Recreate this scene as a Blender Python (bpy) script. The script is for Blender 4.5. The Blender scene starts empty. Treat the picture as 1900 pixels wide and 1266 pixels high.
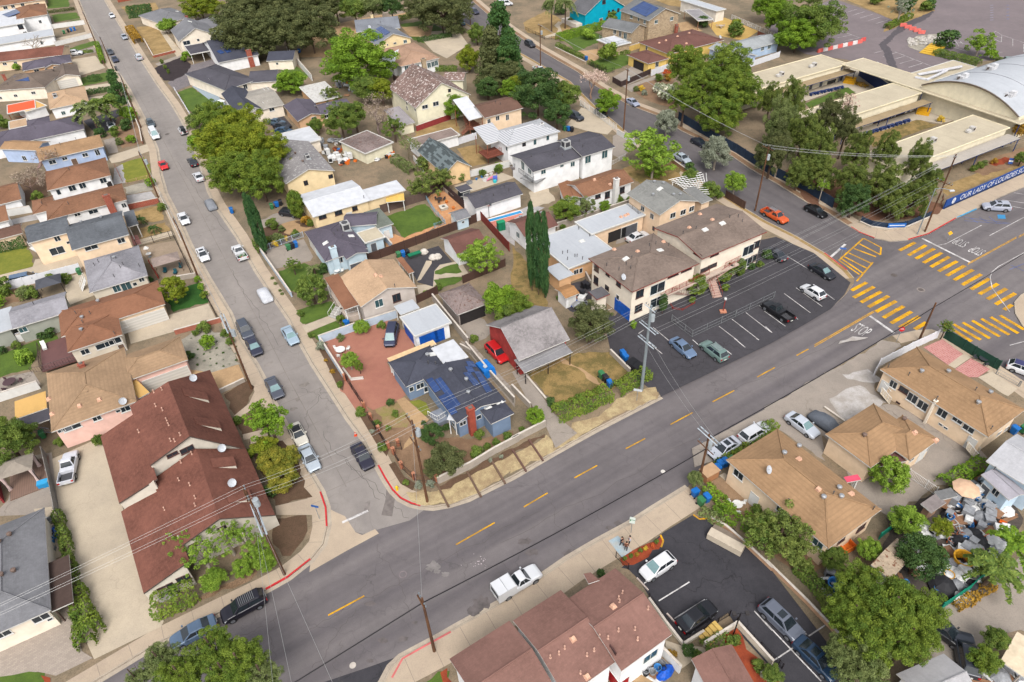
import bpy,bmesh,math,random
import numpy as np
from mathutils import Vector,Matrix
R=math.radians
scene=bpy.context.scene
col=scene.collection
random.seed(7)
F,CX,CY,H=1267.0,950.0,633.0,68.0
_n=Vector((75.0,1497.0,F)).normalized()
_y=(Vector((0,0,1))-_n*_n.z).normalized()
_z=-_n
_x=_y.cross(_z)
CAMROT=Matrix((_x,_y,_z))
cam=bpy.data.cameras.new('camera')
camo=bpy.data.objects.new('camera',cam);col.objects.link(camo)
m3=CAMROT@Matrix(((1,0,0),(0,-1,0),(0,0,-1)))
camo.matrix_world=Matrix.Translation((0,0,H))@m3.to_4x4()
cam.sensor_fit='HORIZONTAL';cam.sensor_width=36.0;cam.lens=36.0*F/1900.0
cam.clip_start=1.0;cam.clip_end=3000.0
scene.camera=camo
SUN_EL,SUN_AZ=52.0,178.0
w=bpy.data.worlds.new('World');scene.world=w;w.use_nodes=True
nt=w.node_tree;bg=nt.nodes['Background']
sky=nt.nodes.new('ShaderNodeTexSky');sky.sky_type='NISHITA';sky.sun_disc=False
sky.sun_elevation=R(SUN_EL);sky.sun_rotation=R(SUN_AZ)
sky.air_density=1.0;sky.dust_density=5.0;sky.ozone_density=1.0
hs=nt.nodes.new('ShaderNodeHueSaturation');hs.inputs['Saturation'].default_value=0.30
nt.links.new(sky.outputs[0],hs.inputs['Color']);nt.links.new(hs.outputs[0],bg.inputs[0])
bg.inputs[1].default_value=0.15
sun=bpy.data.lights.new('sun','SUN');sun.energy=1.0;sun.angle=R(26);sun.color=(1.0,0.97,0.92)
suno=bpy.data.objects.new('sun',sun);col.objects.link(suno)
sd=Vector((math.sin(R(SUN_AZ))*math.cos(R(SUN_EL)),math.cos(R(SUN_AZ))*math.cos(R(SUN_EL)),math.sin(R(SUN_EL))))
suno.rotation_euler=(-sd).to_track_quat('-Z','Y').to_euler()
scene.view_settings.view_transform='Standard';scene.view_settings.look='None'
scene.view_settings.exposure=0.92;scene.view_settings.gamma=1.0
_t=[0.0,0.0,1.0]
def tile(c=None,r=None):
 if c is None:_t[:]=[0.0,0.0,1.0]
 else:_t[:]=[[0,475,950,1420][c],[0,315,630,945][r],480/1899 if r<3 else 480/1893]
def raw(p):return(_t[0]+p[0]*_t[2],_t[1]+p[1]*_t[2])
def ray(p):
 x,y=raw(p)
 return(CAMROT@Vector((x-CX,y-CY,F))).normalized()
EYE=Vector((0,0,H))
def P(p,z=0.12):
 ''
 if len(p)==3:z=p[2]
 d=ray(p);return EYE+d*((z-H)/d.z)
def PX(v):
 ''
 c=CAMROT.transposed()@(Vector(v)-EYE)
 return(CX+F*c.x/c.z,CY+F*c.y/c.z)
K=0.60
def lin(c):
 return tuple(((v/255)/12.92 if v/255<=.04045 else((v/255+.055)/1.055)**2.4)*K for v in c)
_mats={}
class NT:
 def __init__(s,name):
  s.m=bpy.data.materials.new(name);s.m.use_nodes=True;s.t=s.m.node_tree
  s.b=s.t.nodes['Principled BSDF']
 def n(s,typ,**kw):
  nd=s.t.nodes.new(typ)
  for k,v in kw.items():
   if k in nd.inputs:nd.inputs[k].default_value=v
   else:setattr(nd,k,v)
  return nd
 def l(s,a,b):s.t.links.new(a,b)
 def mix(s,fac,a,b,mode='MIX'):
  nd=s.t.nodes.new('ShaderNodeMix');nd.data_type='RGBA';nd.blend_type=mode
  for i,v in((0,fac),(6,a),(7,b)):
   if hasattr(v,'links')or hasattr(v,'is_linked'):s.t.links.new(v,nd.inputs[i])
   elif i==0:nd.inputs[0].default_value=v
   else:nd.inputs[i].default_value=(*v[:3],1)
  return nd.outputs[2]
 def ramp(s,fac,stops):
  nd=s.t.nodes.new('ShaderNodeValToRGB');e=nd.color_ramp.elements
  while len(e)<len(stops):e.new(.5)
  for el,(p,c)in zip(e,stops):el.position=p;el.color=(c,c,c,1)if isinstance(c,(int,float))else(*c[:3],1)
  s.t.links.new(fac,nd.inputs[0]);return nd.outputs[0]
 def noise(s,scale,co,detail=3.0,rough=.6):
  nd=s.n('ShaderNodeTexNoise',Scale=scale,Detail=detail,Roughness=rough);s.l(co,nd.inputs['Vector']);return nd.outputs[0]
 def co(s,kind='Object'):return s.n('ShaderNodeTexCoord').outputs[kind]
 def geo(s):return s.n('ShaderNodeNewGeometry').outputs['Position']
def sc(c,k):return tuple(v*k for v in c[:3])
def plain(c,rough=.6,metal=0.0,var=.12,scale=1.5,spec=.3):
 key=('plain',c,rough,metal,var,scale,spec)
 if key in _mats:return _mats[key]
 n=NT('paint');L=lin(c);b=n.b
 if var:
  f=n.noise(scale,n.geo(),4.0)
  n.l(n.mix(n.ramp(f,[(.3,0.0),(.7,1.0)]),sc(L,1-var),sc(L,1+var*1.5)),b.inputs['Base Color'])
 else:b.inputs['Base Color'].default_value=(*L,1)
 b.inputs['Roughness'].default_value=rough;b.inputs['Metallic'].default_value=metal;b.inputs['Specular IOR Level'].default_value=spec
 _mats[key]=n.m;return n.m
def roofm(c,rows=.0,var=.2,fleck=None,patch=0.0):
 ''
 key=('roof',c,rows,var,fleck,patch)
 if key in _mats:return _mats[key]
 n=NT('shingles');L=lin(c);uv=n.co('UV')
 br=n.n('ShaderNodeTexBrick',Scale=1.0);br.inputs['Mortar Size'].default_value=.012;br.inputs['Row Height'].default_value=.22
 br.inputs['Brick Width'].default_value=.42;br.inputs['Color1'].default_value=(1,1,1,1);br.inputs['Color2'].default_value=(.72,.72,.72,1)
 br.inputs['Mortar'].default_value=(.5,.5,.5,1);n.l(uv,br.inputs['Vector'])
 base=n.mix(.55*min(1,var/.2),L,n.mix(1.0,sc(L,1.05),br.outputs[0],'MULTIPLY'))
 f1=n.noise(2.2,uv,6.0,.82);base=n.mix(n.ramp(f1,[(.38,0.0),(.64,1.0)]),sc(L,1-var*1.9),base)
 f2=n.noise(.22,uv,4.0);base=n.mix(n.ramp(f2,[(.35,.0),(.7,.55)]),base,sc(L,1+var*1.5))
 mp=n.n('ShaderNodeMapping');mp.inputs['Scale'].default_value=(1.2,.12,1);n.l(uv,mp.inputs['Vector'])
 f4=n.noise(1.0,mp.outputs[0],3.0);base=n.mix(n.ramp(f4,[(.5,0.0),(.75,.35)]),base,sc(L,.7))
 if rows:
  wv=n.n('ShaderNodeTexWave',Scale=rows,Distortion=.6);wv.bands_direction='Y';wv.inputs['Detail Scale'].default_value=2.0
  n.l(uv,wv.inputs['Vector']);base=n.mix(n.ramp(wv.outputs['Fac'],[(.55,0.0),(.95,.26)]),base,sc(L,.58))
 if fleck:
  f3=n.noise(1.3,uv,6.0,.7);base=n.mix(n.ramp(f3,[(.55,0.0),(.6,1.0)]),base,lin(fleck))
 if patch:
  v=n.n('ShaderNodeTexBrick',Scale=1.0);v.inputs['Row Height'].default_value=.45;v.inputs['Brick Width'].default_value=1.3;v.inputs['Mortar Size'].default_value=0
  v.inputs['Color1'].default_value=(0,0,0,1);v.inputs['Color2'].default_value=(1,1,1,1);n.l(uv,v.inputs['Vector'])
  base=n.mix(n.ramp(v.outputs[0],[(.5,0.0),(.55,patch)]),base,sc(L,1.9))
 n.l(base,n.b.inputs['Base Color']);n.b.inputs['Roughness'].default_value=.9;n.b.inputs['Specular IOR Level'].default_value=.15
 _mats[key]=n.m;return n.m
def groundm(name,c,c2=None,s1=.12,s2=1.4,s3=9.0,amt=.5,fine=.16,crack=0.0,rough=.95,stain=0.0):
 ''
 key=('g',name)
 if key in _mats:return _mats[key]
 n=NT(name);a=lin(c);b=lin(c2 or tuple(v*.85 for v in c));g=n.geo()
 f=n.noise(s1,g,6.0,.62);f2=n.noise(s2,g,5.0,.7)
 mm=n.n('ShaderNodeMath',operation='MULTIPLY_ADD');n.l(f2,mm.inputs[0]);mm.inputs[1].default_value=.55
 sb=n.n('ShaderNodeMath',operation='SUBTRACT');n.l(f,sb.inputs[0]);sb.inputs[1].default_value=.27;n.l(sb.outputs[0],mm.inputs[2])
 base=n.mix(n.ramp(mm.outputs[0],[(.5-.32*(1.01-amt),0.0),(.5+.32*(1.01-amt),1.0)]),a,b)
 f3=n.noise(s3,g,4.0,.8);base=n.mix(n.ramp(f3,[(.3,1.0),(.55,0.0)]),base,n.mix(1.0,base,(1-fine*2,)*3,'MULTIPLY'))
 if crack:
  mp=n.n('ShaderNodeMix');mp.data_type='RGBA';mp.inputs[0].default_value=.35
  ns=n.n('ShaderNodeTexNoise',Scale=.5,Detail=3.0);n.l(g,ns.inputs['Vector']);n.l(g,mp.inputs[6]);
  ad=n.n('ShaderNodeVectorMath',operation='MULTIPLY_ADD');n.l(ns.outputs['Color'],ad.inputs[0]);ad.inputs[1].default_value=(3,3,3);n.l(g,ad.inputs[2])
  vo=n.n('ShaderNodeTexVoronoi',feature='DISTANCE_TO_EDGE',Scale=.16);n.l(ad.outputs[0],vo.inputs['Vector'])
  fm=n.noise(.09,g,2.0)
  fc=n.n('ShaderNodeMath',operation='MULTIPLY');n.l(n.ramp(vo.outputs[0],[(0.0,1.0),(.012,0.0)]),fc.inputs[0]);n.l(n.ramp(fm,[(.4,0.0),(.62,crack)]),fc.inputs[1])
  base=n.mix(fc.outputs[0],base,sc(a,.45))
 if stain:
  f5=n.noise(.35,g,5.0,.55);base=n.mix(n.ramp(f5,[(.6,0.0),(.72,stain)]),base,sc(a,.62))
 n.l(base,n.b.inputs['Base Color']);n.b.inputs['Roughness'].default_value=rough;n.b.inputs['Specular IOR Level'].default_value=.2
 _mats[key]=n.m;return n.m
def brickm(name,c,c2,mort,wd=.22,ht=.08,big=False):
 key=('b',name)
 if key in _mats:return _mats[key]
 n=NT(name);uv=n.co('UV')
 br=n.n('ShaderNodeTexBrick',Scale=1.0);br.inputs['Brick Width'].default_value=wd;br.inputs['Row Height'].default_value=ht;br.inputs['Mortar Size'].default_value=ht*.07
 for k,v in(('Color1',c),('Color2',c2),('Mortar',mort)):br.inputs[k].default_value=(*lin(v),1)
 n.l(uv,br.inputs['Vector']);f=n.noise(1.1,uv,5.0,.7)
 n.l(n.mix(n.ramp(f,[(.35,0.0),(.7,.45)]),br.outputs[0],sc(lin(c),.7)),n.b.inputs['Base Color']);n.b.inputs['Roughness'].default_value=.9
 _mats[key]=n.m;return n.m
def stripem(name,c,c2,period,axis='X',soft=.1,rough=.6,metal=0.0):
 key=('s',name)
 if key in _mats:return _mats[key]
 n=NT(name);uv=n.co('UV');wv=n.n('ShaderNodeTexWave',Scale=.314/period);wv.bands_direction=axis;wv.wave_profile='SAW'
 n.l(uv,wv.inputs['Vector']);f=n.ramp(wv.outputs['Fac'],[(.5-soft,0.0),(.5+soft,1.0)])
 g=n.noise(1.2,uv,4.0);base=n.mix(f,lin(c),lin(c2));base=n.mix(n.ramp(g,[(.4,0.0),(.75,.4)]),base,sc(lin(c2),.8))
 n.l(base,n.b.inputs['Base Color']);n.b.inputs['Roughness'].default_value=rough;n.b.inputs['Metallic'].default_value=metal
 _mats[key]=n.m;return n.m
def leafm(c,c2,name='leaves'):
 key=('leaf',c,c2)
 if key in _mats:return _mats[key]
 n=NT(name);at=n.n('ShaderNodeAttribute',attribute_name='tint')
 base=n.mix(at.outputs['Fac'],(c[0]*1.6,c[1]*1.5,c[2]*1.35),(c2[0]*1.6,c2[1]*1.5,c2[2]*1.35));n.l(base,n.b.inputs['Base Color']);n.b.inputs['Roughness'].default_value=.7;n.b.inputs['Specular IOR Level'].default_value=.2
 tr=n.n('ShaderNodeBsdfTranslucent');n.l(n.mix(1.0,base,(1.0,1.0,.6),'MULTIPLY'),tr.inputs[0])
 ms=n.n('ShaderNodeMixShader');ms.inputs[0].default_value=.22;n.l(n.b.outputs[0],ms.inputs[1]);n.l(tr.outputs[0],ms.inputs[2])
 n.l(ms.outputs[0],n.t.nodes['Material Output'].inputs[0])
 _mats[key]=n.m;return n.m
GLASS=plain((44,54,62),.12,0,.15,.6,.6);GLASSC=plain((62,92,98),.15,0,.2,.4,.6);CARGLASS=plain((38,46,52),.1,0,.1,1,.7)
SCREEN=plain((120,150,152),.15,0,.15,.8,.7)
WHITE=plain((235,234,230),.55,0,.06);TRIM=plain((222,220,214),.6,0,.08);CHROME=plain((200,202,205),.3,.6,.05)
BLACK=plain((32,32,36),.5,0,.15);TYRE=plain((28,28,30),.85,0,.1);DARKIRON=plain((36,33,34),.5,0,.1)
REDLAMP=plain((190,22,28),.25,0,0);LAMP=plain((232,236,240),.15,0,0)
WOODPOLE=groundm('weathered_pole_wood',(124,86,60),(92,66,50),.5,3,20);GREYPOLE=plain((150,160,165),.5,.2,.08)
BRICKRED=brickm('red_brick',(176,78,52),(150,62,44),(190,160,140));CONC=groundm('pale_concrete',(212,198,178),(190,178,160),.25,1.1,10,.3,.1,.2)
WOODBR=stripem('brown_fence_boards',(96,66,54),(70,50,44),.2);DECKM=stripem('deck_boards',(124,82,78),(100,66,64),.16)
SOLARM=None
def solarm():
 global SOLARM
 if SOLARM:return SOLARM
 n=NT('solar_cells');uv=n.co('UV');br=n.n('ShaderNodeTexBrick',Scale=1.0,offset=0.0);br.inputs['Brick Width'].default_value=1.0;br.inputs['Row Height'].default_value=1.65;br.inputs['Mortar Size'].default_value=.025
 for k,v in(('Color1',(54,80,134)),('Color2',(44,66,112)),('Mortar',(96,110,140))):br.inputs[k].default_value=(*lin(v),1)
 n.l(uv,br.inputs['Vector']);n.l(br.outputs[0],n.b.inputs['Base Color']);n.b.inputs['Roughness'].default_value=.2;SOLARM=n.m;return n.m
class MB:
 def __init__(s):s.v=[];s.f=[];s.mi=[];s.mats=[]
 def _m(s,m):
  if m not in s.mats:s.mats.append(m)
  return s.mats.index(m)
 def face(s,pts,m):
  i=len(s.v);s.v+=[tuple(p)for p in pts];s.f.append(tuple(range(i,i+len(pts))));s.mi.append(s._m(m));return s
 def add(s,vs,fs,m):
  i=len(s.v);s.v+=[tuple(p)for p in vs];k=s._m(m)
  for f in fs:s.f.append(tuple(i+q for q in f));s.mi.append(k)
  return s
 def hexa(s,b,t,m):
  ''
  return s.add(list(b)+list(t),[(3,2,1,0),(4,5,6,7),(0,1,5,4),(1,2,6,5),(2,3,7,6),(3,0,4,7)],m)
 def box(s,x0,x1,y0,y1,z0,z1,m):
  return s.hexa([(x0,y0,z0),(x1,y0,z0),(x1,y1,z0),(x0,y1,z0)],[(x0,y0,z1),(x1,y0,z1),(x1,y1,z1),(x0,y1,z1)],m)
 def obox(s,c,u,n,L,W,z0,z1,m):
  ''
  c=Vector(c);u=Vector((u[0],u[1],0));n=Vector((n[0],n[1],0));q=[c+u*a*L/2+n*b*W/2 for a,b in((-1,-1),(1,-1),(1,1),(-1,1))]
  if u.cross(n).z<0:q.reverse()
  return s.hexa([(p.x,p.y,z0)for p in q],[(p.x,p.y,z1)for p in q],m)
 def prism(s,poly,z0,z1,m,mtop=None,bottom=False):
  ps=[(p[0],p[1])for p in poly]
  if sum(ps[i-1][0]*ps[i][1]-ps[i][0]*ps[i-1][1]for i in range(len(ps)))<0:ps.reverse()
  n=len(ps)
  s.add([(x,y,z0)for x,y in ps]+[(x,y,z1)for x,y in ps],[(i,(i+1)%n,n+(i+1)%n,n+i)for i in range(n)],m)
  s.face([(x,y,z1)for x,y in ps],mtop or m)
  if bottom:s.face([(x,y,z0)for x,y in reversed(ps)],m)
  return s
 def tube(s,pts,r,m,seg=6,r2=None,cap=True):
  pts=[Vector(p)for p in pts];n=len(pts);rings=[]
  for i,p in enumerate(pts):
   d=(pts[min(i+1,n-1)]-pts[max(i-1,0)]).normalized()
   a=d.cross(Vector((0,0,1))if abs(d.z)<.9 else Vector((1,0,0))).normalized();b=d.cross(a)
   rr=r if r2 is None else r+(r2-r)*i/max(1,n-1)
   rings.append([p+(a*math.cos(2*math.pi*k/seg)+b*math.sin(2*math.pi*k/seg))*rr for k in range(seg)])
  fs=[(i*seg+k,i*seg+(k+1)%seg,(i+1)*seg+(k+1)%seg,(i+1)*seg+k)for i in range(n-1)for k in range(seg)]
  if cap:fs+=[tuple(reversed(range(seg))),tuple((n-1)*seg+k for k in range(seg))]
  return s.add([v for q in rings for v in q],fs,m)
 def lathe(s,prof,m,c=(0,0,0),seg=12):
  vs=[(c[0]+r*math.cos(2*math.pi*k/seg),c[1]+r*math.sin(2*math.pi*k/seg),c[2]+z)for r,z in prof for k in range(seg)];n=len(prof)
  fs=[(i*seg+k,i*seg+(k+1)%seg,(i+1)*seg+(k+1)%seg,(i+1)*seg+k)for i in range(n-1)for k in range(seg)]
  fs+=[tuple(reversed(range(seg))),tuple((n-1)*seg+k for k in range(seg))]
  return s.add(vs,fs,m)
 def build(s,name,parent=None,smooth=False,uvrot=None,local=False):
  me=bpy.data.meshes.new(name);o0=Vector((0,0,0))
  if parent is not None and not local:
   q=parent
   while q is not None:o0=o0+q.location;q=q.parent
  a=np.array(s.v,dtype=float)-np.array(o0)
  me.from_pydata([tuple(x)for x in a],[],s.f)
  for m in s.mats:me.materials.append(m)
  me.polygons.foreach_set('material_index',s.mi)
  uvl=me.uv_layers.new(name='UVMap').data
  for p in me.polygons:
   nn=p.normal
   if abs(nn.z)>.998:U=Vector((math.cos(R(29.5)),math.sin(R(29.5)),0));V=Vector((-U.y,U.x,0))
   else:U=Vector((0,0,1)).cross(nn).normalized();V=nn.cross(U)
   for li in p.loop_indices:
    cv=me.vertices[me.loops[li].vertex_index].co+o0;uvl[li].uv=(cv.dot(U),cv.dot(V))
  if smooth:me.polygons.foreach_set('use_smooth',[True]*len(me.polygons))
  o=bpy.data.objects.new(name,me);col.objects.link(o)
  if parent is not None:o.parent=parent
  return o
def tag(o,label=None,cat=None,group=None,kind=None):
 if label:o['label']=label
 if cat:o['category']=cat
 if group:o['group']=group
 if kind:o['kind']=kind
 return o
def empty(name,loc,label,cat,group=None,rz=0):
 o=bpy.data.objects.new(name,None);col.objects.link(o);o.location=loc;o.rotation_euler.z=rz;o.empty_display_size=.3
 return tag(o,label,cat,group)
def recenter(o):
 ''
 me=o.data;a=np.array([v.co for v in me.vertices]);c=Vector(((a[:,0].min()+a[:,0].max())/2,(a[:,1].min()+a[:,1].max())/2,a[:,2].min()))
 me.transform(Matrix.Translation(-c));o.location=c;return o
def thing(mb,name,label,cat,group=None,smooth=False):
 return recenter(tag(mb.build(name,None,smooth),label,cat,group))
def copy_tree(o,parent=None):
 c=o.copy();col.objects.link(c)
 if parent is not None:c.parent=parent
 for ch in[x for x in o.children]:copy_tree(ch,c)
 return c
def struct(mb,name):return tag(mb.build(name),kind='structure')
# ================================================================== ground, roads, kerbs, yards
def streak(m_name,c,ang,amt=.22):
 m=groundm(m_name,c,tuple(v*.9 for v in c),.1,.8,12,.3,.1,.5,.92,.25)
 t=m.node_tree;b=t.nodes['Principled BSDF'];old=b.inputs['Base Color'].links[0].from_socket
 g=t.nodes.new('ShaderNodeNewGeometry');rt=t.nodes.new('ShaderNodeVectorRotate');rt.rotation_type='Z_AXIS';rt.inputs['Angle'].default_value=-R(ang)
 t.links.new(g.outputs['Position'],rt.inputs['Vector']);mp=t.nodes.new('ShaderNodeMapping');mp.inputs['Scale'].default_value=(.012,.42,1);t.links.new(rt.outputs[0],mp.inputs[0])
 ns=t.nodes.new('ShaderNodeTexNoise');ns.inputs['Scale'].default_value=1.0;ns.inputs['Detail'].default_value=3;t.links.new(mp.outputs[0],ns.inputs['Vector'])
 rp=t.nodes.new('ShaderNodeValToRGB');rp.color_ramp.elements[0].position=.35;rp.color_ramp.elements[1].position=.66;t.links.new(ns.outputs[0],rp.inputs[0])
 mx=t.nodes.new('ShaderNodeMix');mx.data_type='RGBA';mx.blend_type='MULTIPLY';mx.inputs[7].default_value=(1-amt,1-amt,1-amt*.9,1)
 t.links.new(rp.outputs[0],mx.inputs[0]);t.links.new(old,mx.inputs[6]);t.links.new(mx.outputs[2],b.inputs['Base Color']);return m
ASPH=streak('main_asphalt',(136,129,129),30.5,.34)
LST=streak('left_street_surface',(166,158,152),120.6,.12);
RST=streak('right_street_asphalt',(122,116,117),116,.2)
LOT=groundm('dark_sealed_asphalt',(82,79,84),(70,68,72),.15,1.2,9,.4,.12,.8,.9,.3)
LOT2=groundm('darker_sealed_asphalt',(74,72,77),(62,61,66),.15,1.2,9,.4,.12,.8,.9,.3)
WALK=groundm('sidewalk_concrete',(205,186,162),(186,168,148),.2,.9,10,.3,.1,.25,.95,.2)
DRV=groundm('driveway_concrete',(212,196,172),(192,178,158),.14,.7,8,.4,.1,.35,.95,.3)
OLDC=groundm('old_grey_concrete',(176,164,152),(158,148,138),.14,.6,8,.45,.12,.9,.95,.35)
GREYC=groundm('grey_concrete_yard',(196,192,190),(170,166,164),.3,1.2,8,.4,.1,.2)
LAWN=groundm('green_lawn',(100,124,50),(82,106,44),.35,1.6,12,.5,.22)
LAWN2=groundm('yellowing_lawn',(146,146,60),(120,128,50),.4,1.8,12,.5,.2)
DRY=groundm('dry_grass',(186,156,106),(156,130,86),.3,1.3,8,.6,.22)
DRYG=groundm('dry_grass_with_green',(170,142,92),(126,112,68),.3,.9,7,.7,.26)
STRAW=groundm('straw_verge',(206,186,142),(172,148,114),.5,1.4,8,.6,.22)
DIRT=groundm('bare_brown_soil',(166,134,106),(138,110,86),.2,.9,7,.5,.18)
DIRTD=groundm('dark_soil',(118,92,74),(98,78,60),.2,1.2,7,.5,.2)
YARD=groundm('yard_ground',(158,138,114),(128,116,96),.12,.7,6,.6,.2)
MULCH=groundm('red_mulch',(176,84,52),(146,66,44),.6,2.0,12,.5,.22)
BMULCH=groundm('black_mulch',(66,56,58),(54,46,48),.6,2,12,.5,.2)
GRAVEL=groundm('pale_gravel',(190,182,166),(160,154,140),.4,2.5,14,.5,.26)
ROSE=groundm('rose_concrete',(184,128,108),(170,114,98),.18,.8,8,.4,.08,.1,.95,.3)
TERRA=brickm('terracotta_pavers',(222,164,112),(206,142,96),(190,150,110),.5,.5)
PINKP=brickm('pink_pavers',(206,140,132),(186,112,108),(220,190,180),.5,.25)
COBBLE=brickm('grey_cobbles',(142,132,132),(112,106,110),(96,90,92),.5,.3)
SAND=groundm('sandy_yard',(206,172,130),(180,148,112),.2,1,8,.5,.14)
KERB=groundm('kerb_concrete',(204,190,170),(178,164,148),.4,1.4,9,.4,.14);REDK=plain((206,44,52),.7,0,.15,.8);BLUEK=plain((70,160,205),.7,0,.15)
YPAINT=groundm('worn_yellow_paint',(246,182,26),(196,148,56),.5,3,12,.8,.2);WPAINT=groundm('worn_white_paint',(236,232,230),(184,180,178),.5,3,12,.8,.2);BLUEPT=plain((92,108,160),.8,0,.25,.5)
ORG=('lawn','verge','garden_bed','sandy_yard','yard','garden','mulch_bed','concrete_lot','school_bank','footpath','planting_bed','gravel_garden','junk_yard_ground','cracked_lot','wet_asphalt','rock_bed','gravel_bed','planting_island')
def sheet(name,pts,m,z,wpts=None):
 mb=MB();q=[P((p[0],p[1]),.12)for p in pts];ps=[];rg=random.Random(len(pts));j=.28 if name in ORG else 0
 for a,b in zip(q,q[1:]+q[:1]):
  k=max(1,min(12,int((b-a).length/.9)))if j else 1;ps+=[(a.x+(b.x-a.x)*i/k+rg.uniform(-j,j),a.y+(b.y-a.y)*i/k+rg.uniform(-j,j))for i in range(k)]
 if sum(ps[i-1][0]*ps[i][1]-ps[i][0]*ps[i-1][1]for i in range(len(ps)))<0:ps.reverse()
 mb.face([(x,y,z)for x,y in ps],m);return struct(mb,name)
_k=[0]
def patch(name,pts,m,layer=1):
 _k[0]+=1;return sheet(name,pts,m,.13+.012*layer+.0007*(_k[0]%16))
def road_sheet(name,pts,m,layer=1):
 mb=MB();ps=[(p.x,p.y)for p in(P(q,0.0)for q in pts)]
 if sum(ps[i-1][0]*ps[i][1]-ps[i][0]*ps[i-1][1]for i in range(len(ps)))<0:ps.reverse()
 mb.face([(x,y,.004*layer)for x,y in ps],m);return struct(mb,name)
def offs(q,d):
 out=[]
 for i,p in enumerate(q):
  a=(q[min(i+1,len(q)-1)]-q[max(i-1,0)]).normalized();out.append(p+Vector((-a.y,a.x,0))*d)
 return out
def V2(p):return Vector((p.x,p.y,0))
def strip(name,pts,d0,d1,z0,z1,m,solid=False):
 ''
 q=[V2(P(p,0.0))for p in pts];a=offs(q,d0);b=offs(q,d1);mb=MB()
 if not solid:
  for i in range(len(q)-1):
   f=[a[i],a[i+1],b[i+1],b[i]];f=f if d1>d0 else f[::-1]
   mb.face([(v.x,v.y,z1)for v in f],m)
 else:
  n=len(q);vs=[(v.x,v.y,z)for z in(z0,z1)for L in(a,b)for v in L];fs=[]
  for i in range(n-1):
   A,B,C,D=i,i+1,n+i+1,n+i;k=2*n
   fs+=[(A+k,B+k,C+k,D+k),(A,A+k,B+k,B)[::-1],(D,C,C+k,D+k)[::-1]]
  fs+=[(0,n,3*n,2*n),(n-1,2*n-1,4*n-1,3*n-1)[::-1]]
  if d1<d0:fs=[f[::-1]for f in fs]
  mb.add(vs,fs,m)
 return struct(mb,name)
tile()
g=MB();g.face([(-900,-100,-.01),(900,-100,-.01),(900,1500,-.01),(-900,1500,-.01)],ASPH);struct(g,'main_road')
WK=[(92,-130),(120,-60),(145,0),(174,71),(192,96),(238,164),(268,222),(291,278),(298,325),(308,360),(329,401),(354,457),(387,517),(427,583),(445,631),(475,678),(488,703),(508,749),(536,802),(558,847),(576,880),(596,913),(606,942),(608,975),(600,1010),(577,1039),(535,1072),(490,1097),(406,1138),(297,1192),(175,1266),(60,1335)]
EK=[(160,-130),(178,-60),(195,0),(222,45),(240,73),(265,114),(291,154),(321,195),(339,225),(359,265),(377,318),(388,355),(402,383),(442,441),(476,502),(498,535),(538,593),(558,634),(581,675),(616,729),(647,777),(677,817),(701,865),(714,889),(728,911),(743,926),(763,936),(780,940),(804,942),(834,937),(869,926),(915,903),(952,885),(1026,842),(1076,814),(1107,797),(1167,766),(1226,736)]
LOTK=[(1329,686),(1430,637),(1496,600),(1541,573),(1569,547),(1584,527)]
NK=[(1585,517),(1572,502),(1534,472),(1478,439),(1420,410),(1392,393),(1271,318),(1215,280),(1172,253),(1127,215),(1107,200),(1059,152),(988,111),(940,84),(890,58),(841,30),(795,-5),(700,-70),(560,-150)]
RK=[(650,-150),(770,-70),(869,-4),(902,25),(950,60),(996,91),(1071,134),(1107,162),(1165,195),(1218,215),(1263,243),(1304,263),(1354,288),(1390,313),(1440,341),(1496,376),(1536,396),(1572,419),(1594,432),(1622,443),(1652,449),(1685,446),(1723,435),(1774,406),(1822,384),(1857,366),(1900,348),(2000,295),(2300,150)]
SK=[(640,1420),(672,1330),(711,1266),(725,1239),(744,1221),(772,1206),(810,1186),(855,1160),(906,1132),(953,1106),(1008,1069),(1051,1039),(1107,1006),(1168,973),(1211,945),(1276,905)]
SLOT=[(1320,850),(1370,795),(1430,754),(1505,710),(1577,668),(1635,633)]
BK=[(1655,624),(1698,614),(1728,612),(1752,620),(1800,648),(1853,686),(1900,720),(2050,830)]
CK=[(2200,760),(1960,655),(1915,625),(1896,605),(1883,583),(1881,562),(1892,549),(1915,535),(2100,440)]
def slab(name,pts,m=YARD,h=.12):
 g=MB();g.prism([tuple(P(p,0.0))[:2]for p in pts],-.3,h,KERB,m);return struct(g,name)
slab('west_block_ground',WK+[(-700,1500),(-900,-130)])
slab('middle_block_ground',EK+LOTK+NK)
slab('school_block_ground',RK+[(2300,-260),(600,-260)])
slab('south_block_ground',SK+SLOT+BK+[(2050,1600),(640,1600)])
slab('east_corner_ground',CK,WALK)
road_sheet('left_street',WK[:23]+[(606,942),(640,966),(661,988),(674,991),(700,983),(760,966),(790,944),(743,926),(714,889)]+EK[:23][::-1],LST)
road_sheet('right_street',NK[:1]+[(1622,490),(1680,452)]+RK[:20][::-1]+NK[1:][::-1],RST,1)
road_sheet('left_street_mouth',[(606,942),(608,975),(600,1010),(577,1039),(574,1062),(640,1024),(703,990),(696,982),(672,993),(660,988),(640,958),(622,950)],WALK,2)
road_sheet('side_street',[(601,1266),(690,1236),(778,1204),(744,1221),(725,1239),(711,1266),(640,1400),(480,1400)],LOT2,1)
strip('kerb',WK,-.02,-.17,.0,.135,KERB,True);strip('kerb',EK,.02,.17,.0,.135,KERB,True)
strip('kerb',NK,.02,.17,0,.135,KERB,True);strip('kerb',RK,.02,.17,0,.135,KERB,True);strip('kerb',SK,-.02,-.17,0,.135,KERB,True);strip('kerb',CK,-.02,-.17,0,.135,KERB,True)
strip('kerb',BK,-.02,-.17,0,.135,KERB,True)
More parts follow.
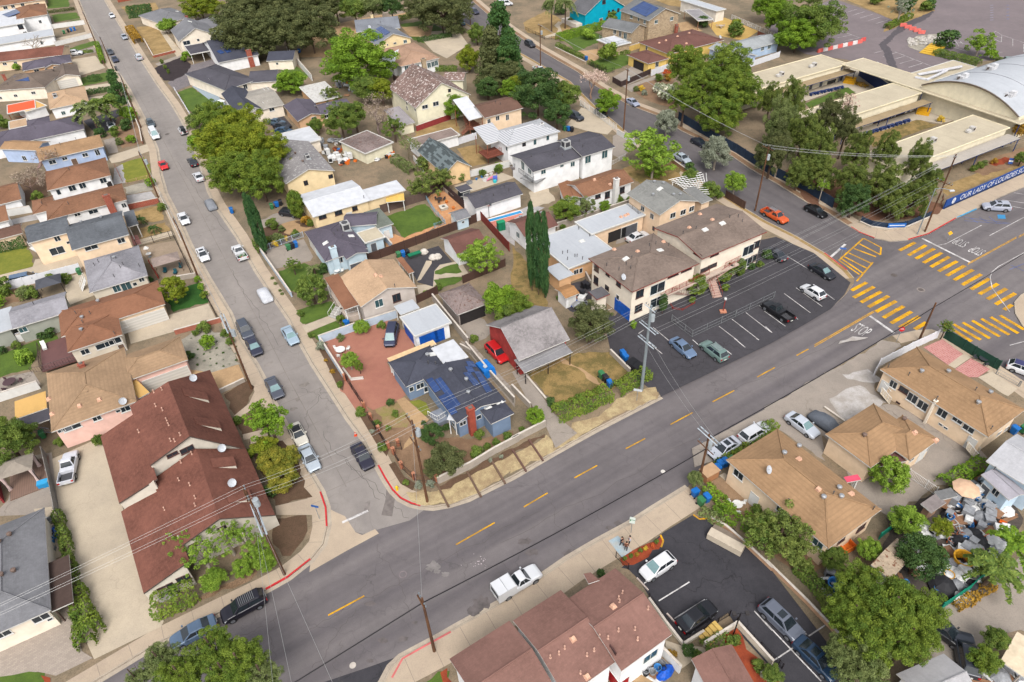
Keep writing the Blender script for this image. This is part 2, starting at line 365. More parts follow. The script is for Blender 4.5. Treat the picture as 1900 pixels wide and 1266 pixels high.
for L,s in((WK,1),(EK,-1),(SK,1)):strip('gutter',L,.03*s,.5*s,0,.0133,KERB)
strip('sidewalk',WK,-.18,-1.75,0,.128,WALK);strip('sidewalk',EK[:28],.18,1.75,0,.128,WALK)
strip('sidewalk',NK,.9,2.6,0,.128,WALK);strip('sidewalk',RK,1.4,3.0,0,.128,WALK);strip('sidewalk',RK[17:],.18,3.6,0,.132,WALK)
strip('sidewalk',SK,-.18,-3.0,0,.128,WALK);strip('sidewalk',BK,-.18,-1.9,0,.128,WALK)
strip('dry_verge',NK,.18,.9,0,.128,DRY);strip('dry_verge',RK[:18],.18,1.4,0,.128,DIRT)
for L in([(596,913),(606,942),(608,977)],[(577,1039),(535,1072),(494,1095)],):
 strip('red_kerb',L,-.0,-.2,0,.142,REDK,True)
strip('red_kerb',EK[22:28],.0,.2,0,.142,REDK,True)
strip('red_kerb',[(1578,422),(1594,432),(1622,443)],0,.2,0,.142,REDK,True);strip('red_kerb',[(1685,446),(1723,435),(1774,406)],0,.2,0,.142,REDK,True)
strip('blue_kerb',[(1776,405),(1812,389)],0,.2,0,.142,BLUEK,True);strip('red_kerb',[(1572,502),(1530,470)],0,.2,0,.142,REDK,True)
strip('red_kerb',[(726,1258),(746,1222),(774,1206),(836,1172)],0,-.2,0,.142,plain((206,110,108),.8,0,.2),True)
def joints(name,L,d0,d1,step,m,z,wd=.05):
 q=[V2(P(p,0.0))for p in L];mb=MB();acc=0.0
 for a,b in zip(q,q[1:]):
  ln=(b-a).length;t=(step-acc)%step
  u=(b-a)/ln;n=Vector((-u.y,u.x,0))
  while t<ln:
   c=a+u*t;f=[c+n*d0-u*wd/2,c+n*d0+u*wd/2,c+n*d1+u*wd/2,c+n*d1-u*wd/2]
   if d1<d0:f.reverse()
   mb.face([(v.x,v.y,z)for v in f],m);t+=step
  acc=(acc+ln)%step
 return struct(mb,name)
JOINT=plain((150,136,122),.95,0,.1);SEAM=plain((132,124,118),.95,0,.2,.3)
joints('sidewalk_joints',WK[2:],-.18,-1.75,3.1,JOINT,.1305);joints('sidewalk_joints',EK[2:28],.18,1.75,3.1,JOINT,.1305);joints('sidewalk_joints',SK[2:],-.18,-3.0,3.1,JOINT,.1305)
joints('sidewalk_joints',RK[18:],.18,3.6,3.0,JOINT,.1345)
joints('street_seams',EK[3:24],-.5,-8.2,6.2,SEAM,.0075,.07)
random.seed(3)
def crackline(name,a,b,z,m,wd=.06,amp=.5,n=24):
 a=V2(P(a,0));b=V2(P(b,0));u=(b-a).normalized();nn=Vector((-u.y,u.x,0));mb=MB();o=0;pts=[]
 for i in range(n+1):
  o+=random.uniform(-amp,amp)*.5;o*=.85;pts.append(a.lerp(b,i/n)+nn*o)
 for p,q in zip(pts,pts[1:]):mb.face([(v.x,v.y,z)for v in(p-nn*wd/2,q-nn*wd/2,q+nn*wd/2,p+nn*wd/2)],m)
 return struct(mb,name)
CRK=plain((92,86,84),.95,0,.2);CRKD=plain((46,44,47),.95,0,.2)
crackline('street_seams',(165,0),(640,905),.0076,SEAM,.09,.15,60)
for a,b in(((560,720),(648,760)),((600,800),(700,930)),((430,500),(520,640)),((330,300),(420,430)),((640,850),(760,960)),((590,720),(560,800)),((480,560),(540,560))):crackline('street_cracks',a,b,.008,CRK,.05,.8)
for a,b in(((620,1140),(690,1060)),((580,1240),(660,1130)),((640,1266),(620,1195)),((905,1050),(940,1080)),((1080,930),(1130,990)),((850,1020),(880,1090)),((1300,830),(1320,760)),((1180,870),(1240,910)),((560,1180),(760,1075)),((760,1075),(1000,945)),((930,1010),(1300,805)),((700,1010),(760,1150)),((1000,890),(1060,1020)),((1420,700),(1480,720)),((1330,740),(1590,600)),((420,1190),(560,1110)),((480,1266),(520,1130))):crackline('road_cracks',a,b,.006,CRK,.04,.8)
def dash(a,b,wd,m,z=.016,name='road_marking'):
 _k[0]+=1;z+=.0007*(_k[0]%12)
 a=V2(P(a,0));b=V2(P(b,0));u=(b-a).normalized();n=Vector((-u.y,u.x,0))*wd/2;mb=MB()
 mb.face([(v.x,v.y,z)for v in(a-n,b-n,b+n,a+n)],m);return struct(mb,name)
for a,b in(((609,1142),(676,1106)),((846,1011),(918,970)),((972,941),(1016,915)),((1066,887),(1108,864)),((1161,833),(1197,814)),((1244,788),(1285,766)),((1322,746),(1362,725)),((1405,700),(1438,682)),((1478,660),(1500,648))):dash(a,b,.17,YPAINT)
for o in(-1,1):dash((1511,642+o*1.6),(1622,578+o*1.3),.12,YPAINT);dash((1796,490+o),(1886,441+o),.1,YPAINT);dash((1890,440+o),(1960,403+o),.1,YPAINT)
tile(3,1)
XW=[[(983,595),(1100,535)],[(1050,630),(1180,555)],[(1105,655),(1240,580)],[(1160,685),(1295,610)],[(1215,715),(1350,640)],[(1272,747),(1408,672)],[(1330,780),(1465,705)],[(1385,812),(1525,735)],[(1445,847),(1585,768)],[(1510,880),(1645,800)],[(1570,915),(1708,838)],[(1630,952),(1770,873)],[(1690,990),(1835,908)],[(1752,1030),(1812,992)],
[(632,888),(745,828)],[(648,940),(798,860)],[(702,975),(850,895)],[(755,1010),(905,928)],[(810,1045),(960,965)],[(865,1088),(1016,1002)],[(923,1128),(1073,1042)],[(985,1160),(1130,1078)],[(1098,1172),(1185,1120)],
[(1310,1130),(1515,1262)],[(1380,1135),(1580,1250)],[(1448,1122),(1650,1240)],[(1518,1108),(1720,1226)],[(1585,1095),(1790,1213)],[(1652,1082),(1856,1202)],[(1722,1070),(1900,1175)]]
for a,b in XW:dash(a,b,.62,YPAINT)
for a,b in(((720,505),(540,665)),((850,572),(722,505)),((845,625),(850,572)),((790,680),(670,820)),((540,665),(690,770))):dash(a,b,.28,YPAINT)
for a,b in(((690,545),(845,625)),((650,580),(812,640)),((612,612),(780,690)),((580,640),(745,725)),((560,655),(715,760))):dash(a,b,.34,YPAINT,.02)
for a,b in(((1150,505),(1505,682)),((768,1075),(945,1200)),((480,642),(588,548))):dash(a,b,.42,WPAINT)
for a,b in(((1270,556),(1325,545)),((1325,545),(1588,408)),((1645,485),(1899,350)),((1899,610),(1710,712)),((1710,712),(1665,750)),((1665,750),(1650,790)),((1650,790),(1665,870)),((1665,870),(1795,1045)),((1740,222),(1899,245)),((1800,268),(1899,286)),((1825,170),(1899,182)),((1795,1290),(1899,1262))):dash(a,b,.12,WPAINT)
for a,b in(((1450,350),(1800,395)),((1460,375),(1780,400)),((1500,355),(1560,390)),((1570,350),(1640,392)),((1640,345),(1700,390)),((1790,735),(1899,690)),((1800,700),(1899,745))):dash(a,b,.1,BLUEPT)
mbp=[(1703,330),(1760,332),(1765,362),(1708,360)];road_sheet('road_marking',mbp,plain((60,140,190),.8,0,.1),3)
tile(1,3);dash((632,98),(820,12),.32,WPAINT)
tile(2,3)
def words(txt,c,right,size,m,z,stretch=1.0,name='road_lettering',up=None,width=None):
 cu=bpy.data.curves.new(name,'FONT');cu.body=txt;cu.align_x='CENTER';cu.align_y='CENTER';cu.size=1.0;cu.extrude=.0
 to=bpy.data.objects.new(name,cu);col.objects.link(to);dg=bpy.context.evaluated_depsgraph_get()
 me=bpy.data.meshes.new_from_object(to.evaluated_get(dg));bpy.data.objects.remove(to);bpy.data.curves.remove(cu)
 a=np.array([v.co for v in me.vertices]);w0=a[:,0].max()-a[:,0].min();h0=a[:,1].max()-a[:,1].min()
 me.transform(Matrix.Translation((-(a[:,0].max()+a[:,0].min())/2,-(a[:,1].max()+a[:,1].min())/2,0)))
 k=size/h0;kx=(width/w0)if width else k/stretch
 me.transform(Matrix.Diagonal((kx,k,1,1)));u=Vector(right).normalized();v=Vector(up)if up else Vector((-u.y,u.x,0));nn=u.cross(v)
 me.transform(Matrix((u,v,nn)).transposed().to_4x4());me.materials.clear();me.materials.append(m)
 o=bpy.data.objects.new(name,me);col.objects.link(o);o.location=c;return o
tile(3,1)
def roadword(c,a,b,size,wd):
 u=P(b,0)-P(a,0);q=P(c,0);q.z=.034;o=words('STOP',q,(u.x,u.y,0),size,WPAINT,0,width=wd);o['kind']='structure';o.name='road_marking'
roadword((707,1178),(640,1145),(780,1215),2.7,2.2);roadword((1432,538),(1490,560),(1375,515),2.6,2.0);roadword((1552,598),(1615,625),(1490,572),2.6,2.0)
def disc(name,c,r,m,z,sx=1.0,seg=20,jag=0.0):
 _k[0]+=1;z+=.0005*(_k[0]%16);c=P(c,0);mb=MB();mb.face([(c.x+r*sx*(1+random.uniform(-jag,jag))*math.cos(2*math.pi*k/seg),c.y+r*(1+random.uniform(-jag,jag))*math.sin(2*math.pi*k/seg),z)for k in range(seg)],m);return struct(mb,name)
MH=plain((96,88,84),.8,0,.2,3)
disc('manhole',(945,775),.5,MH,.013);disc('manhole',(1142,882),.65,plain((140,130,126),.9,0,.2),.012);disc('manhole',(1142,882),.42,MH,.016)
tile(0,0);disc('manhole',(1228,986),.55,MH,.013);tile(1,3);disc('manhole',(1075,478),.45,plain((128,116,118),.9,0,.2),.012);disc('manhole',(1075,478),.34,ASPH,.015);disc('road_patch',(708,1143),.33,plain((200,190,180),.9,0,.1),.012)
tile(2,2);disc('road_patch',(1108,970),.28,plain((220,214,206),.9,0,.1),.012)
STN=plain((104,97,96),.95,0,.25,1.2);STL=plain((130,124,122),.95,0,.2,1.0)
tile(1,3)
for c in((835,1110),(840,690),(1075,950),(935,960),(1160,830)):disc('road_stain',c,random.uniform(.2,.4),STN,.001,1.6,14,.4)
for c,r in(((1660,690),.8),((1590,740),.6),((1295,420),.55),((1320,455),.3),((1385,475),.3)):disc('road_stain',c,r,STN if c[0]>1500 else STL,.011,1.3,18,.4)
for k in range(22):disc('paint_spatter',(random.gauss(1640,45),random.gauss(385,28)),random.uniform(.02,.06),plain((212,196,200),.9,0,.1),.012,1.3,8,.4)
tile(2,3)
for c in((780,105),(720,140),(470,310),(430,330),(600,235),(150,315),(85,235)):disc('road_stain',c,random.uniform(.25,.6),STN,.001,1.6,14,.4)
tile(1,2)
for c,sx in(((305,440),1),((375,325),1),((270,510),1.5),((350,335),1.4),((165,470),1.2)):disc('road_stain',c,.35,plain((132,124,118),.95,0,.2),.010,sx,14,.4)
road_sheet('road_patch',[(50,185),(120,155),(135,180),(62,208)],plain((150,142,136),.95,0,.15),3)
road_sheet('road_patch',[(960,1080),(1025,1140),(1000,1300),(920,1290),(950,1180)],plain((122,114,110),.95,0,.2),3)
road_sheet('road_patch',[(800,1200),(840,1180),(830,1260),(790,1280)],plain((134,126,122),.95,0,.2),3)
tile(0,0)
patch('lawn',[(350,-10),(500,-10),(510,50),(350,65)],LAWN);patch('lawn',[(380,110),(560,92),(585,135),(400,165)],LAWN);patch('lawn',[(400,180),(585,140),(590,160),(410,195)],LAWN)
patch('driveway',[(400,285),(630,235),(655,260),(410,310)],DRV);patch('lawn',[(450,375),(690,300),(700,330),(460,410)],LAWN)
patch('driveway',[(500,390),(690,345),(705,385),(520,425)],OLDC);patch('driveway',[(520,440),(700,410),(775,500),(580,560)],DRV)
patch('lawn',[(585,575),(800,530),(820,590),(600,635)],LAWN);patch('driveway',[(420,665),(815,610),(825,650),(540,690)],DRV,2);patch('driveway',[(640,720),(840,690),(860,760),(660,800)],DRV)
patch('driveway',[(610,890),(960,770),(980,820),(880,880),(860,960),(700,980)],LOT);patch('garden_bed',[(860,860),(980,840),(1030,960),(1060,1050),(900,1090),(830,980)],DIRT)
patch('driveway',[(760,1030),(840,1010),(870,1120),(800,1130)],OLDC);patch('driveway',[(790,1150),(1080,1060),(1100,1110),(880,1190),(820,1200)],DRV,2)
patch('lawn',[(890,1200),(1060,1150),(1090,1270),(910,1330)],LAWN2)
tile(0,1)
patch('driveway',[(840,-10),(900,-40),(930,95),(830,110)],GREYC);patch('lawn',[(900,0),(1090,-60),(1110,60),(930,95)],LAWN2)
patch('garden_bed',[(910,130),(1100,80),(1120,150),(930,185)],GRAVEL);patch('driveway',[(930,190),(1110,160),(1150,215),(940,270)],GREYC)
patch('lawn',[(985,310),(1180,255),(1200,370),(1010,400)],DRY);patch('lawn',[(1020,430),(1215,385),(1245,450),(1030,510)],DRY);patch('driveway',[(1005,520),(1260,450),(1280,480),(1010,560)],DRV)
patch('patio',[(940,490),(1010,480),(1040,545),(960,560)],PINKP);patch('lawn',[(-40,590),(190,555),(245,640),(240,715),(-40,790)],LAWN2);patch('driveway',[(-60,790),(240,715),(260,660),(560,620),(620,700),(590,730),(80,850),(-60,880)],DRV,2)
patch('patio',[(75,370),(330,310),(345,355),(90,405)],GREYC);patch('garden_bed',[(130,80),(330,40),(350,190),(170,250)],DIRTD)
patch('patio',[(1020,570),(1290,520),(1420,770),(1350,800),(1200,800),(1100,700)],groundm('dusty_patio',(178,158,136),(156,138,118)))
patch('driveway',[(470,800),(620,750),(700,920),(500,1000)],DRV);patch('lawn',[(1290,890),(1460,830),(1530,970),(1270,1050),(1220,960)],groundm('deep_green_lawn',(58,104,40),(48,88,34),.4,1.6,12,.5,.2))
patch('driveway',[(930,1160),(1230,1070),(1530,985),(1590,1100),(1280,1190),(960,1280)],DRV,2);patch('garden_bed',[(-40,900),(100,880),(280,930),(-40,1010)],DIRT)
patch('lawn',[(160,1290),(410,1210),(430,1260),(180,1330)],LAWN)
tile(0,2)
patch('lawn',[(-40,120),(420,-30),(430,30),(280,90),(230,220),(80,250),(-40,300)],LAWN);patch('patio',[(-60,300),(240,235),(300,330),(-60,440)],OLDC,2)
patch('gravel_garden',[(1310,10),(1480,-90),(1650,-30),(1760,180),(1560,245),(1390,230),(1370,120)],GRAVEL);patch('driveway',[(1090,330),(1380,220),(1550,245),(1750,185),(1800,290),(1600,370),(1350,400),(1100,400)],SAND,2)
patch('garden_bed',[(1640,410),(1800,310),(1870,340),(1830,460),(1730,560)],DIRTD)
patch('garden_bed',[(1720,580),(1900,520),(1900,700),(1780,720)],DIRTD);patch('walkway',[(1830,470),(1880,360),(1920,370),(1900,480),(1740,590),(1720,560)],WALK,2)
patch('walkway',[(1780,700),(1900,670),(1960,660),(1960,710),(1790,740)],WALK,2)
patch('driveway',[(380,880),(740,720),(780,860),(900,1230),(980,1500),(1110,1900),(680,2110),(560,1700),(440,1300)],DRV);patch('patio',[(150,870),(380,830),(430,1280),(-60,1300),(60,1180)],OLDC)
tile(0,3)
patch('patio',[(250,0),(400,-20),(480,330),(330,400)],DRV,2);patch('driveway',[(-60,1010),(400,830),(400,760),(540,690),(600,1040),(680,1090),(410,1220),(280,1190),(-60,1250)],brickm('mauve_pavers',(186,172,158),(168,154,142),(152,140,130),.4,.2))
patch('lawn',[(-40,1245),(100,1205),(230,1195),(325,1210),(320,1300),(-40,1300)],LAWN,2);patch('garden_bed',[(318,1200),(380,1220),(390,1300),(320,1300)],MULCH,2)
patch('driveway',[(600,640),(1020,530),(1130,690),(1200,820),(1180,860),(690,1100),(600,900)],DRV,2)
tile(1,3);patch('garden_bed',[(150,60),(385,40),(395,120),(360,220),(250,340),(180,330),(120,200)],DIRTD);tile(1,2)
patch('garden_bed',[(-60,760),(200,750),(290,880),(400,1160),(140,1230),(60,1000)],DIRTD);patch('walkway',[(-40,700),(180,640),(200,700),(-40,770)],WALK,1);patch('walkway',[(140,1225),(400,1165),(430,1290),(150,1290)],WALK,2)
tile(0,3);patch('gravel_bed',[(1380,700),(1760,480),(1890,410),(1890,480),(1450,690)],groundm('stony_bed',(170,140,112),(130,104,80),.8,2.2,9,.5,.3))
tile(0,0)
patch('lawn',[(890,50),(1140,20),(1170,80),(930,100)],DRY);patch('lawn',[(1000,200),(1170,190),(1310,350),(1130,430),(1030,260)],DRY);patch('walkway',[(1140,180),(1170,185),(1350,400),(1300,420)],DRV,2)
patch('driveway',[(1140,470),(1330,400),(1370,470),(1180,500)],OLDC);patch('garden_bed',[(1135,500),(1330,420),(1405,480),(1370,545),(1270,595),(1200,595)],BMULCH,2);patch('driveway',[(1230,610),(1400,480),(1580,430),(1600,470),(1490,560),(1470,600),(1290,670)],COBBLE)
patch('lawn',[(1305,680),(1410,640),(1600,780),(1480,850),(1390,820)],LAWN,2);patch('patio',[(1410,635),(1510,610),(1670,780),(1600,790),(1530,730)],groundm('pale_blue_slab',(170,186,196),(156,170,180)),3)
tile(1,0)
patch('sandy_yard',[(480,200),(1050,80),(1150,100),(1000,150),(700,300),(560,420),(300,420)],SAND);patch('lawn',[(100,530),(300,490),(390,560),(150,640)],LAWN);patch('patio',[(60,870),(190,840),(270,930),(150,960)],LOT,2);patch('sandy_yard',[(1480,1090),(1640,1060),(1700,1200),(1560,1230)],DRY);patch('yard',[(1180,960),(1470,870),(1500,990),(1160,1030)],DRY)
patch('lawn',[(1060,180),(1240,150),(1420,240),(1260,330),(1150,290)],LAWN);patch('patio',[(1070,200),(1300,190),(1280,270),(1130,270)],SAND,2);patch('patio',[(1170,240),(1480,220),(1560,330),(1400,430),(1300,380)],DRV)
tile(1,1)
patch('driveway',[(20,370),(210,280),(270,340),(300,380),(190,400),(60,430)],OLDC);patch('yard',[(190,400),(300,370),(440,420),(260,480),(140,470)],SAND,2);patch('garden_bed',[(50,430),(150,390),(230,440),(200,470),(320,490),(130,570),(50,600)],DIRTD,3);patch('garden_bed',[(290,380),(420,350),(430,430),(330,420)],DIRTD,3)
patch('yard',[(0,310),(120,260),(210,290),(40,370)],YARD);patch('driveway',[(50,600),(350,510),(420,640),(400,670),(140,730)],OLDC)
patch('lawn',[(160,750),(360,690),(460,740),(500,800),(260,900),(215,860)],LAWN,2);patch('lawn',[(300,1030),(560,960),(600,1060),(330,1140)],LAWN,2);patch('lawn',[(400,1190),(580,1110),(690,1170),(470,1266)],LAWN,3);patch('walkway',[(340,1150),(600,1050),(640,1090),(370,1200)],DRV,4);patch('garden_bed',[(590,1080),(680,1060),(720,1150),(620,1160)],DIRTD,4)
patch('lawn',[(960,340),(1240,250),(1370,390),(1080,500)],LAWN,2);patch('patio',[(1240,200),(1380,150),(1560,300),(1420,460),(1300,430),(1100,570),(960,590),(950,520),(1010,470),(1080,500),(1370,390)],TERRA)
patch('patio',[(1080,640),(1340,560),(1450,690),(1310,750),(1300,860),(1190,830)],LOT,2);patch('walkway',[(1250,670),(1290,670),(1290,690),(1210,810),(1180,820)],DRV,3);patch('lawn',[(1320,740),(1490,680),(1505,760),(1310,770)],LAWN,4);patch('lawn',[(1310,805),(1530,785),(1560,800),(1340,880)],LAWN,4);patch('walkway',[(1310,745),(1350,700),(1500,670),(1570,780),(1340,800),(1370,880),(1300,850)],DRV,3)
patch('walkway',[(1180,850),(1300,840),(1340,900),(1200,940)],DRV);patch('yard',[(1500,1100),(1640,1080),(1760,1200),(1600,1266),(1480,1150)],OLDC)
patch('patio',[(1690,400),(1840,360),(1899,440),(1899,560),(1780,480)],GREYC);patch('patio',[(1450,120),(1800,20),(1899,60),(1560,170)],DRV)
patch('pool_deck',[(1660,380),(1899,300),(1960,330),(1720,440)],brickm('coral_pavers',(220,130,112),(206,116,100),(226,170,150),.4,.3),3);tile(1,1)
patch('driveway',[(500,1266),(840,1100),(960,1100),(1160,1240),(1160,1330),(900,1380)],ROSE)
tile(1,2)
patch('driveway',[(510,40),(800,-70),(1100,-70),(1160,40),(960,170),(1100,410),(1040,450),(860,520),(620,380)],ROSE,2);patch('garden',[(760,500),(1040,450),(1120,430),(1300,700),(1560,740),(1800,700),(1899,670),(1899,730),(1330,1020),(1330,1080),(1160,1040),(1040,900),(900,680)],DIRT,1)
patch('lawn',[(870,520),(1060,460),(1180,560),(1100,640),(950,640)],groundm('thin_lawn',(150,140,84),(170,140,108),.6,1.5,9,.6,.2),2);patch('walkway',[(1030,450),(1090,425),(1270,590),(1200,660),(1180,740),(1080,810),(1090,770),(1180,650)],SAND,3);patch('lawn',[(1110,450),(1210,440),(1290,540),(1230,560)],LAWN2,2)
patch('driveway',[(640,380),(700,350),(830,520),(760,560)],ROSE,3);patch('planting_strip',[(440,20),(500,20),(650,300),(640,380),(600,350)],DIRTD,2)
patch('verge',[(1100,1120),(1330,1110),(1560,980),(1899,820),(1930,930),(1740,1060),(1560,1150),(1420,1200),(1250,1215),(1190,1215)],STRAW,2);patch('planting_bed',[(1340,1080),(1899,790),(1899,830),(1370,1110)],DIRTD,3)
patch('planting_strip',[(760,560),(830,550),(980,800),(960,860),(880,760)],DIRTD,3);patch('planting_strip',[(975,920),(1020,900),(1090,1010),(1170,1060),(1150,1110),(1060,1060)],DIRTD,3)
patch('concrete_yard',[(1500,10),(1600,50),(1899,380),(1899,500),(1760,330),(1560,100)],OLDC,2)
tile(2,2)
patch('verge',[(0,860),(260,700),(320,800),(450,620),(640,560),(780,440),(900,380),(1060,345),(1090,420),(800,550),(560,680),(300,830),(0,985)],STRAW,2);patch('planting_bed',[(0,800),(240,690),(250,715),(0,840)],DIRTD,3)
patch('driveway',[(60,230),(120,260),(300,540),(480,690),(320,800),(240,620),(100,420),(0,240)],OLDC,3)
patch('lawn',[(80,250),(330,110),(720,90),(860,250),(720,380),(340,480)],DRYG,2);patch('footpath',[(320,120),(360,120),(400,165),(520,220),(610,290),(700,370),(660,380),(560,280),(480,215),(370,170)],SAND,3)
patch('sandy_yard',[(0,0),(60,210),(0,240)],DIRT,2)
tile(2,1);patch('yard',[(0,560),(80,640),(240,900),(260,1000),(100,1150),(0,1100)],DRYG,1);patch('yard',[(330,880),(540,800),(700,1020),(660,1080),(430,1040)],LOT,1)
patch('parking_lot',[(660,1030),(870,1130),(1060,1060),(1200,1010),(1480,930),(1640,790),(1780,700),(1930,620),(2030,860),(1950,1225),(1290,1555),(1050,1640),(870,1500),(720,1320)],LOT,2)
tile(2,0)
patch('driveway',[(400,920),(510,790),(620,830),(760,930),(700,990),(540,960)],DRV,2);patch('walkway',[(740,1000),(830,960),(920,1060),(800,1170),(740,1140)],OLDC,2)
patch('lawn',[(810,1240),(1000,1180),(1240,1260),(1180,1330),(900,1330)],DRY,2)
tile(2,1);patch('yard',[(850,20),(1250,-60),(1230,60),(1050,90),(930,100)],DRYG,3);patch('alley',[(780,480),(1000,430),(1060,460),(760,550)],OLDC,2);patch('pool_deck',[(-40,340),(140,260),(240,280),(60,380)],GREYC,2)
patch('yard',[(130,160),(260,130),(320,230),(140,280)],DRV,2)
tile();patch('parking_lot',[(1226,737),(1329,687),(1430,638),(1496,601),(1541,574),(1567,547),(1578,525),(1510,470),(1440,440),(1300,470),(1280,500),(1160,560),(1125,610),(1140,650),(1200,700),(1215,712)],LOT,3)
tile(2,0)
patch('lawn',[(80,170),(250,80),(370,150),(440,220),(330,290),(110,240)],DRY,2);patch('walkway',[(230,270),(330,240),(340,215),(310,190),(340,160),(380,165),(350,190),(365,230),(340,260),(260,280)],DRV,3)
patch('lawn',[(330,250),(560,210),(700,290),(640,310),(480,380)],LAWN,2);patch('driveway',[(490,380),(640,360),(740,390),(560,470),(540,440)],SAND,3);patch('lawn',[(580,460),(760,390),(870,420),(860,470),(700,540)],LAWN,2);patch('driveway',[(740,570),(880,490),(1010,510),(1000,560),(820,640)],OLDC,3);patch('driveway',[(820,640),(1130,530),(1150,560),(900,650),(880,680)],OLDC,2);patch('garden_bed',[(890,640),(1000,600),(1180,560),(1200,800),(1050,760),(920,700)],DIRT,3)
patch('patio',[(1440,180),(1560,130),(1810,230),(1700,300),(1500,260)],groundm('yellow_patio',(220,184,110),(200,164,96)),2);patch('yard',[(1210,170),(1290,160),(1400,230),(1240,230)],SAND,2);patch('sandy_yard',[(1000,-20),(1310,10),(1300,60),(1150,40)],DRY)
tile(3,0)
patch('school_parking',[(0,200),(500,-10),(960,150),(1200,20),(1240,-80),(2000,-80),(2000,420),(1700,440),(1300,480),(1000,560),(600,440),(300,400),(220,360)],groundm('worn_lot_asphalt',(140,128,130),(126,116,118),.1,.7,8,.4,.1,.3),1)
patch('planting_island',[(570,-10),(1240,-10),(1240,80),(850,250),(880,210),(940,150)],DRY,2)
patch('wet_asphalt',[(1000,180),(1240,80),(1200,130),(1060,200),(960,260),(890,330),(930,380),(960,480),(1000,530),(940,530),(880,440),(870,380),(830,330),(900,270)],plain((88,82,86),.8,0,.15),3)
patch('rock_bed',[(1040,310),(1120,265),(1250,250),(1310,270),(1160,390),(1060,350)],GRAVEL,3)
patch('lawn',[(290,760),(600,640),(660,680),(320,790)],LAWN,2);patch('lawn',[(720,1000),(1130,880),(1260,920),(790,1080)],DRYG,2);patch('courtyard',[(80,700),(590,560),(640,480),(960,600),(700,700),(560,650),(250,760)],CONC,1);patch('courtyard',[(650,960),(1100,820),(1180,680),(1560,840),(1290,910),(1110,880),(720,1010)],CONC,1)
for a,b in(((485,58),(560,38)),((535,78),(615,55)),((590,97),(672,72)),((640,117),(730,90)),((697,137),(790,108)),((752,157),(850,128)),((810,178),(905,150)),((870,198),(930,178)),((430,40),(505,20)),((380,25),(450,5)),((480,255),(570,235)),((528,283),(630,262)),((575,308),(690,282)),((510,215),(690,282)),((690,282),(740,300)),((795,395),(915,365)),((860,422),(965,390)),((925,445),(1020,418)),((985,472),(1085,443)),((1050,500),(1150,470)),((950,385),(1210,488))):
 d0=dash(a,b,.14,WPAINT,.165)
for a,b in(((1250,300),(1500,330)),((1270,288),(1500,330)),((1310,280),(1310,305)),((1350,290),(1380,330)),((1390,300),(1420,345)),((1430,310),(1450,330)),((1690,235),(1630,270)),((1690,235),(1735,262)),((1735,262),(1730,315)),((1630,270),(1730,315)),((1660,255),(1735,285)),((1815,290),(1815,345)),((1895,330),(1895,385)),((1735,262),(1899,320)),((1360,345),(1480,385)),((1560,420),(1750,420)),((1600,390),(1740,390))):dash(a,b,.12,WPAINT,.165)
for k in range(7):dash((1650,45+k*18),(1672,42+k*18),.3,plain((150,155,180),.9,0,.1),.165)
for k in range(5):dash((1770,45+k*25),(1788,42+k*25),.35,BLUEPT,.165)
tile(2,1);patch('school_bank',[(1990,20),(2150,-80),(2300,0),(2250,330),(2140,200)],groundm('brown_litter',(134,96,76),(112,80,62)),0)
tile(3,1);patch('school_bank',[(250,0),(500,60),(1290,250),(1310,180),(1290,320),(1050,360),(780,370),(690,340),(480,270)],groundm('brown_litter',(134,96,76),(112,80,62)),1);patch('school_bank',[(1290,130),(1899,-120),(1899,-30),(1330,200)],DRY,1)
tile(3,0);patch('mulch_bed',[(1640,1200),(1760,1150),(1830,1180),(1690,1220)],MULCH,3);patch('planting_bed',[(1480,1240),(1899,1080),(1899,1200),(1600,1290)],DIRT,2)
tile(3,2)
patch('concrete_lot',[(0,500),(410,268),(760,80),(860,0),(1000,30),(830,240),(800,380),(900,460),(560,620),(420,720),(430,900),(150,680),(0,620)],OLDC,1)
patch('concrete_lot',[(470,430),(560,380),(700,330),(860,460),(760,530),(600,600),(500,500)],groundm('bleached_concrete',(205,200,196),(180,172,164),.6,1.4,9,.6,.12),2);patch('concrete_lot',[(560,265),(760,225),(860,300),(800,325),(640,300),(590,290)],groundm('bleached_concrete',(205,200,196),(180,172,164)),2)
patch('concrete_lot',[(535,40),(720,0),(740,-20),(640,-20),(560,20)],groundm('bleached_concrete',(205,200,196),(180,172,164)),2)
patch('concrete_lot',[(420,700),(900,470),(1240,580),(1600,820),(1640,860),(1300,1060),(900,1300),(640,1100),(560,900)],OLDC,2)
patch('patio',[(1160,60),(1300,0),(1450,110),(1340,190)],PINKP,3);patch('patio',[(1390,220),(1510,140),(1650,220),(1560,280),(1480,280)],PINKP,3);patch('walkway',[(1340,190),(1450,110),(1515,130),(1390,215)],DRV,3);patch('patio',[(1560,280),(1680,230),(1870,350),(1780,420),(1740,400)],DRV,3)
patch('sidewalk',[(1700,180),(1899,310),(1899,400),(1670,240)],WALK,4)
tile(2,2)
patch('yard',[(1440,1060),(1560,1010),(1899,1230),(1899,1330),(1620,1330)],groundm('brown_yard',(176,146,116),(150,124,98)),2);patch('walkway',[(1520,1000),(1560,980),(1800,1190),(1780,1210)],DRV,3);patch('walkway',[(1320,800),(1440,740),(1899,490),(1899,640),(1480,890),(1340,940)],OLDC,1)
tile(2,3)
patch('parking_lot',[(800,430),(1110,170),(1320,45),(1440,80),(1500,150),(1620,140),(1893,440),(2400,1100),(2500,1400),(2200,1500),(1700,950),(1580,760),(1235,1000),(1125,835),(930,520),(850,440)],LOT2,2)
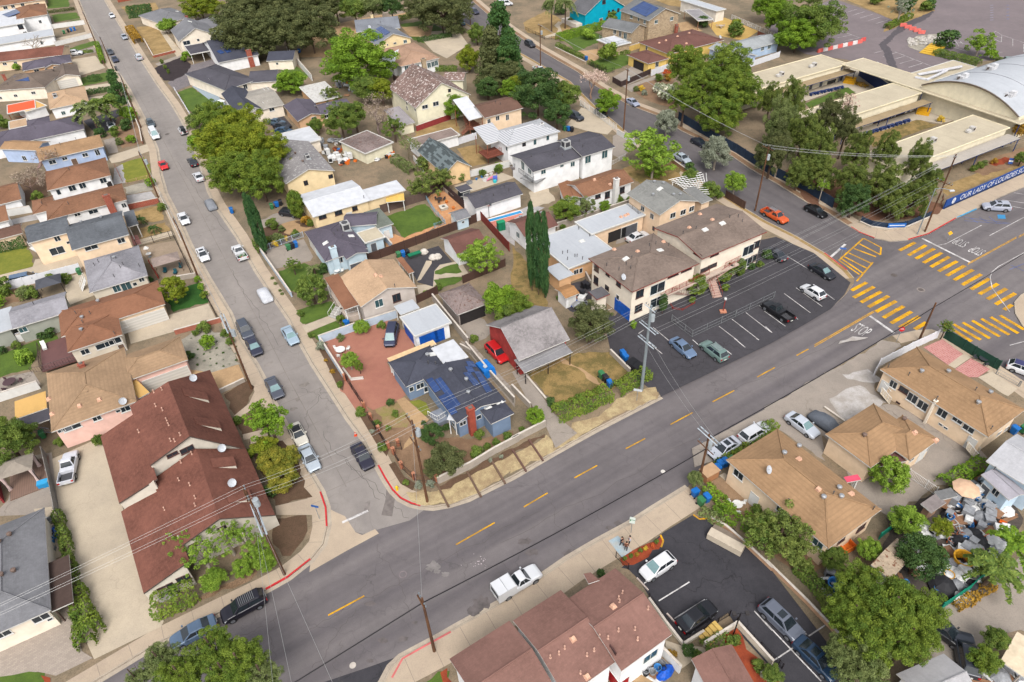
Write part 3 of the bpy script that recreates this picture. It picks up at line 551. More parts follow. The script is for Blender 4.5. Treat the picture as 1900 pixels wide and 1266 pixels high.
patch('mulch_bed',[(785,375),(1085,195),(1105,240),(1090,285),(830,425)],MULCH,3);patch('blue_pad',[(705,235),(775,195),(880,305),(805,355)],groundm('pale_blue_pad',(176,196,206),(190,188,180),.5,1.5,9,.6,.1),4)
for a,b in(((1085,195),(1106,240)),((1106,240),(1090,286)),((1325,48),(1370,80)),((1370,80),(1440,74))):dash(a,b,.2,YPAINT,.2)
for a,b in(((965,550),(1188,417)),((1073,678),(1297,540)),((1187,808),(1410,668)),((1770,752),(1900,895))):dash(a,b,.13,WPAINT,.205)
tile(3,3)
for a,b in(((-10,828),(405,1266)),((50,1120),(225,1005)),((240,868),(300,925)),((315,935),(435,855))):dash(a,b,.13,WPAINT,.205)
tile(2,1)
for a,b in(((1518,1157),(1655,1262)),((1613,1105),(1810,1257)),((1715,1057),(1899,1200)),((1812,1005),(1899,1062)),((928,1210),(965,1185)),((1035,1165),(1150,1262)),((690,1045),(735,1025)),((715,1175),(745,1198)),((500,970),(540,1008))):dash(a,b,.12,WPAINT,.205)
tile(3,1)
for a,b in(((-10,1045),(145,1157)),((135,915),(328,1058)),((225,875),(415,1012)),((130,625),(400,790)),((440,915),(505,962)),((0,1160),(48,1205)),((190,1070),(238,1107))):dash(a,b,.12,WPAINT,.205)
tile(2,2)
for a,b in(((1000,28),(1103,115)),((1325,10),(1505,172)),((1630,0),(1710,66)),((1790,0),(1810,12)),((1550,70),(1610,118))):dash(a,b,.12,WPAINT,.205)
tile()
for a,b in(((1180,640),(1215,705)),((1240,650),(1290,690)),((1400,600),(1470,610)),((1330,640),(1400,650)),((1480,560),(1560,560)),((1460,470),(1500,520)),((1250,690),(1320,660))):crackline('lot_cracks',a,b,.2,CRKD,.07,1.2)
for a,b in(((1350,1040),(1370,1080)),((1270,1090),(1360,1070)),((1360,1070),(1420,1120)),((1300,1010),(1350,1040)),((1400,1120),(1370,1160))):crackline('lot_cracks',a,b,.2,CRKD,.06,.9)
tile(3,3)
patch('cracked_lot',[(1270,720),(1620,560),(1893,330),(1960,330),(1960,900),(1700,900),(1560,1300),(1200,1300),(1180,980)],OLDC,2);patch('mulch_bed',[(-60,1120),(120,1260),(100,1300),(-60,1300)],MULCH,3);patch('sandy_yard',[(0,200),(340,300),(460,420),(260,500),(160,420),(0,300)],DIRT,2)
patch('junk_yard_ground',[(900,80),(1300,-160),(1800,-100),(1893,120),(1740,400),(1330,690),(1100,700),(820,500)],groundm('littered_soil',(104,94,86),(78,72,68),.5,1.5,6,.6,.25),2)
tile(2,3);patch('mulch_bed',[(1540,930),(1640,890),(1880,1240),(1700,1300),(1560,1000)],MULCH,3);patch('walkway',[(1120,960),(1240,1000),(1400,1010),(1420,1040),(1240,1170),(1130,1080)],DRV,3);patch('patio',[(760,1140),(1060,1050),(1180,1160),(1100,1266),(820,1266)],SAND,3)
tile(1,3);patch('lawn',[(1230,1270),(1350,1185),(1400,1200),(1380,1300)],LAWN,3);patch('mulch_bed',[(1360,1180),(1405,1150),(1430,1300),(1370,1300)],MULCH,4)
# ================================================================== houses
def snapdir(d,base=28.5):
 a=math.degrees(math.atan2(d.y,d.x));k=round((a-base)/90.0)*90.0+base
 if abs(a-k)<14:a=k
 return Vector((math.cos(R(a)),math.sin(R(a)),0))
_eps=[0]
class House:
 def __init__(s,label,name='house',cat='house',base=28.5,group=None):
  s.lab,s.name,s.cat,s.base,s.group=label,name,cat,base,group;s.root=None;s.walls=[];s.roofs=[]
 def frame(s,A,B,C,z,dz=None):
  a,b,c=P(A,z),P(B,z),P(C,z);d=b-a;u=snapdir(d,s.base);mid=(a+b)/2;L=d.dot(u);a=mid-u*L/2
  n=Vector((-u.y,u.x,0));W=(c-a).dot(n)
  if W<0:n=-n;W=-W
  return a,u,n,L,W
 def ensure(s,p):
  if s.root is None:s.root=empty(s.name,(p.x,p.y,.1),s.lab,s.cat,s.group)
 def w(s,A,B,C,z=2.9,kind='hip',rc=None,wc=None,slope=.3,oh=.4,z0=.1,axis='u',trim=None,wall=True,posts=False,thick=.15,rname='roof',hi='C'):
  _eps[0]+=1;z+=.006*(_eps[0]%7);trim=trim or TRIM
  a,u,n,L,W=s.frame(A,B,C,z);s.ensure(a+u*L/2+n*W/2)
  if axis=='v' and kind in('gable','shed','vault'):
   a,u,n,L,W=a,n,u,W,L
  q=lambda x,y,zz:a+u*x+n*y+Vector((0,0,zz-z))
  m=min(L,W)/2;r=slope*m
  if kind=='hip':
   if L>=W:rp=[(m,W/2),(L-m,W/2)]
   else:rp=[(L/2,m),(L/2,W-m)]
   if abs(L-W)<.3:rp=[(L/2-.05,W/2),(L/2+.05,W/2)]if L>=W else[(L/2,W/2-.05),(L/2,W/2+.05)]
   V=[(0,0,z),(L,0,z),(L,W,z),(0,W,z),(*rp[0],z+r),(*rp[1],z+r)]
   Fs=[(0,1,5,4),(1,2,5),(2,3,4,5),(3,0,4)]if L>=W else[(0,1,4),(1,2,5,4),(2,3,5),(3,0,4,5)]
  elif kind=='gable':
   r=slope*W/2
   V=[(0,0,z),(L,0,z),(L,W,z),(0,W,z),(0,W/2,z+r),(L,W/2,z+r)];Fs=[(0,1,5,4),(2,3,4,5)]
  elif kind=='shed':
   r=slope*W;V=[(0,0,z),(L,0,z),(L,W,z+r),(0,W,z+r)]if hi=='C' else[(0,0,z+r),(L,0,z+r),(L,W,z),(0,W,z)];Fs=[(0,1,2,3)]
  else:V=[(0,0,z),(L,0,z),(L,W,z),(0,W,z)];Fs=[(0,1,2,3)]
  pv=[q(*v)for v in V];flip=u.cross(n).z<0
  if flip:Fs=[tuple(reversed(f))for f in Fs]
  s.solid(pv,Fs,rc,trim,thick,rname)
  if kind=='flat' and L>4 and W>4:
   mb=MB()
   for x0,x1,y0,y1 in((0,L,0,.18),(0,L,W-.18,W),(0,.18,.18,W-.18),(L-.18,L,.18,W-.18)):
    c=q((x0+x1)/2,(y0+y1)/2,z);mb.obox((c.x,c.y,0),u,n,x1-x0,y1-y0,z+.001,z+.09,trim)
   mb.build('parapet',s.root)
  if wall:
   o=min(oh,L/4,W/4);mb=MB();c0=[q(o,o,z),q(L-o,o,z),q(L-o,W-o,z),q(o,W-o,z)];zt=z-thick-.01
   if kind=='gable':
    ro=slope*o;pen=[(o,z0),(o,z-thick+ro-.02),(W/2,z+r-thick-.02),(W-o,z-thick+ro-.02),(W-o,z0)]
    A0=[q(o,y,zz)for y,zz in pen];A1=[q(L-o,y,zz)for y,zz in pen];k=len(pen);fs=[tuple(range(k))[::-1],tuple(range(k,2*k))]+[(i,(i+1)%k,k+(i+1)%k,k+i)for i in range(k)]
    if not flip:fs=[f[::-1]for f in fs]
    mb.add(A0+A1,fs,wc)
   elif kind=='shed':
    h0,h1=((z,z+r)if hi=='C' else(z+r,z));b4=[Vector((p.x,p.y,z0))for p in c0];t4=[Vector((p.x,p.y,hh-thick-.03))for p,hh in zip(c0,(h0,h0,h1,h1))]
    if flip:b4.reverse();t4.reverse()
    mb.hexa(b4,t4,wc)
   else:mb.prism([(p.x,p.y)for p in c0],z0,zt,wc)
   mb.build('wall',s.root)
   for i in range(4):
    p,e=c0[i],c0[(i+1)%4];d=(e-p);nn=Vector((d.y,-d.x,0)).normalized()
    if flip:nn=-nn
    zz=z-thick+(r if kind=='gable' and i in(1,3)else 0);s.walls.append((Vector((p.x,p.y,0)),d.normalized(),d.length,z0,zz,nn))
  if posts:
   pm=posts if not isinstance(posts,bool)else WHITE
   for x in(.25,L-.25)if L<7 else(.25,L/2,L-.25):
    for y in(.25,W-.25):c=q(x,y,z);mb=MB();mb.box(c.x-.07,c.x+.07,c.y-.07,c.y+.07,z0,z-thick,pm);mb.build('post',s.root)
  s.last=(a,u,n,L,W,z,q);return s
 def solid(s,pv,Fs,rc,trim,thick,rname):
  n=len(pv);mb=MB();mb.add(pv,Fs,rc);lo=[p-Vector((0,0,thick))for p in pv];ed={}
  for f in Fs:
   for i in range(len(f)):ed[(f[i],f[(i+1)%len(f)])]=1
  mb.add(lo,[tuple(reversed(f))for f in Fs],trim)
  for(i,j)in ed:
   if(j,i)not in ed:mb.face([pv[j],pv[i],lo[i],lo[j]],trim)
   elif i<j:mb.tube([pv[i]+Vector((0,0,.01)),pv[j]+Vector((0,0,.01))],.09,rc,5)
  o=mb.build(rname,s.root);s.roofs.append((o,[Vector(p)for p in pv],Fs));return o
 def cust(s,faces,rc,trim=None,thick=.15,rname='roof'):
  ''
  idx={};pv=[];Fs=[]
  for f in faces:
   k=[]
   for p in f:
    if p not in idx:idx[p]=len(pv);pv.append(P(p))
    k.append(idx[p])
   a=Vector((0,0,0));q=[pv[i]for i in k]
   for i in range(len(q)):a+=q[i-1].cross(q[i])
   Fs.append(tuple(k)if a.z>0 else tuple(reversed(k)))
  s.ensure(pv[0]);return s.solid(pv,Fs,rc,trim or TRIM,thick,rname)
 def hit(s,p):
  d=ray(p);best=None
  for o,pv,Fs in s.roofs:
   for f in Fs:
    for i in range(1,len(f)-1):
     a,b,c=pv[f[0]],pv[f[i]],pv[f[i+1]];nn=(b-a).cross(c-a)
     if nn.length<1e-9:continue
     nn.normalize();dn=d.dot(nn)
     if abs(dn)<1e-6:continue
     t=(a-EYE).dot(nn)/dn;h=EYE+d*t
     if all(((y-x).cross(h-x)).dot((b-a).cross(c-a))>=-1e-3 for x,y in((a,b),(b,c),(c,a)))and(best is None or t<best[0]):best=(t,h,nn if nn.z>0 else-nn,o)
  return best
 def rv(s,kind,*pts):
  for p in pts:
   h=s.hit(p)
   if h is None:print('rv miss',s.lab,kind,p);continue
   t,c,nn,o=h;mb=MB();x,y,z=c;u=snapdir(Vector((1,.5,0)),s.base);n=Vector((-u.y,u.x,0));ex=Vector((.02,0,0))
   if kind=='vent':mb.lathe([(.16,-.15),(.16,.22),(.3,.26),(.28,.42),(.1,.5)],CHROME,c,10);nm='roof_vent'
   elif kind=='bvent':mb.lathe([(.16,-.15),(.16,.22),(.28,.26),(.26,.40),(.1,.46)],plain((120,100,90),.6),c,10);nm='roof_vent'
   elif kind=='pipe':mb.lathe([(.05,-.2),(.05,.5),(.09,.5),(.09,.6)],plain((90,88,88),.6),c,8);nm='vent_pipe'
   elif kind=='tpipe':mb.lathe([(.15,-.05),(.06,.08),(.06,.4),(.1,.4),(.08,.5)],plain((206,164,144),.7),c,8);nm='vent_pipe'
   elif kind=='sky':
    q=[c+u*a+n*b for a,b in((-.55,-.4),(.55,-.4),(.55,.4),(-.55,.4))];
    for k in q:k.z=z-((k-c).dot(nn)/nn.z)
    mb.hexa([k-nn*.05 for k in q],[c+(k-c)*.8+nn*.16 for k in q],plain((226,226,222),.3));nm='skylight'
   elif kind=='hvent':
    q=[c+u*a+n*b for a,b in((-.3,-.3),(.3,-.3),(.3,.3),(-.3,.3))]
    for k in q:k.z=z-((k-c).dot(nn)/nn.z)
    mb.hexa([k-nn*.05 for k in q],[c+(k-c)*.6+nn*.3 for k in q],plain((226,178,150),.7));nm='roof_vent'
   elif kind=='dish':
    mb.tube([c-nn*.1,c+Vector((0,0,.6))],.03,CHROME,6);dd=Vector((.55,-.55,.55)).normalized();tt=dd.cross(Vector((0,0,1))).normalized();bb=dd.cross(tt);c2=c+Vector((0,0,.7))
    rr=[[c2+(tt*math.cos(2*math.pi*k/14)+bb*math.sin(2*math.pi*k/14))*r_+dd*h_ for k in range(14)]for r_,h_ in((.02,-.06),(.3,-.02),(.5,.08))]
    mb.add([v for g in rr for v in g],[(i*14+k,i*14+(k+1)%14,(i+1)*14+(k+1)%14,(i+1)*14+k)for i in range(2)for k in range(14)],plain((196,200,206),.5));mb.tube([c2,c2+dd*.5],.02,CHROME,5);nm='satellite_dish'
   elif kind in('ac','ac2'):
    k=1.0 if kind=='ac' else 1.5;mb.obox((x,y,0),u,n,1.2*k,1.2*k,z-.35,z+.15,plain((170,176,180),.5));mb.obox((x,y,0),u,n,1.0*k,1.0*k,z+.15,z+1.0*k,plain((186,186,184),.5))
    mb.obox((x,y,0),u,n,1.02*k,.7*k,z+.3,z+.85*k,plain((70,70,74),.6));mb.obox((x,y,0),u,n,.7*k,1.02*k,z+.31,z+.84*k,plain((70,70,74),.6));mb.lathe([(.38*k,0),(.38*k,.06)],plain((80,80,84),.6),(x,y,z+1.0*k),12);nm='air_conditioner'
   elif kind=='unit':
    mb.obox((x,y,0),u,n,1.9,1.0,z-.2,z+.15,plain((190,186,176),.6));mb.obox((x+.5,y+.3,0),u,n,.9,1.0,z+.15,z+1.0,plain((206,202,196),.5));mb.obox((x-.55,y-.3,0),u,n,1.1,.7,z+.15,z+.6,plain((214,210,204),.5));mb.obox((x+.5,y+.3,0),u,n,.7,1.03,z+.3,z+.85,plain((72,62,60),.6));nm='air_conditioner'
   mb.build(nm,o)
  return s
 def solar(s,*quads):
  for qd in quads:
   hs=[s.hit(p)for p in qd]
   if any(h is None for h in hs):print('solar miss',s.lab,qd);continue
   nn=hs[0][2];b=[h[1]+nn*.06 for h in hs];
   a=Vector((0,0,0))
   for i in range(4):a+=b[i-1].cross(b[i])
   if a.z<0:b.reverse()
   MB().hexa(b,[v+nn*.07 for v in b],solarm()).build('solar_panel',hs[0][3])
  return s
 def chim(s,p,ztop,a=.8,b=.6,m=None,z0=.1,cap=True):
  c=P(p,ztop);u=snapdir(Vector((1,.5,0)),s.base);n=Vector((-u.y,u.x,0));mb=MB();mb.obox((c.x,c.y,0),u,n,a,b,z0,ztop-.2,m or BRICKRED);mb.obox((c.x,c.y,0),u,n,a+.16,b+.16,ztop-.2,ztop-.06,m or BRICKRED)
  mb.obox((c.x,c.y,0),u,n,a*.55,b*.55,ztop-.06,ztop+.12,plain((120,110,104),.8));mb.build('chimney',s.roofs[0][0]if s.roofs else s.root);return s
 def win(s,*items):
  for it in items:
   x,y,wd,ht=it[:4];kind=it[4]if len(it)>4 else 'win';d=ray((x,y));best=None
   for(o,u,L,z0,z1,nn)in s.walls:
    dn=d.dot(nn)
    if dn>-.05:continue
    t=(o-EYE).dot(nn)/dn;h=EYE+d*t;k=(h-o).dot(u)
    miss=max(0,.2-k,k-L+.2)+max(0,z0-h.z,h.z-z1)
    if miss<1.6 and(best is None or miss+t*.01<best[0]):best=(miss+t*.01,h,k,o,u,L,z0,z1,nn)
   if best is None:print('win miss',s.lab,it);continue
   _,h,k,o,u,L,z0,z1,nn=best;wd=min(wd,L-.2);k=min(max(k,wd/2+.1),L-wd/2-.1)
   zc=h.z
   if kind in('door','garage','reddoor','whitedoor','opening','tarp','greydoor'):zc=z0+ht/2+.02 if kind!='hdoor' else zc
   zc=min(max(zc,z0+ht/2+.05),z1-ht/2-.08)
   c=o+u*k;bx=lambda mb,x0,x1,za,zb,d0,d1,m:mb.hexa(*[[c+u*a_+nn*b_+Vector((0,0,zc+zz))for a_,b_ in((x0,d1),(x1,d1),(x1,d0),(x0,d0))]for zz in(za,zb)],m)
   e=.07;W2,H2=wd/2,ht/2;mb=MB()
   if kind in('win','dwin','cwin','nwin'):
    fm={'win':WHITE,'dwin':plain((90,60,56),.6),'cwin':WHITE,'nwin':WHITE}[kind];gm=GLASSC if kind=='cwin' else GLASS
    bx(mb,-W2,W2,-H2,-H2+e,-.03,.06,fm);bx(mb,-W2,W2,H2-e,H2,-.03,.06,fm);bx(mb,-W2,-W2+e,-H2+e,H2-e,-.03,.055,fm);bx(mb,W2-e,W2,-H2+e,H2-e,-.03,.055,fm)
    if wd>.8:bx(mb,-.03,.03,-H2+e,H2-e,-.03,.05,fm)
    f=mb.build('window',s.root);g=MB();bx(g,-W2+e,W2-e,-H2+e,H2-e,-.02,.025,gm);g.build('pane',f)
    if wd>1.0:g=MB();bx(g,-W2-.06,W2+.06,-H2-.09,-H2-.001,-.02,.11,fm);g.build('sill',f)
   else:
    m={'door':plain((120,96,80),.6),'garage':stripem('white_garage_door',(214,210,202),(232,228,220),.5,'Y'),'reddoor':plain((176,24,34),.5),'whitedoor':WHITE,'greydoor':plain((96,98,104),.6),'opening':plain((46,42,42),.9),'tarp':plain((20,92,190),.5,0,.25,1.2)}[kind]
    bx(mb,-W2,W2,-H2,H2,-.03,.04,m);nm={'garage':'garage_door','opening':'dark_opening','tarp':'blue_tarp'}.get(kind,'door');f=mb.build(nm,s.root)
    if nm in('door','garage_door'):g=MB();bx(g,-W2-.08,W2+.08,H2,H2+.08,-.02,.07,WHITE);bx(g,-W2-.08,-W2,-H2,H2,-.02,.06,WHITE);bx(g,W2,W2+.08,-H2,H2,-.02,.06,WHITE);g.build('door_frame',f)
  return s
 def part(s,name,mb):s.ensure(Vector((mb.v[0][0],mb.v[0][1],0)));mb.build(name,s.root);return s
 def box(s,name,A,B,C,z0,z1,m,z=None):
  ''
  a,u,n,L,W=s.frame(A,B,C,z1 if z is None else z);c=a+u*L/2+n*W/2;mb=MB();mb.obox((c.x,c.y,0),u,n,L,W,z0,z1,m);s.ensure(c);mb.build(name,s.root);return s
 def rail(s,pts,z,h=1.0,m=None,name='railing',step=.35):
  q=[P(p,z)for p in pts];mb=MB();m=m or WHITE
  for a,b in zip(q,q[1:]):
   ln=(b-a).length;k=max(1,int(ln/step));up=Vector((0,0,1));mb.tube([a+up*h,b+up*h],.045,m,4);mb.tube([a+up*.12,b+up*.12],.03,m,4)
   for i in range(k+1):c=a.lerp(b,i/k);mb.tube([c,c+up*h],.022 if i%5 else .045,m,4)
  s.ensure(q[0]);mb.build(name,s.root);return s
 def stairs(s,p0,z0,p1,z1,wd,m,rail=None):
  a,b=P(p0,z0),P(p1,z1);d=b-a;hz=Vector((d.x,d.y,0));n=max(2,int(round(abs(z1-z0)/.18)));u=hz.normalized();v=Vector((-u.y,u.x,0));mb=MB();st=hz.length/n
  for i in range(n):
   c=a+u*st*(i+.5);zz=z0+(z1-z0)*(i+1)/n;mb.obox((c.x,c.y,0),u,v,st*.98,wd,zz-.16,zz,m)
  for sg in(-1,1):
   e=v*(wd/2*sg);mb.tube([a+e-Vector((0,0,.1)),b+e-Vector((0,0,.1))],.08,m,4)
  s.ensure(a);mb.build('stairs',s.root)
  if rail:
   mb=MB()
   for sg in(-1,1):
    e=v*(wd/2*sg);up=Vector((0,0,.95));mb.tube([a+e+up,b+e+up],.04,rail,4)
    for i in range(n//2+1):c=a.lerp(b,i/(n//2))+e;mb.tube([c,c+up],.025,rail,4)
   mb.build('stair_railing',s.root)
  return s
RT={}
def rf(c,**k):return roofm(c,**k)
TAN=roofm((176,146,116),rows=.62);TANB=roofm((174,140,106),rows=.62,var=.18);LTAN=roofm((204,172,140));BRN=roofm((148,108,84),var=.24);ORB=roofm((150,106,82),var=.18);RBR=roofm((134,88,75),var=.26);DBR=roofm((120,92,80));MAU=roofm((146,110,100),var=.18)
DGR=roofm((92,90,98),var=.2);MGR=roofm((108,112,118),var=.24);LGR=roofm((160,158,164),var=.26);GRY=roofm((134,134,138),var=.2);PGR=roofm((104,98,110),var=.18);BGR=roofm((124,110,100),var=.22);NAVY=roofm((80,82,94),var=.2);GGR=roofm((126,132,122),var=.2)
APT=roofm((140,124,114),var=.24);WHR=plain((208,210,215),.7,0,.1,.8);WHF=roofm((194,198,204),var=.06);CRF=roofm((204,192,168),var=.12);CRF2=roofm((174,154,122),var=.16);BRF=roofm((122,86,78),var=.18);OLDR=roofm((142,118,110),var=.3,fleck=(222,212,206));RUST=roofm((152,136,132),var=.34,fleck=(118,92,82));STRP=stripem('striped_metal_roof',(150,152,158),(214,215,218),.5,'Y');PATR=roofm((84,92,94),patch=1.0)
def wl(c,var=.09):return plain(tuple(min(255,v*1.1)for v in c),.9,0,var,.7,.15)
CRM=wl((236,220,202));CRM2=wl((232,206,176));WHT=wl((240,240,238));PINK=wl((236,190,176));PEACH=wl((242,204,174));BLUW=wl((168,184,212));PBLU=wl((188,206,216));YEL=wl((230,208,166));GRW=wl((190,180,172));SLATE=wl((116,134,158));TANW=wl((206,168,132));REDW=wl((150,60,56),.3);OLV=wl((222,190,112));TURQ=wl((0,158,184));STONE=brickm('rubble_stone',(206,182,146),(164,138,110),(180,168,150),.6,.35);BEIGE=wl((214,204,186));PYEL=wl((222,216,190));REDT=plain((150,52,44),.6,0,.1)
AWN=plain((238,96,52),.7,0,.1);PATIO=roofm((226,182,112),var=.08)
tile(0,0)
h=House('cream house with brown roof cut by the top left photo corner');h.w((-60,55),(330,-5),(250,-130),3.2,'hip',BRN,CRM2);h.win((95,48,1.3,1.1),(165,35,1.3,1.1),(270,35,2,1.1),(40,58,1.5,1.1))
h=House('white two storey house with arched porch and brown hip roof');h.w((120,140),(350,108),(330,30),5.2,'hip',BRN,WHT);h.w((-60,215),(180,165),(150,60),5.0,'flat',WHR,WHT);h.w((-40,330),(400,265),(385,210),3.0,'flat',WHF,WHT)
h.solar([(15,110),(60,128),(150,95),(120,70)],[(0,300),(30,350),(80,340),(60,285)],[(80,290),(90,320),(135,315),(130,283)],[(270,258),(280,280),(350,270),(340,248)]);h.win((145,185,1.6,1.5,'dwin'),(295,160,.9,1.1),(185,243,1.2,1.0),(305,315,.8,1.2,'cwin'),(45,265,2,1.6,'opening'),(110,258,2,1.6,'opening'))
h=House('cream house under long reddish brown gable roof behind bare tree');h.w((-150,470),(458,405),(440,345),3.0,'gable',RBR,CRM2);h.win((35,470,1.2,.8),(115,465,1.0,1.0))
h=House('low tan house with dark purple grey roof beside concrete yard');h.w((165,515),(530,460),(495,405),2.8,'hip',PGR,TANW);h.w((330,497),(450,478),(400,440),2.9,'gable',PGR,TANW,axis='v');h.win((270,522,1.4,1.0),(345,515,1.0,1.0),(408,500,1.2,1.0))
h=House('cream house with grey brown roof and white garage door facing left street');h.w((-60,668),(330,640),(330,530),3.4,'hip',BGR,CRM);h.w((395,590),(590,558),(480,490),2.9,'gable',BGR,CRM,axis='v');h.w((250,580),(400,555),(330,520),2.9,'gable',BGR,CRM)
h.solar([(105,565),(115,597),(220,598),(210,568)]);h.win((500,615,4.8,2.2,'garage'),(115,703,1.0,.8),(245,682,1.2,.8),(0,720,1,.8));h.rv('pipe',(60,622),(160,540));h.chim((20,545),5.0)
h=House('white house with pale tan hip roof and bright orange patio cover');h.w((365,812),(650,735),(330,690),2.9,'hip',LTAN,WHT);h.w((190,825),(345,775),(255,735),2.7,'flat',PATIO,WHT)
h.w((52,836),(265,795),(45,775),2.8,'flat',AWN,None,wall=False,posts=plain((150,84,50),.7),rname='orange_patio_cover');h.win((465,830,1.0,1.0,'cwin'),(570,808,1,1));h.rv('ac',(410,715));h.rail([(110,885),(280,860)],.2,.9,plain((190,96,50),.7))
h=House('long low house with dark purple grey roof below orange patio');h.w((-100,1105),(620,945),(560,850),2.9,'hip',PGR,WHT);h.w((200,948),(370,908),(330,860),3.1,'hip',PGR,WHT);h.w((65,950),(205,925),(180,870),3.0,'flat',LTAN,WHT);h.rv('pipe',(445,1025),(260,945))
h=House('blue grey stucco house with light brown roof and white window trim');h.w((285,1170),(765,1088),(695,995),3.6,'gable',roofm((176,142,108),var=.22),BLUW);h.w((-10,1095),(270,1105),(250,1035),3.5,'gable',roofm((176,142,108),var=.22),BLUW)
h.win((180,1163,1.1,1.2),(385,1190,1.4,1.0),(475,1165,1.1,.8),(625,1138,1.2,.9),(715,1120,1.0,1.4),(540,1172,1.1,2.1,'door'));h.rv('pipe',(560,1028),(445,1065),(410,1105));h.rv('vent',(370,1060))
tile(0,1)
h=House('white house with brown hip roof and barred windows near red car');h.w((345,148),(815,48),(720,-76),3.4,'hip',BRN,WHT);h.win((530,135,1.4,1.3),(605,115,1.3,1.3),(758,80,1.3,1.2),(430,165,.8,1.2),(830,60,1,1.9,'opening'));h.rv('pipe',(510,5));h.rail([(850,-10),(900,90)],.2,1.0,BRICKRED)
h=House('white house with brown hip roof and tall red brick chimney');h.w((345,358),(935,232),(900,100),3.4,'hip',BRN,WHT);h.w((240,328),(400,290),(330,205),3.2,'hip',BRN,WHT);h.chim((775,185),5.6,1.3,.6);h.win((568,330,1.1,.7),(685,308,1.7,.9),(925,258,.9,1.0));h.rv('bvent',(460,198));h.rv('pipe',(310,255),(505,255))
h=House('cream two storey house with dark grey gable roofs and balcony');h.w((525,585),(950,482),(880,305),4.6,'gable',MGR,CRM2);h.w((205,535),(520,462),(475,340),5.2,'gable',MGR,CRM2);h.w((935,422),(1015,402),(975,295),3.0,'flat',MGR,None,wall=False,posts=True)
h.w((-60,520),(165,470),(150,395),2.8,'gable',DBR,CRM2);h.rv('vent',(600,390),(745,355));h.win((420,505,1.0,1.1),(420,595,2.4,1.5,'nwin'),(668,568,2.2,.9,'nwin'),(890,520,1.3,1.0,'nwin'),(500,535,.6,.6));h.rail([(215,560),(285,600),(290,540)],2.3,.9,WHITE);h.box('balcony',(215,575),(290,615),(270,540),2.1,2.3,WHITE)
h.part('walkway_cover',MB().hexa([P((845,600),.2),P((885,585),.2),P((870,505),4),P((830,515),4)],[P((845,600),.3),P((885,585),.3),P((870,505),4.1),P((830,515),4.1)],WHITE))
h=House('grey shingled hip roof house with white side stairs below cream house');h.w((655,893),(1088,785),(1000,562),3.6,'hip',LGR,BEIGE,slope=.42);h.rv('vent',(840,650));h.rv('pipe',(725,680),(695,705),(905,700),(885,722),(1025,710),(840,790));h.win((1040,808,.9,.8),(850,860,1.2,1.4,'cwin'),(925,850,1.6,1.8,'cwin'),(990,840,.7,.7));h.stairs((600,880),.2,(625,800),2.0,1.1,WHITE,WHITE)
h=House('grey green walled house with pale speckled grey gable roof');h.w((90,1172),(505,1040),(470,898),3.4,'gable',LGR,wl((150,152,142)));h.w((-90,1225),(88,1165),(50,1012),3.2,'flat',WHF,wl((150,152,142)));h.win((148,1182,1.2,1.0,'cwin'));h.rv('pipe',(250,990))
h=House('tan house with sprawling orange brown roof and wide pale garage door');h.w((425,1028),(1160,822),(1200,990),3.4,'hip',ORB,CRM2);h.w((495,1335),(900,1215),(840,1040),3.4,'hip',ORB,BEIGE);h.rv('vent',(722,970),(605,1090),(600,1180));h.rv('pipe',(560,1060),(665,1060),(610,1125),(845,1210));h.win((1080,1070,7.0,2.3,'garage'),(895,1140,1.4,1.3,'cwin'),(880,1245,1.8,1.1,'nwin'))
tile(0,2)
h.win((770,40,2.6,1.0,'nwin'),(625,90,1.2,1.0),(870,15,.8,1.4,'door'))
h=House('salmon pink house with large tan hip roof and yellow patio covers');h.w((375,672),(1005,462),(290,265),3.9,'hip',TAN,PINK,slope=.3);h.w((880,320),(1380,150),(1300,-15),3.6,'hip',TAN,PINK,slope=.3)
h.w((110,578),(345,510),(315,385),3.0,'flat',PATIO,None,wall=False,posts=True,rname='yellow_patio_cover');h.w((1020,432),(1098,388),(1050,258),3.0,'flat',PATIO,None,wall=False,posts=True,rname='yellow_patio_cover');h.w((135,660),(370,590),(330,510),2.8,'flat',DGR,None,wall=False,posts=plain((90,94,104),.6))
h.rail([(160,660),(380,690)],1.2,1.0,plain((96,100,110),.6));h.cust([[(525,455,4.35),(640,388,5.15),(700,300,5.1),(560,380,4.4)],[(780,370,4.4),(640,388,5.15),(700,300,5.1),(800,330,4.5)]],TAN,WHITE,.2)
h.rv('hvent',(335,325),(360,440),(385,550),(585,490),(730,445));h.rv('dish',(915,480));h.chim((590,175),5.4);h.win((445,665,.9,.7),(525,640,2.2,.9),(710,575,1.1,.9),(870,525,.7,.5),(920,510,1.3,.9),(1225,250,6.2,2.2,'garage'))
h=House('long dark brown town house row with gabled cream end walls and dormers',base=29.0)
tile();TR=plain((92,80,74),.7)
def zz(p):return(170+p[0]/2.753,670+p[1]/2.753,p[2])
def quad(*ps):h.cust([[zz(p)for p in ps]],RBR,TR,.2)
quad((605,45,2.4),(788,450,2.4),(500,384,8.5),(390,105,8.5));quad((500,384,8.5),(300,532,7.0),(195,230,7.0),(390,105,8.5))
quad((788,448,2.45),(938,786,2.45),(652,806,6.2),(533,448,6.2));quad((652,806,6.2),(462,942,4.7),(305,610,4.7),(533,448,6.2))
quad((45,385,4.2),(140,726,4.2),(335,602,6.3),(222,266,6.3));quad((150,770,2.6),(265,1187,2.6),(500,1020,4.5),(345,634,4.5))
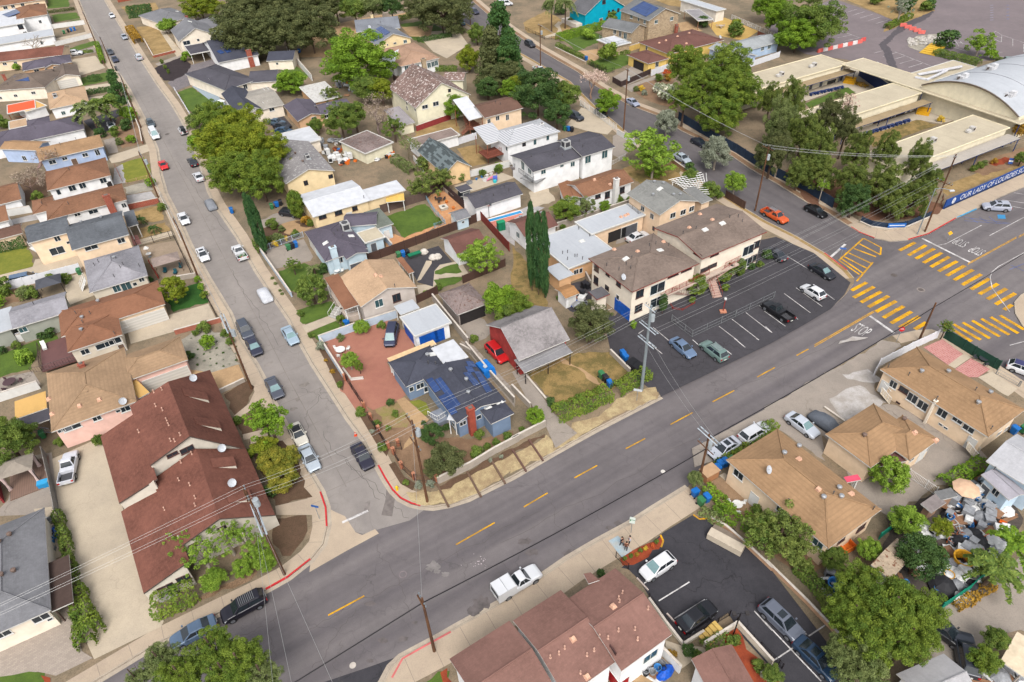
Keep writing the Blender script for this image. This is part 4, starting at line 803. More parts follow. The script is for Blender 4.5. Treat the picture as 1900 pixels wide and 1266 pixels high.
def wallpoly(h,pts,z0,m,th=.3):
 ''
 t=[P(p)for p in pts];u=(t[-1]-t[0]);u.z=0;u.normalize();nn=Vector((u.y,-u.x,0));mb=MB()
 for a,b in zip(t,t[1:]):
  b=t[0]+u*(b-t[0]).dot(u)+Vector((0,0,b.z-t[0].z));a=t[0]+u*(a-t[0]).dot(u)+Vector((0,0,a.z-t[0].z))
  lo=lambda p,k:Vector((p.x,p.y,z0))-nn*k;hi_=lambda p,k:p-nn*k-Vector((0,0,.18))
  mb.hexa([lo(a,.25),lo(b,.25),lo(b,.25+th),lo(a,.25+th)],[hi_(a,.25),hi_(b,.25),hi_(b,.25+th),hi_(a,.25+th)],m)
 h.part('wall',mb);t0=t[0];L=(t[-1]-t0).dot(u);h.walls.append((Vector((t0.x,t0.y,0))-nn*.24,u,L,z0,max(p.z for p in t),nn))
CG=wl((206,198,184))
wallpoly(h,[zz((300,532,7.0)),zz((500,384,8.5)),zz((788,450,2.4))],.1,CG);wallpoly(h,[zz((140,726,4.2)),zz((312,618,6.3))],.1,CG);wallpoly(h,[zz((265,1187,2.6)),zz((470,1040,4.4))],.1,CG);wallpoly(h,[zz((462,942,4.7)),zz((652,806,6.2)),zz((938,786,2.45))],.1,CG)
def zx(*its):return[(*zz((x,y,0))[:2],*r)for x,y,*r in its]
h.win(*zx((412,477,1.3,.5,'dwin'),(487,452,1.6,.8,'dwin'),(470,1110,1.4,.9,'dwin'),(400,1145,.7,.7,'dwin'),(355,1160,.9,.3,'dwin'),(520,940,1.0,.5,'dwin'),(665,855,1.0,.6,'dwin')))
for x,y in((475,176),(535,322),(622,545),(700,722)):
 c=h.hit(zz((x,y,0))[:2])
 if c is None:continue
 c,nn=c[1],c[2];d=Vector((nn.x,nn.y,0)).normalized();sl=nn.to_2d().length/nn.z;b=Vector((-d.y,d.x,0));b=b if b.y>0 else-b
 A=[c,c+d*2.3-Vector((0,0,sl*2.3-.5)),c+d*2.3-Vector((0,0,sl*2.3+.05))];B=[p+b*1.4 for p in A]
 mb=MB();mb.face(A[::1],CG);mb.face([A[1],B[1],B[2],A[2]],CG);mb.face(B[::-1],CG);mb.build('dormer_wall',h.root);e=Vector((0,0,.03));f=[A[0]-b*.12+e,A[1]-b*.12+d*.12+e,B[1]+b*.12+d*.12+e,B[0]+b*.12+e]
 if(f[1]-f[0]).cross(f[2]-f[0]).z<0:f.reverse()
 MB().hexa([p-Vector((0,0,.02))for p in f],[p+Vector((0,0,.1))for p in f],RBR).build('dormer_roof',h.root)
tile(0,2)
h.rv('tpipe',(1130,390),(1190,370),(1195,520),(1225,595),(1240,630),(1020,680),(1255,745),(1285,748),(1325,703),(1410,842),(1330,905),(1315,1035),(1395,1070),(1435,1165),(1435,1220),(1210,1250),(1145,490));h.rv('dish',(1430,310),(1640,825),(1715,1080))
tile(0,3);mb=MB()
for p in((1190,640),(1250,612)):
 c=P(p,.8);mb.obox((c.x,c.y,0),(.87,.5),(-.5,.87),.95,.4,.15,1.0,plain((214,212,206),.5));mb.lathe([(.34,0),(.34,.02)],plain((60,60,62),.7),(c.x,c.y,1.0),12)
h.part('air_conditioner',mb)
h=House('slate grey hip roofed house in the lower left photo corner');h.w((-260,1010),(372,745),(262,15),3.4,'hip',GRY,CRM,slope=.36);h.w((375,742),(536,688),(470,345),2.7,'flat',roofm((88,72,66)),None,wall=False,posts=plain((90,72,64),.8),rname='patio_cover');h.rv('bvent',(0,245),(105,455),(75,190),(15,485));h.win((330,780,1.6,1.0),(370,800,.6,.6),(20,915,1.5,.9))
tile(0,1)
h=House('small white walled house with brown roof at left photo edge');h.w((-60,262),(158,225),(105,95),2.9,'gable',BRN,WHT);h.w((-60,400),(65,372),(50,305),2.8,'shed',BRN,WHT)
tile(0,0)
h=House('grey roofed house beside dark hedge at top of left street');h.w((1190,180),(1435,118),(1330,40),3.0,'hip',GRY,CRM);h.rv('sky',(1300,85));h.chim((1365,115),4.6)
h=House('cream two storey gable house with grey roof above dry front lawn');h.w((1305,298),(1602,262),(1250,222),4.6,'gable',GRY,CRM,axis='v',slope=.5);h.w((1520,215),(1640,180),(1570,125),3.2,'gable',GRY,wl((180,208,208)));h.win((1370,315,2.2,1.3),(1455,295,.8,.8),(1568,282,2.0,1.0),(1610,205,1,1));h.rv('sky',(1395,160),(1300,75));h.rv('pipe',(1450,185))
h=House('low modern house with black roof, carport and brick chimney');h.w((1600,458),(1905,405),(1560,300),3.3,'gable',NAVY,WHT,slope=.28);h.w((1395,402),(1572,370),(1345,342),3.0,'flat',DGR,None,wall=False,posts=True,rname='carport_roof');h.chim((1820,365),5.2,1.5,.7);h.solar([(1590,380),(1620,400),(1650,390),(1620,368)],[(1645,372),(1668,392),(1700,380),(1680,360)])
h=House('white bungalow with dark charcoal hip roof behind small lawn');h.w((1650,665),(1890,585),(1500,500),3.2,'hip',DGR,CRM);h.w((1560,630),(1700,590),(1465,590),2.9,'gable',DGR,CRM);h.win((1600,640,1.2,1.2),(1800,635,1.2,1.4))
h=House('white gabled house with charcoal roof beside covered terrace');h.w((1735,842),(1925,800),(1620,690),3.3,'gable',NAVY,WHT,axis='v',slope=.45);h.win((1850,828,1.0,1.1,'cwin'),(1895,822,1.0,1.1,'cwin'));h.rv('pipe',(1790,680))
tile(1,0)
h=House('small white garage with charcoal roof beside long garden wall','garage','garage');h.w((75,450),(272,440),(235,375),3.0,'gable',NAVY,CRM);h.win((155,468,.7,.7));h.w((-60,610),(150,595),(95,515),3.0,'gable',DGR,CRM)
h=House('cream house with pale grey flat roof and white roof frames');h.w((-60,830),(206,765),(130,630),3.2,'gable',roofm((176,170,160)),CRM,slope=.14);h.win((115,800,1.3,.9),(20,822,1.3,.9));mb=MB()
for a,b in(((40,640),(95,690)),((70,635),(120,680)),((0,710),(60,760)),((30,695),(85,745)),((-5,700),(120,665))):mb.tube([P(a,3.7),P(b,3.7)],.06,WHITE,4)
h.part('roof_frame',mb)
h=House('brown stucco house with purple grey gabled roofs');h.w((298,885),(524,848),(205,775),2.9,'gable',PGR,TANW,axis='v');h.w((490,848),(708,790),(690,712),2.9,'gable',PGR,TANW);h.win((425,872,1.3,1.0,'cwin'),(505,855,1.1,.9));h.rv('vent',(527,778))
h=House('low outbuilding with peeling white flat roof','outbuilding','outbuilding');h.w((425,752),(632,712),(510,598),2.8,'flat',roofm((220,218,214),var=.12,fleck=(170,160,150)),wl((200,160,120)));h.rv('ac',(520,715))
h=House('yellow house with blue grey gable roof and six solar panels');h.w((870,325),(1158,288),(720,268),4.3,'gable',roofm((138,142,150)),YEL,axis='v',slope=.4);h.w((735,238),(1060,205),(690,160),4.6,'gable',roofm((138,142,150)),YEL);h.solar([(780,262),(865,308),(900,292),(818,245)],[(830,238),(905,285),(945,266),(870,222)],[(880,215),(950,262),(985,240),(920,195)]);h.chim((848,108),7.0,.8,.7,YEL);h.win((1020,318,1.0,.6),(1095,305,1.2,1.0,'cwin'),(965,330,.5,.6),(740,225,1.4,1.2));h.rv('pipe',(915,170));h.rv('dish',(835,215))
h=House('tan roofed house with curved bay of tall windows and stone chimney');h.w((1055,485),(1355,430),(930,360),3.8,'hip',roofm((186,152,128)),WHT,slope=.26);h.w((1010,478),(1175,395),(985,430),3.6,'shed',WHR,WHT);h.chim((1228,430),6.4,1.2,.9,STONE)
h.win(*[(x,y,1.2,1.5,'cwin')for x,y in((1105,500),(1145,498),(1185,495),(1270,480),(1300,472),(1330,462))])
h=House('pale yellow two storey house with weathered peeling brown roof');h.w((1165,792),(1582,698),(1105,610),5.2,'gable',OLDR,PYEL,axis='v',slope=.6);h.w((1370,590),(1525,590),(1480,530),4.4,'gable',OLDR,PYEL);h.win((1240,785,1.6,1.0,'nwin'),(1320,762,1.6,1.1,'nwin'),(1420,665,.8,.8,'dwin'),(1165,780,.7,1),(1105,740,1,1),(1110,795,1,1));
h=House('cream raised house with brown roof, white porch roof and wooden stairs');h.w((1680,868),(1962,792),(1620,765),4.6,'gable',DBR,CRM2,slope=.3);h.w((1560,882),(1672,858),(1490,795),4.3,'shed',WHR,None,wall=False,posts=plain((150,90,66),.8),rname='porch_roof');h.win((1710,895,.9,1.4),(1773,868,1.0,1.1),(1845,862,.9,1.4));h.rv('pipe',(1793,770),(1760,760));h.rv('ac',(1680,715));h.stairs((1510,985),.2,(1575,925),1.9,1.3,plain((150,100,80),.8),plain((150,90,66),.8));h.box('deck',(1555,950),(1675,935),(1500,870),1.5,1.8,plain((132,84,66),.8));h.rail([(1520,860),(1580,935),(1670,925)],1.8,1,plain((128,74,58),.7))
h=House('little cream shed with grey sloping roof beside red fence','shed','shed');h.w((1055,928),(1168,898),(1040,810),2.6,'shed',roofm((168,162,164)),PYEL,slope=.1)
h=House('derelict flat roofed outbuilding covered in rusty boards','outbuilding','outbuilding');h.w((800,1132),(1012,1045),(705,1000),2.8,'flat',RUST,PYEL)
h=House('white flat roofed garage beside yellow green tree','garage','garage');h.w((195,1102),(478,1022),(390,930),3.0,'flat',WHR,CRM);h.rv('pipe',(190,1010),(240,1060))
h=House('yellow house with half brown half grey gable roof');h.w((205,1335),(592,1268),(195,1085),3.7,'gable',roofm((156,152,152),var=.2,fleck=(190,186,184)),YEL,axis='v',slope=.34);h.rv('ac',(380,1165));h.rv('bvent',(290,1130),(345,1190));tile(1,1);h.win((366,98,.9,1.1,'dwin'),(205,145,1.1,1.2,'dwin'),(548,50,1.0,.9,'dwin'));tile(1,0)
h=House('tan house with patchy dark slate gable roof');h.w((1375,1275),(1592,1228),(1175,1110),3.2,'gable',PATR,wl((222,190,146)),axis='v',slope=.7)
h=House('long low garage with weathered grey flat roof','garage','garage');h.w((1165,1075),(1505,995),(1440,938),2.7,'flat',roofm((156,138,130),var=.26),WHT)
h=House('white house with pale striped metal roof and covered back deck');h.w((1840,1075),(2238,968),(2120,862),4.8,'hip',STRP,WHT,slope=.3);h.w((1695,1062),(1832,1022),(1610,990),4.6,'shed',STRP,None,wall=False,posts=plain((146,84,60),.8),rname='patio_cover');h.box('deck',(1700,1165),(1830,1120),(1640,1110),2.0,2.25,plain((124,68,52),.8));h.rail([(1640,1105),(1705,1150),(1820,1110)],2.3,.95,plain((140,74,56),.7));h.stairs((1840,1180),.2,(1800,1100),2.2,1.1,plain((128,84,70),.8),plain((130,76,58),.7));h.win((1845,1065,.8,1.2,'cwin'))
tile(2,0);h.win((88,1045,.9,1.0,'dwin'),(168,1035,.8,1.4,'cwin'),(262,1012,.8,1.2,'cwin'));h.chim((220,905),5.8,.7,.5,WHITE)
h=House('white two storey house with charcoal roof and rooftop air conditioner');h.w((515,1150),(762,1080),(590,955),5.4,'gable',DGR,WHT,slope=.2);h.w((150,1262),(520,1158),(400,1020),5.0,'gable',DGR,WHT,slope=.2);h.rv('ac2',(395,1080));h.rv('pipe',(345,1100),(142,1155),(370,1145),(310,1150),(640,1000),(495,1042),(520,1080));h.win((557,1168,1.5,1.8,'cwin'),(680,1133,1.5,1.8,'cwin'),(445,1205,1.1,1.1,'cwin'),(366,1218,.9,.6,'cwin'),(80,1215,1.2,2.0,'cwin'),(230,1262,1.2,1,'cwin'),(130,1258,1.2,1.2,'cwin'));tile(2,1)
h.box('balcony',(60,60),(180,100),(130,20),2.6,2.8,plain((150,150,150),.7));h.rail([(50,20),(150,95),(185,60)],2.8,1.0,plain((70,72,76),.6));h.stairs((40,40),.2,(0,-20),2.8,1.1,plain((160,150,150),.7),DARKIRON)
tile(1,1)
h=House('cream house with broad white metal roof and yellow awning');h.w((420,352),(835,222),(340,178),3.6,'gable',WHR,wl((234,208,166)),slope=.16);h.w((800,228),(1106,156),(1045,78),3.3,'shed',WHR,wl((234,208,166)),slope=.04);h.win((488,345,1.5,.9,'dwin'),(605,315,1.5,1.0,'dwin'),(725,285,1.1,.9,'dwin'),(680,310,1.0,2.0,'whitedoor'));h.rv('pipe',(793,210));h.w((955,240),(1090,225),(1065,180),2.6,'shed',plain((224,186,100),.7),None,wall=False,posts=True,rname='yellow_awning',slope=.05)
h=House('pale blue grey house with mixed grey roofs and tall white chimney');h.w((495,658),(832,592),(560,395),3.2,'hip',PGR,PBLU,slope=.3);h.w((440,545),(615,470),(355,478),3.0,'shed',GGR,PBLU,slope=.05);h.w((640,420),(885,400),(800,315),3.4,'gable',PGR,PBLU);h.w((888,428),(1015,400),(915,275),3.2,'flat',GGR,PBLU);h.w((800,545),(948,492),(880,420),2.9,'flat',CRF,PBLU)
h.w((660,655),(830,610),(640,545),3.3,'gable',PGR,PBLU,axis='v');h.rv('ac2',(660,440));h.rv('sky',(510,540),(700,488));h.rv('pipe',(575,480),(600,450),(730,515),(640,490));h.chim((560,565),5.4,1.1,.7,PBLU);h.win((720,665,2.2,1.6,'greydoor'),(612,640,1.0,1.2),(865,570,1.0,2.0,'greydoor'),(958,455,.9,1.8,'whitedoor'),(420,600,3.5,2.1,'garage'))
h=House('pinkish grey house with big tan gable roof and brown porch roof');h.w((755,990),(1198,880),(600,795),3.9,'gable',LTAN,GRW,axis='v',slope=.36);h.w((648,1030),(755,992),(495,820),3.5,'shed',ORB,None,wall=False,posts=True,rname='porch_roof',slope=.06);h.w((1120,765),(1160,748),(1035,660),3.2,'shed',ORB,None,wall=False,posts=True,rname='porch_roof',slope=.05)
h.win((903,980,1.4,1.5,'cwin'),(1032,940,1.4,1.5,'dwin'));h.rail([(535,850),(665,1060),(765,1035)],1.1,.95,WHITE);h.box('porch_floor',(665,1090),(770,1060),(520,850),.1,1.1,wl((190,176,164)));h.stairs((560,1090),.2,(610,1010),1.1,1.5,plain((190,186,180),.8),WHITE);h.rv('pipe',(1020,860));h.rv('hvent',(880,775),(915,785))
h=House('white garage with pale flat roof and blue tarp doors','garage','garage');h.w((1170,1238),(1432,1115),(1045,1085),3.1,'flat',WHF,WHT,slope=.05);h.w((1062,1068),(1200,1012),(1000,1005),2.9,'flat',WHF,None,wall=False,posts=True);h.win((1265,1220,3.0,2.3,'tarp'),(1345,1185,1.6,2.3,'tarp'),(1110,1190,3.4,2.2,'tarp'))
h=House('white garage with brown gable roof beside dark patio','garage','garage');h.w((1475,625),(1705,545),(1350,505),2.8,'gable',BRF,WHT,slope=.42);h.win((1500,640,.8,.8))
h=House('sagging grey garage with open dark front and torn shingles','garage','garage');h.w((1480,1072),(1702,975),(1330,915),2.7,'hip',RUST,wl((150,140,134)),slope=.5);h.win((1590,1030,4.5,2.0,'opening'))
h=House('white backyard building with charcoal roof beside the pool');h.w((1605,285),(1965,180),(1520,190),3.1,'gable',DGR,WHT,slope=.4);h.rv('pipe',(1650,180),(1745,195),(1825,130),(1855,155))
h=House('pale blue garden shed with grey shingled roof','shed','shed');h.w((1470,375),(1580,345),(1405,320),2.4,'gable',GRY,PBLU,slope=.45);h.win((1520,385,.6,.5),(1440,400,.8,1.7,'whitedoor'))
h=House('black flat roofed garden shed by patio fence','shed','shed');h.w((1500,165),(1592,142),(1465,128),2.4,'flat',DGR,plain((52,58,66),.8));h.win((1545,180,1.4,1.6,'greydoor'))
tile(2,1)
h=House('white backyard building with brown gable roof near cypress trees');h.w((88,492),(345,412),(0,370),3.1,'gable',BRF,WHT,slope=.4);h.rv('vent',(62,352),(218,325));h.win((45,480,1.2,1.2,'cwin'))
h=House('white house with brown roof, orange front wing and tall white chimney');h.w((520,198),(912,98),(440,92),3.8,'gable',BRN,WHT,slope=.36);h.w((380,218),(518,205),(245,112),3.5,'gable',roofm((158,112,84)),WHT,slope=.3,axis='v');h.chim((768,62),6.0,.9,.8,WHITE);h.win((630,195,1.3,.9,'dwin'),(700,185,1.2,1.4,'dwin'),(808,150,1.2,1.3,'dwin'),(278,160,1,1.1,'dwin'),(318,190,1,1.3,'dwin'),(358,215,.9,1.2,'dwin'),(440,232,.8,.8));h.rv('hvent',(605,75),(510,48),(720,110))
h=House('peach two storey house with grey gable roof next to apartments');h.w((1068,322),(1388,240),(865,168),5.6,'gable',roofm((150,150,146)),PEACH,axis='v',slope=.34);h.w((1385,245),(1480,222),(1270,160),4.8,'shed',roofm((140,140,138)),PEACH,slope=.1);h.rv('vent',(1045,95),(1110,105),(1185,190),(1235,188),(1035,190));h.rv('sky',(1085,142));h.win((1180,335,1.3,1.1,'nwin'),(1255,312,1.3,1.1,'nwin'),(1330,283,1.2,1.1,'nwin'),(960,287,1.0,1.1,'nwin'),(1028,342,1.0,1.1,'nwin'),(1040,432,.6,.9,'dwin'));h.box('balcony',(880,250),(1000,340),(940,235),3.0,3.2,plain((180,170,160),.8));h.rail([(845,262),(930,330),(1000,300)],3.4,.9,DARKIRON)
h=House('peach walled house with sprawling white flat roofs and open carport');h.w((570,470),(1000,342),(840,252),3.5,'flat',WHF,PEACH);h.w((425,742),(752,590),(285,470),3.2,'flat',WHF,wl((226,180,136)));h.w((345,812),(455,765),(300,700),3.0,'flat',WHF,wl((226,180,136)));h.rv('ac2',(700,440));h.rv('pipe',(372,618),(408,612),(462,640),(478,640),(408,662),(518,660),(570,490),(645,480),(490,440));h.rv('sky',(513,525));h.win((505,740,.7,1.0),(470,750,1,1),(770,490,4.0,2.2,'opening'),(860,440,3.6,2.2,'greydoor'));h.rv('hvent',(800,350),(830,340),(850,330))
h=House('small white tool shed with brown roof by apartment corner','shed','shed');h.w((390,945),(500,910),(310,878),2.5,'gable',roofm((186,140,96),rows=.62),WHT,slope=.3);h.win((440,950,1.2,1.7,'whitedoor'))
h=House('two storey cream apartment block with brown roofs and red railed walkway','apartment_block','apartment block',base=29.5);h.w((890,905),(1368,682),(578,645),6.4,'hip',APT,CRM,slope=.2,trim=REDT,oh=.5);h.w((1370,640),(1900,470),(1060,420),7.0,'gable',APT,CRM,slope=.2,trim=REDT,oh=.5)
h.w((625,955),(718,912),(572,898),3.4,'shed',roofm((110,108,112)),CRM,slope=.08,trim=REDT)
h.rv('sky',(835,655),(1088,592),(1418,442),(1545,395));h.rv('hvent',(750,588),(922,602),(1112,532),(1302,428),(1470,370),(1380,330));h.rv('pipe',(695,708),(785,740),(838,700),(870,728),(878,655),(1055,548),(1150,560),(1008,562),(1255,472),(1350,438),(1595,355),(1660,350),(1690,385));h.rv('dish',(815,815),(1140,790))
h.win((622,715,1.2,1.5,'dwin'),(618,812,1.2,1.5,'dwin'),(703,768,1.0,.8,'dwin'),(698,868,1.0,.9,'dwin'),(783,838,1.1,.9,'dwin'),(777,938,.8,1.0),(825,1065,3.8,2.4,'tarp'),(938,910,1.5,1.4,'dwin'),(928,1015,1.5,1.4,'dwin'),(1068,870,3.0,1.9,'nwin'),(1060,970,2.6,1.9,'nwin'),(1185,758,2.2,.6,'dwin'),(1282,722,2.2,.6,'dwin'),(1395,640,1.8,.6,'dwin'),(1490,605,1.8,.6,'dwin'),(1735,590,2.6,1.9,'nwin'),(1725,680,2.4,1.9,'nwin'),(1840,530,1.5,1.4,'dwin'),(1820,630,1.5,1.4,'dwin'),(1575,590,1.0,2.0,'whitedoor'),(1640,580,1.0,2.0,'reddoor'),(1395,740,2,.7,'dwin'),(1470,705,2,.7,'dwin'))
h.box('walkway',(1122,930),(1672,695),(1115,850),3.0,3.25,plain((196,176,160),.9));h.rail([(1122,927),(1350,822),(1445,770)],3.25,1.0,REDT,step=.3);h.rail([(1560,722),(1672,668)],3.25,1.0,REDT,step=.3)
h.stairs((1450,800),1.7,(1610,690),3.25,1.4,plain((190,160,146),.9),REDT);h.stairs((1510,940),.2,(1460,800),1.7,1.4,plain((196,164,150),.9),REDT);h.stairs((1150,890),3.2,(1290,905),.2,1.2,plain((190,160,146),.9),REDT);h.rv('ac',)
h=House('weathered red barn with grey shingled roof and open porch','barn','barn');tile();h.w((960,667),(1060,632),(905,601),3.4,'gable',roofm((160,154,154),var=.34),REDW,slope=.55);h.w((972,690),(1064,655),(960,668),2.6,'shed',roofm((148,146,148)),None,wall=False,posts=DARKIRON,slope=.1,rname='porch_roof');tile(2,2);h.box('porch_floor',(60,215),(420,95),(20,150),.1,.5,plain((120,150,150),.8))
tile(1,2)
h=House('blue grey corner house with dark roof, solar panels and red chimney',base=29.5);h.w((970,168),(1100,348),(1290,60),3.3,'hip',NAVY,SLATE,slope=.3);h.w((1215,285),(1482,612),(1560,130),3.4,'gable',NAVY,SLATE,slope=.28);h.w((1722,618),(1899,545),(1640,520),3.3,'hip',NAVY,SLATE,slope=.3);h.w((1390,195),(1562,130),(1290,62),3.6,'flat',WHR,SLATE);h.w((980,165),(1330,40),(970,135),2.9,'flat',plain((230,196,150),.8),None,wall=False,posts=True,rname='pergola',thick=.1)
h.solar([(1250,300),(1315,395),(1360,372),(1295,282)],[(1315,300),(1400,420),(1445,398),(1358,280)],[(1340,425),(1435,560),(1482,538),(1388,404)],[(1402,420),(1460,505),(1505,480),(1446,398)],[(1540,165),(1560,205),(1620,205),(1590,165)],[(1535,205),(1560,250),(1605,240),(1580,200)],[(1520,250),(1600,345),(1645,335),(1565,240)],[(1600,240),(1690,395),(1735,385),(1645,240)],[(1660,265),(1740,412),(1785,405),(1700,280)])
h.rv('vent',(1258,120),(1430,230),(1545,300),(1560,395));h.rv('pipe',(1265,180),(1320,185));h.rv('sky',(1298,110),(1785,462),(1700,500));h.chim((1572,500),5.1,.9,.7,plain((168,80,62),.9,0,.15));h.win((1140,365,.7,.9),(1205,340,1.2,1.0),(1260,360,1.2,1.0),(1508,620,1.0,.8),(1635,570,.8,.8),(1450,625,.8,.8));h.box('porch',(1330,620),(1440,570),(1270,540),.1,.8,plain((140,146,158),.8));h.rail([(1265,560),(1335,600),(1400,560)],.8,.9,WHITE)
h.w((1400,590),(1470,600),(1280,390),3.0,'flat',WHR,None,wall=False,posts=True,rname='porch_awning',thick=.06)
tile(2,0)
h=House('turquoise craftsman house with dark gable roof and stone porch');h.w((540,112),(830,45),(430,60),4.4,'gable',roofm((112,112,116)),TURQ,axis='v',slope=.6);h.w((625,85),(790,50),(610,60),3.4,'shed',roofm((112,112,116)),TURQ,slope=.1);h.win((675,15,1.4,1.2,'dwin'),(712,92,.9,1.2,'dwin'),(740,85,.9,1.2,'dwin'),(780,75,.9,1.2,'dwin'),(655,105,1.2,2,'door'));h.box('porch',(470,180),(570,160),(440,120),.1,1.4,wl((206,196,184)))
h=House('two storey rubble stone house with grey roof and solar array');h.w((1000,152),(1242,102),(830,68),6.2,'gable',roofm((126,128,130)),STONE,axis='v',slope=.4);h.w((880,242),(990,195),(712,170),4.2,'gable',roofm((126,128,130)),STONE,axis='v',slope=.4);h.w((742,345),(880,315),(635,290),3.0,'flat',WHR,STONE);h.solar([(865,72),(985,125),(1078,62),(965,12)]);h.rail([(640,285),(742,335),(875,305)],3.1,.9,plain((150,154,150),.5));h.win((878,115,1.2,1.1,'cwin'),(930,140,.8,1.1,'cwin'),(975,158,1.1,1.2,'cwin'),(1058,160,1.3,1.1,'cwin'),(1172,138,1.3,1.1,'cwin'),(755,225,1.1,1.3),(832,265,1.2,1.8,'cwin'),(795,250,1,1.8),(700,355,4.2,2.1,'opening'));h.chim((1210,178),3.6,.9,.7)
h=House('ochre house with sprawling low red brown hip roof');h.w((1135,392),(1575,300),(975,298),3.2,'hip',BRF,OLV,slope=.2);h.w((1000,468),(1152,430),(870,395),3.0,'hip',BRF,OLV,slope=.25);h.rv('hvent',(1080,318),(1130,300),(1215,270),(1280,322),(1300,245));h.rv('dish',(1525,290));h.win((930,470,4.6,2.2,'opening'),(1065,465,1.2,1.5,'nwin'),(990,340,.9,1.4,'nwin'));h.chim((1210,190),4.0,.8,.6)
h=House('long grey carport on timber posts behind stone house','carport','carport');h.w((1365,155),(1480,145),(1210,80),2.9,'flat',roofm((168,164,166)),None,wall=False,posts=plain((170,120,90),.8))
h=House('plain white warehouse with flat roof at top of photo','warehouse','warehouse');h.w((1500,85),(1575,68),(1305,-15),3.6,'flat',WHF,wl((226,218,206)))
h=House('pair of pale grey gabled roofs beside the round blue umbrellas');h.w((1690,445),(1796,405),(1530,330),3.0,'gable',roofm((168,172,174)),BLUW,axis='v');h.w((1740,372),(1965,305),(1850,250),3.0,'gable',roofm((168,172,174)),wl((170,190,214)));h.win((1840,350,1.2,1.2,'cwin'),(1890,335,1.2,1.2,'cwin'))
tile(3,0);NAVYW=plain((44,62,112),.7,0,.1)
h=House('long cream school wings with flat roofs and covered walkways','school','school',base=27.5)
SW=wl((226,216,190));h.w((-280,716),(626,474),(430,396),4.4,'flat',CRF,SW,trim=wl((226,214,182)));h.w((-250,778),(692,534),(620,500),3.1,'flat',CRF2,None,wall=False,posts=NAVYW,trim=NAVYW,rname='walkway_roof')
h.w((290,950),(1170,690),(962,602),4.4,'flat',CRF,SW,trim=wl((226,214,182)));h.w((560,962),(1248,760),(1180,722),3.1,'flat',CRF2,None,wall=False,posts=NAVYW,trim=NAVYW,rname='walkway_roof')
h.w((960,1245),(1812,944),(1542,838),4.4,'flat',CRF,SW,trim=wl((226,214,182)));h.w((1230,1262),(1885,1020),(1815,970),3.1,'flat',roofm((190,182,172),var=.1),None,wall=False,posts=NAVYW,trim=NAVYW,rname='walkway_roof')
h.w((610,458),(1818,934),(690,418),4.7,'flat',CRF,None,wall=False,posts=NAVYW,trim=wl((220,208,180)),rname='walkway_roof');h.w((1190,605),(1565,497),(1035,548),4.2,'flat',CRF,SW);h.w((960,650),(1100,640),(640,470),3.3,'flat',NAVYW,NAVYW)
for p in((105,560),(345,492),(1215,1048),(1500,968)):h.rv('unit',p)
h.win(*[(x,y,1.1,2.0,'greydoor')for x,y in((330,650),(405,630),(570,585),(855,890),(935,868),(1045,835))],*[(x,y,3.2,.9,'dwin')for x,y in((480,620),(900,880),(985,855),(820,910),(250,680))])
mb=MB()
for a,b in(((1120,550),(1440,490)),((1180,590),(1330,520)),((1100,570),(1200,590))):mb.tube([P(a,4.8),P(b,4.8)],.35,plain((206,206,210),.5),8)
h.part('roof_duct',mb)
h=House('school gymnasium with white barrel vault roof and cream end wall','gymnasium','gymnasium',base=27.5);a,u,n,L,W=h.frame((1190,612),(1832,872),(1950,560),5.5);h.ensure(a);mb=MB();mw=MB();NS=18;rise=3.4;LL=34
nr=n if n.dot(Vector((1,.5,0)))>0 else-n
pr=[(L*i/NS,5.5+rise*(1-(2*i/NS-1)**2))for i in range(NS+1)]
for i in range(NS):
 q=[a+u*x+nr*k+Vector((0,0,z-5.5))for(x,z)in pr[i:i+2]for k in(-.4,LL)];f=[q[0],q[2],q[3],q[1]]
 if(f[1]-f[0]).cross(f[2]-f[0]).z<0:f.reverse()
 mb.face(f,WHF);mb.face([v-Vector((0,0,.2))for v in f][::-1],SW)
e=[a+u*x+Vector((0,0,z-5.52))for x,z in pr];mw.face(e+[Vector((p.x,p.y,.1))for p in(e[-1],e[0])],SW);e2=[v+nr*LL for v in e];mw.face((e2+[Vector((p.x,p.y,.1))for p in(e2[-1],e2[0])])[::-1],SW)
for sx in(0,L):q=[a+u*sx,a+u*sx+nr*LL];mw.face([q[0],q[1],Vector((q[1].x,q[1].y,.1)),Vector((q[0].x,q[0].y,.1))]if sx else[q[1],q[0],Vector((q[0].x,q[0].y,.1)),Vector((q[1].x,q[1].y,.1))],SW)
o=mb.build('roof',h.root);mw.build('wall',h.root);mt=MB();mt.tube([v-nr*.4+Vector((0,0,.03))for v in e],.16,plain((110,96,84),.7),6);mt.build('roof_edge',o)
for p,z in(((1440,560),8.9),((1655,490),9.1),((1790,690),8.2)):
 c=P(p,z);mb=MB();mb.obox((c.x,c.y,0),u,nr,1.6,1.2,z-1.0,z+.1,plain((206,206,208),.5));mb.obox((c.x+.9,c.y,0),u,nr,.9,1.3,z-.8,z+.6,plain((220,220,222),.5));mb.obox((c.x-.85,c.y-.5,0),u,nr,.1,1.0,z-.5,z+.05,plain((90,80,76),.6));mb.build('air_conditioner',o)
mb=MB()
for t_ in(10,20,30):
 for(x,z),(x2,z2)in zip(pr,pr[1:]):mb.tube([a+u*x+nr*t_+Vector((0,0,z-5.46)),a+u*x2+nr*t_+Vector((0,0,z2-5.46))],.04,plain((150,150,156),.6),4)
mb.build('roof_seam',o)
tile(3,2)
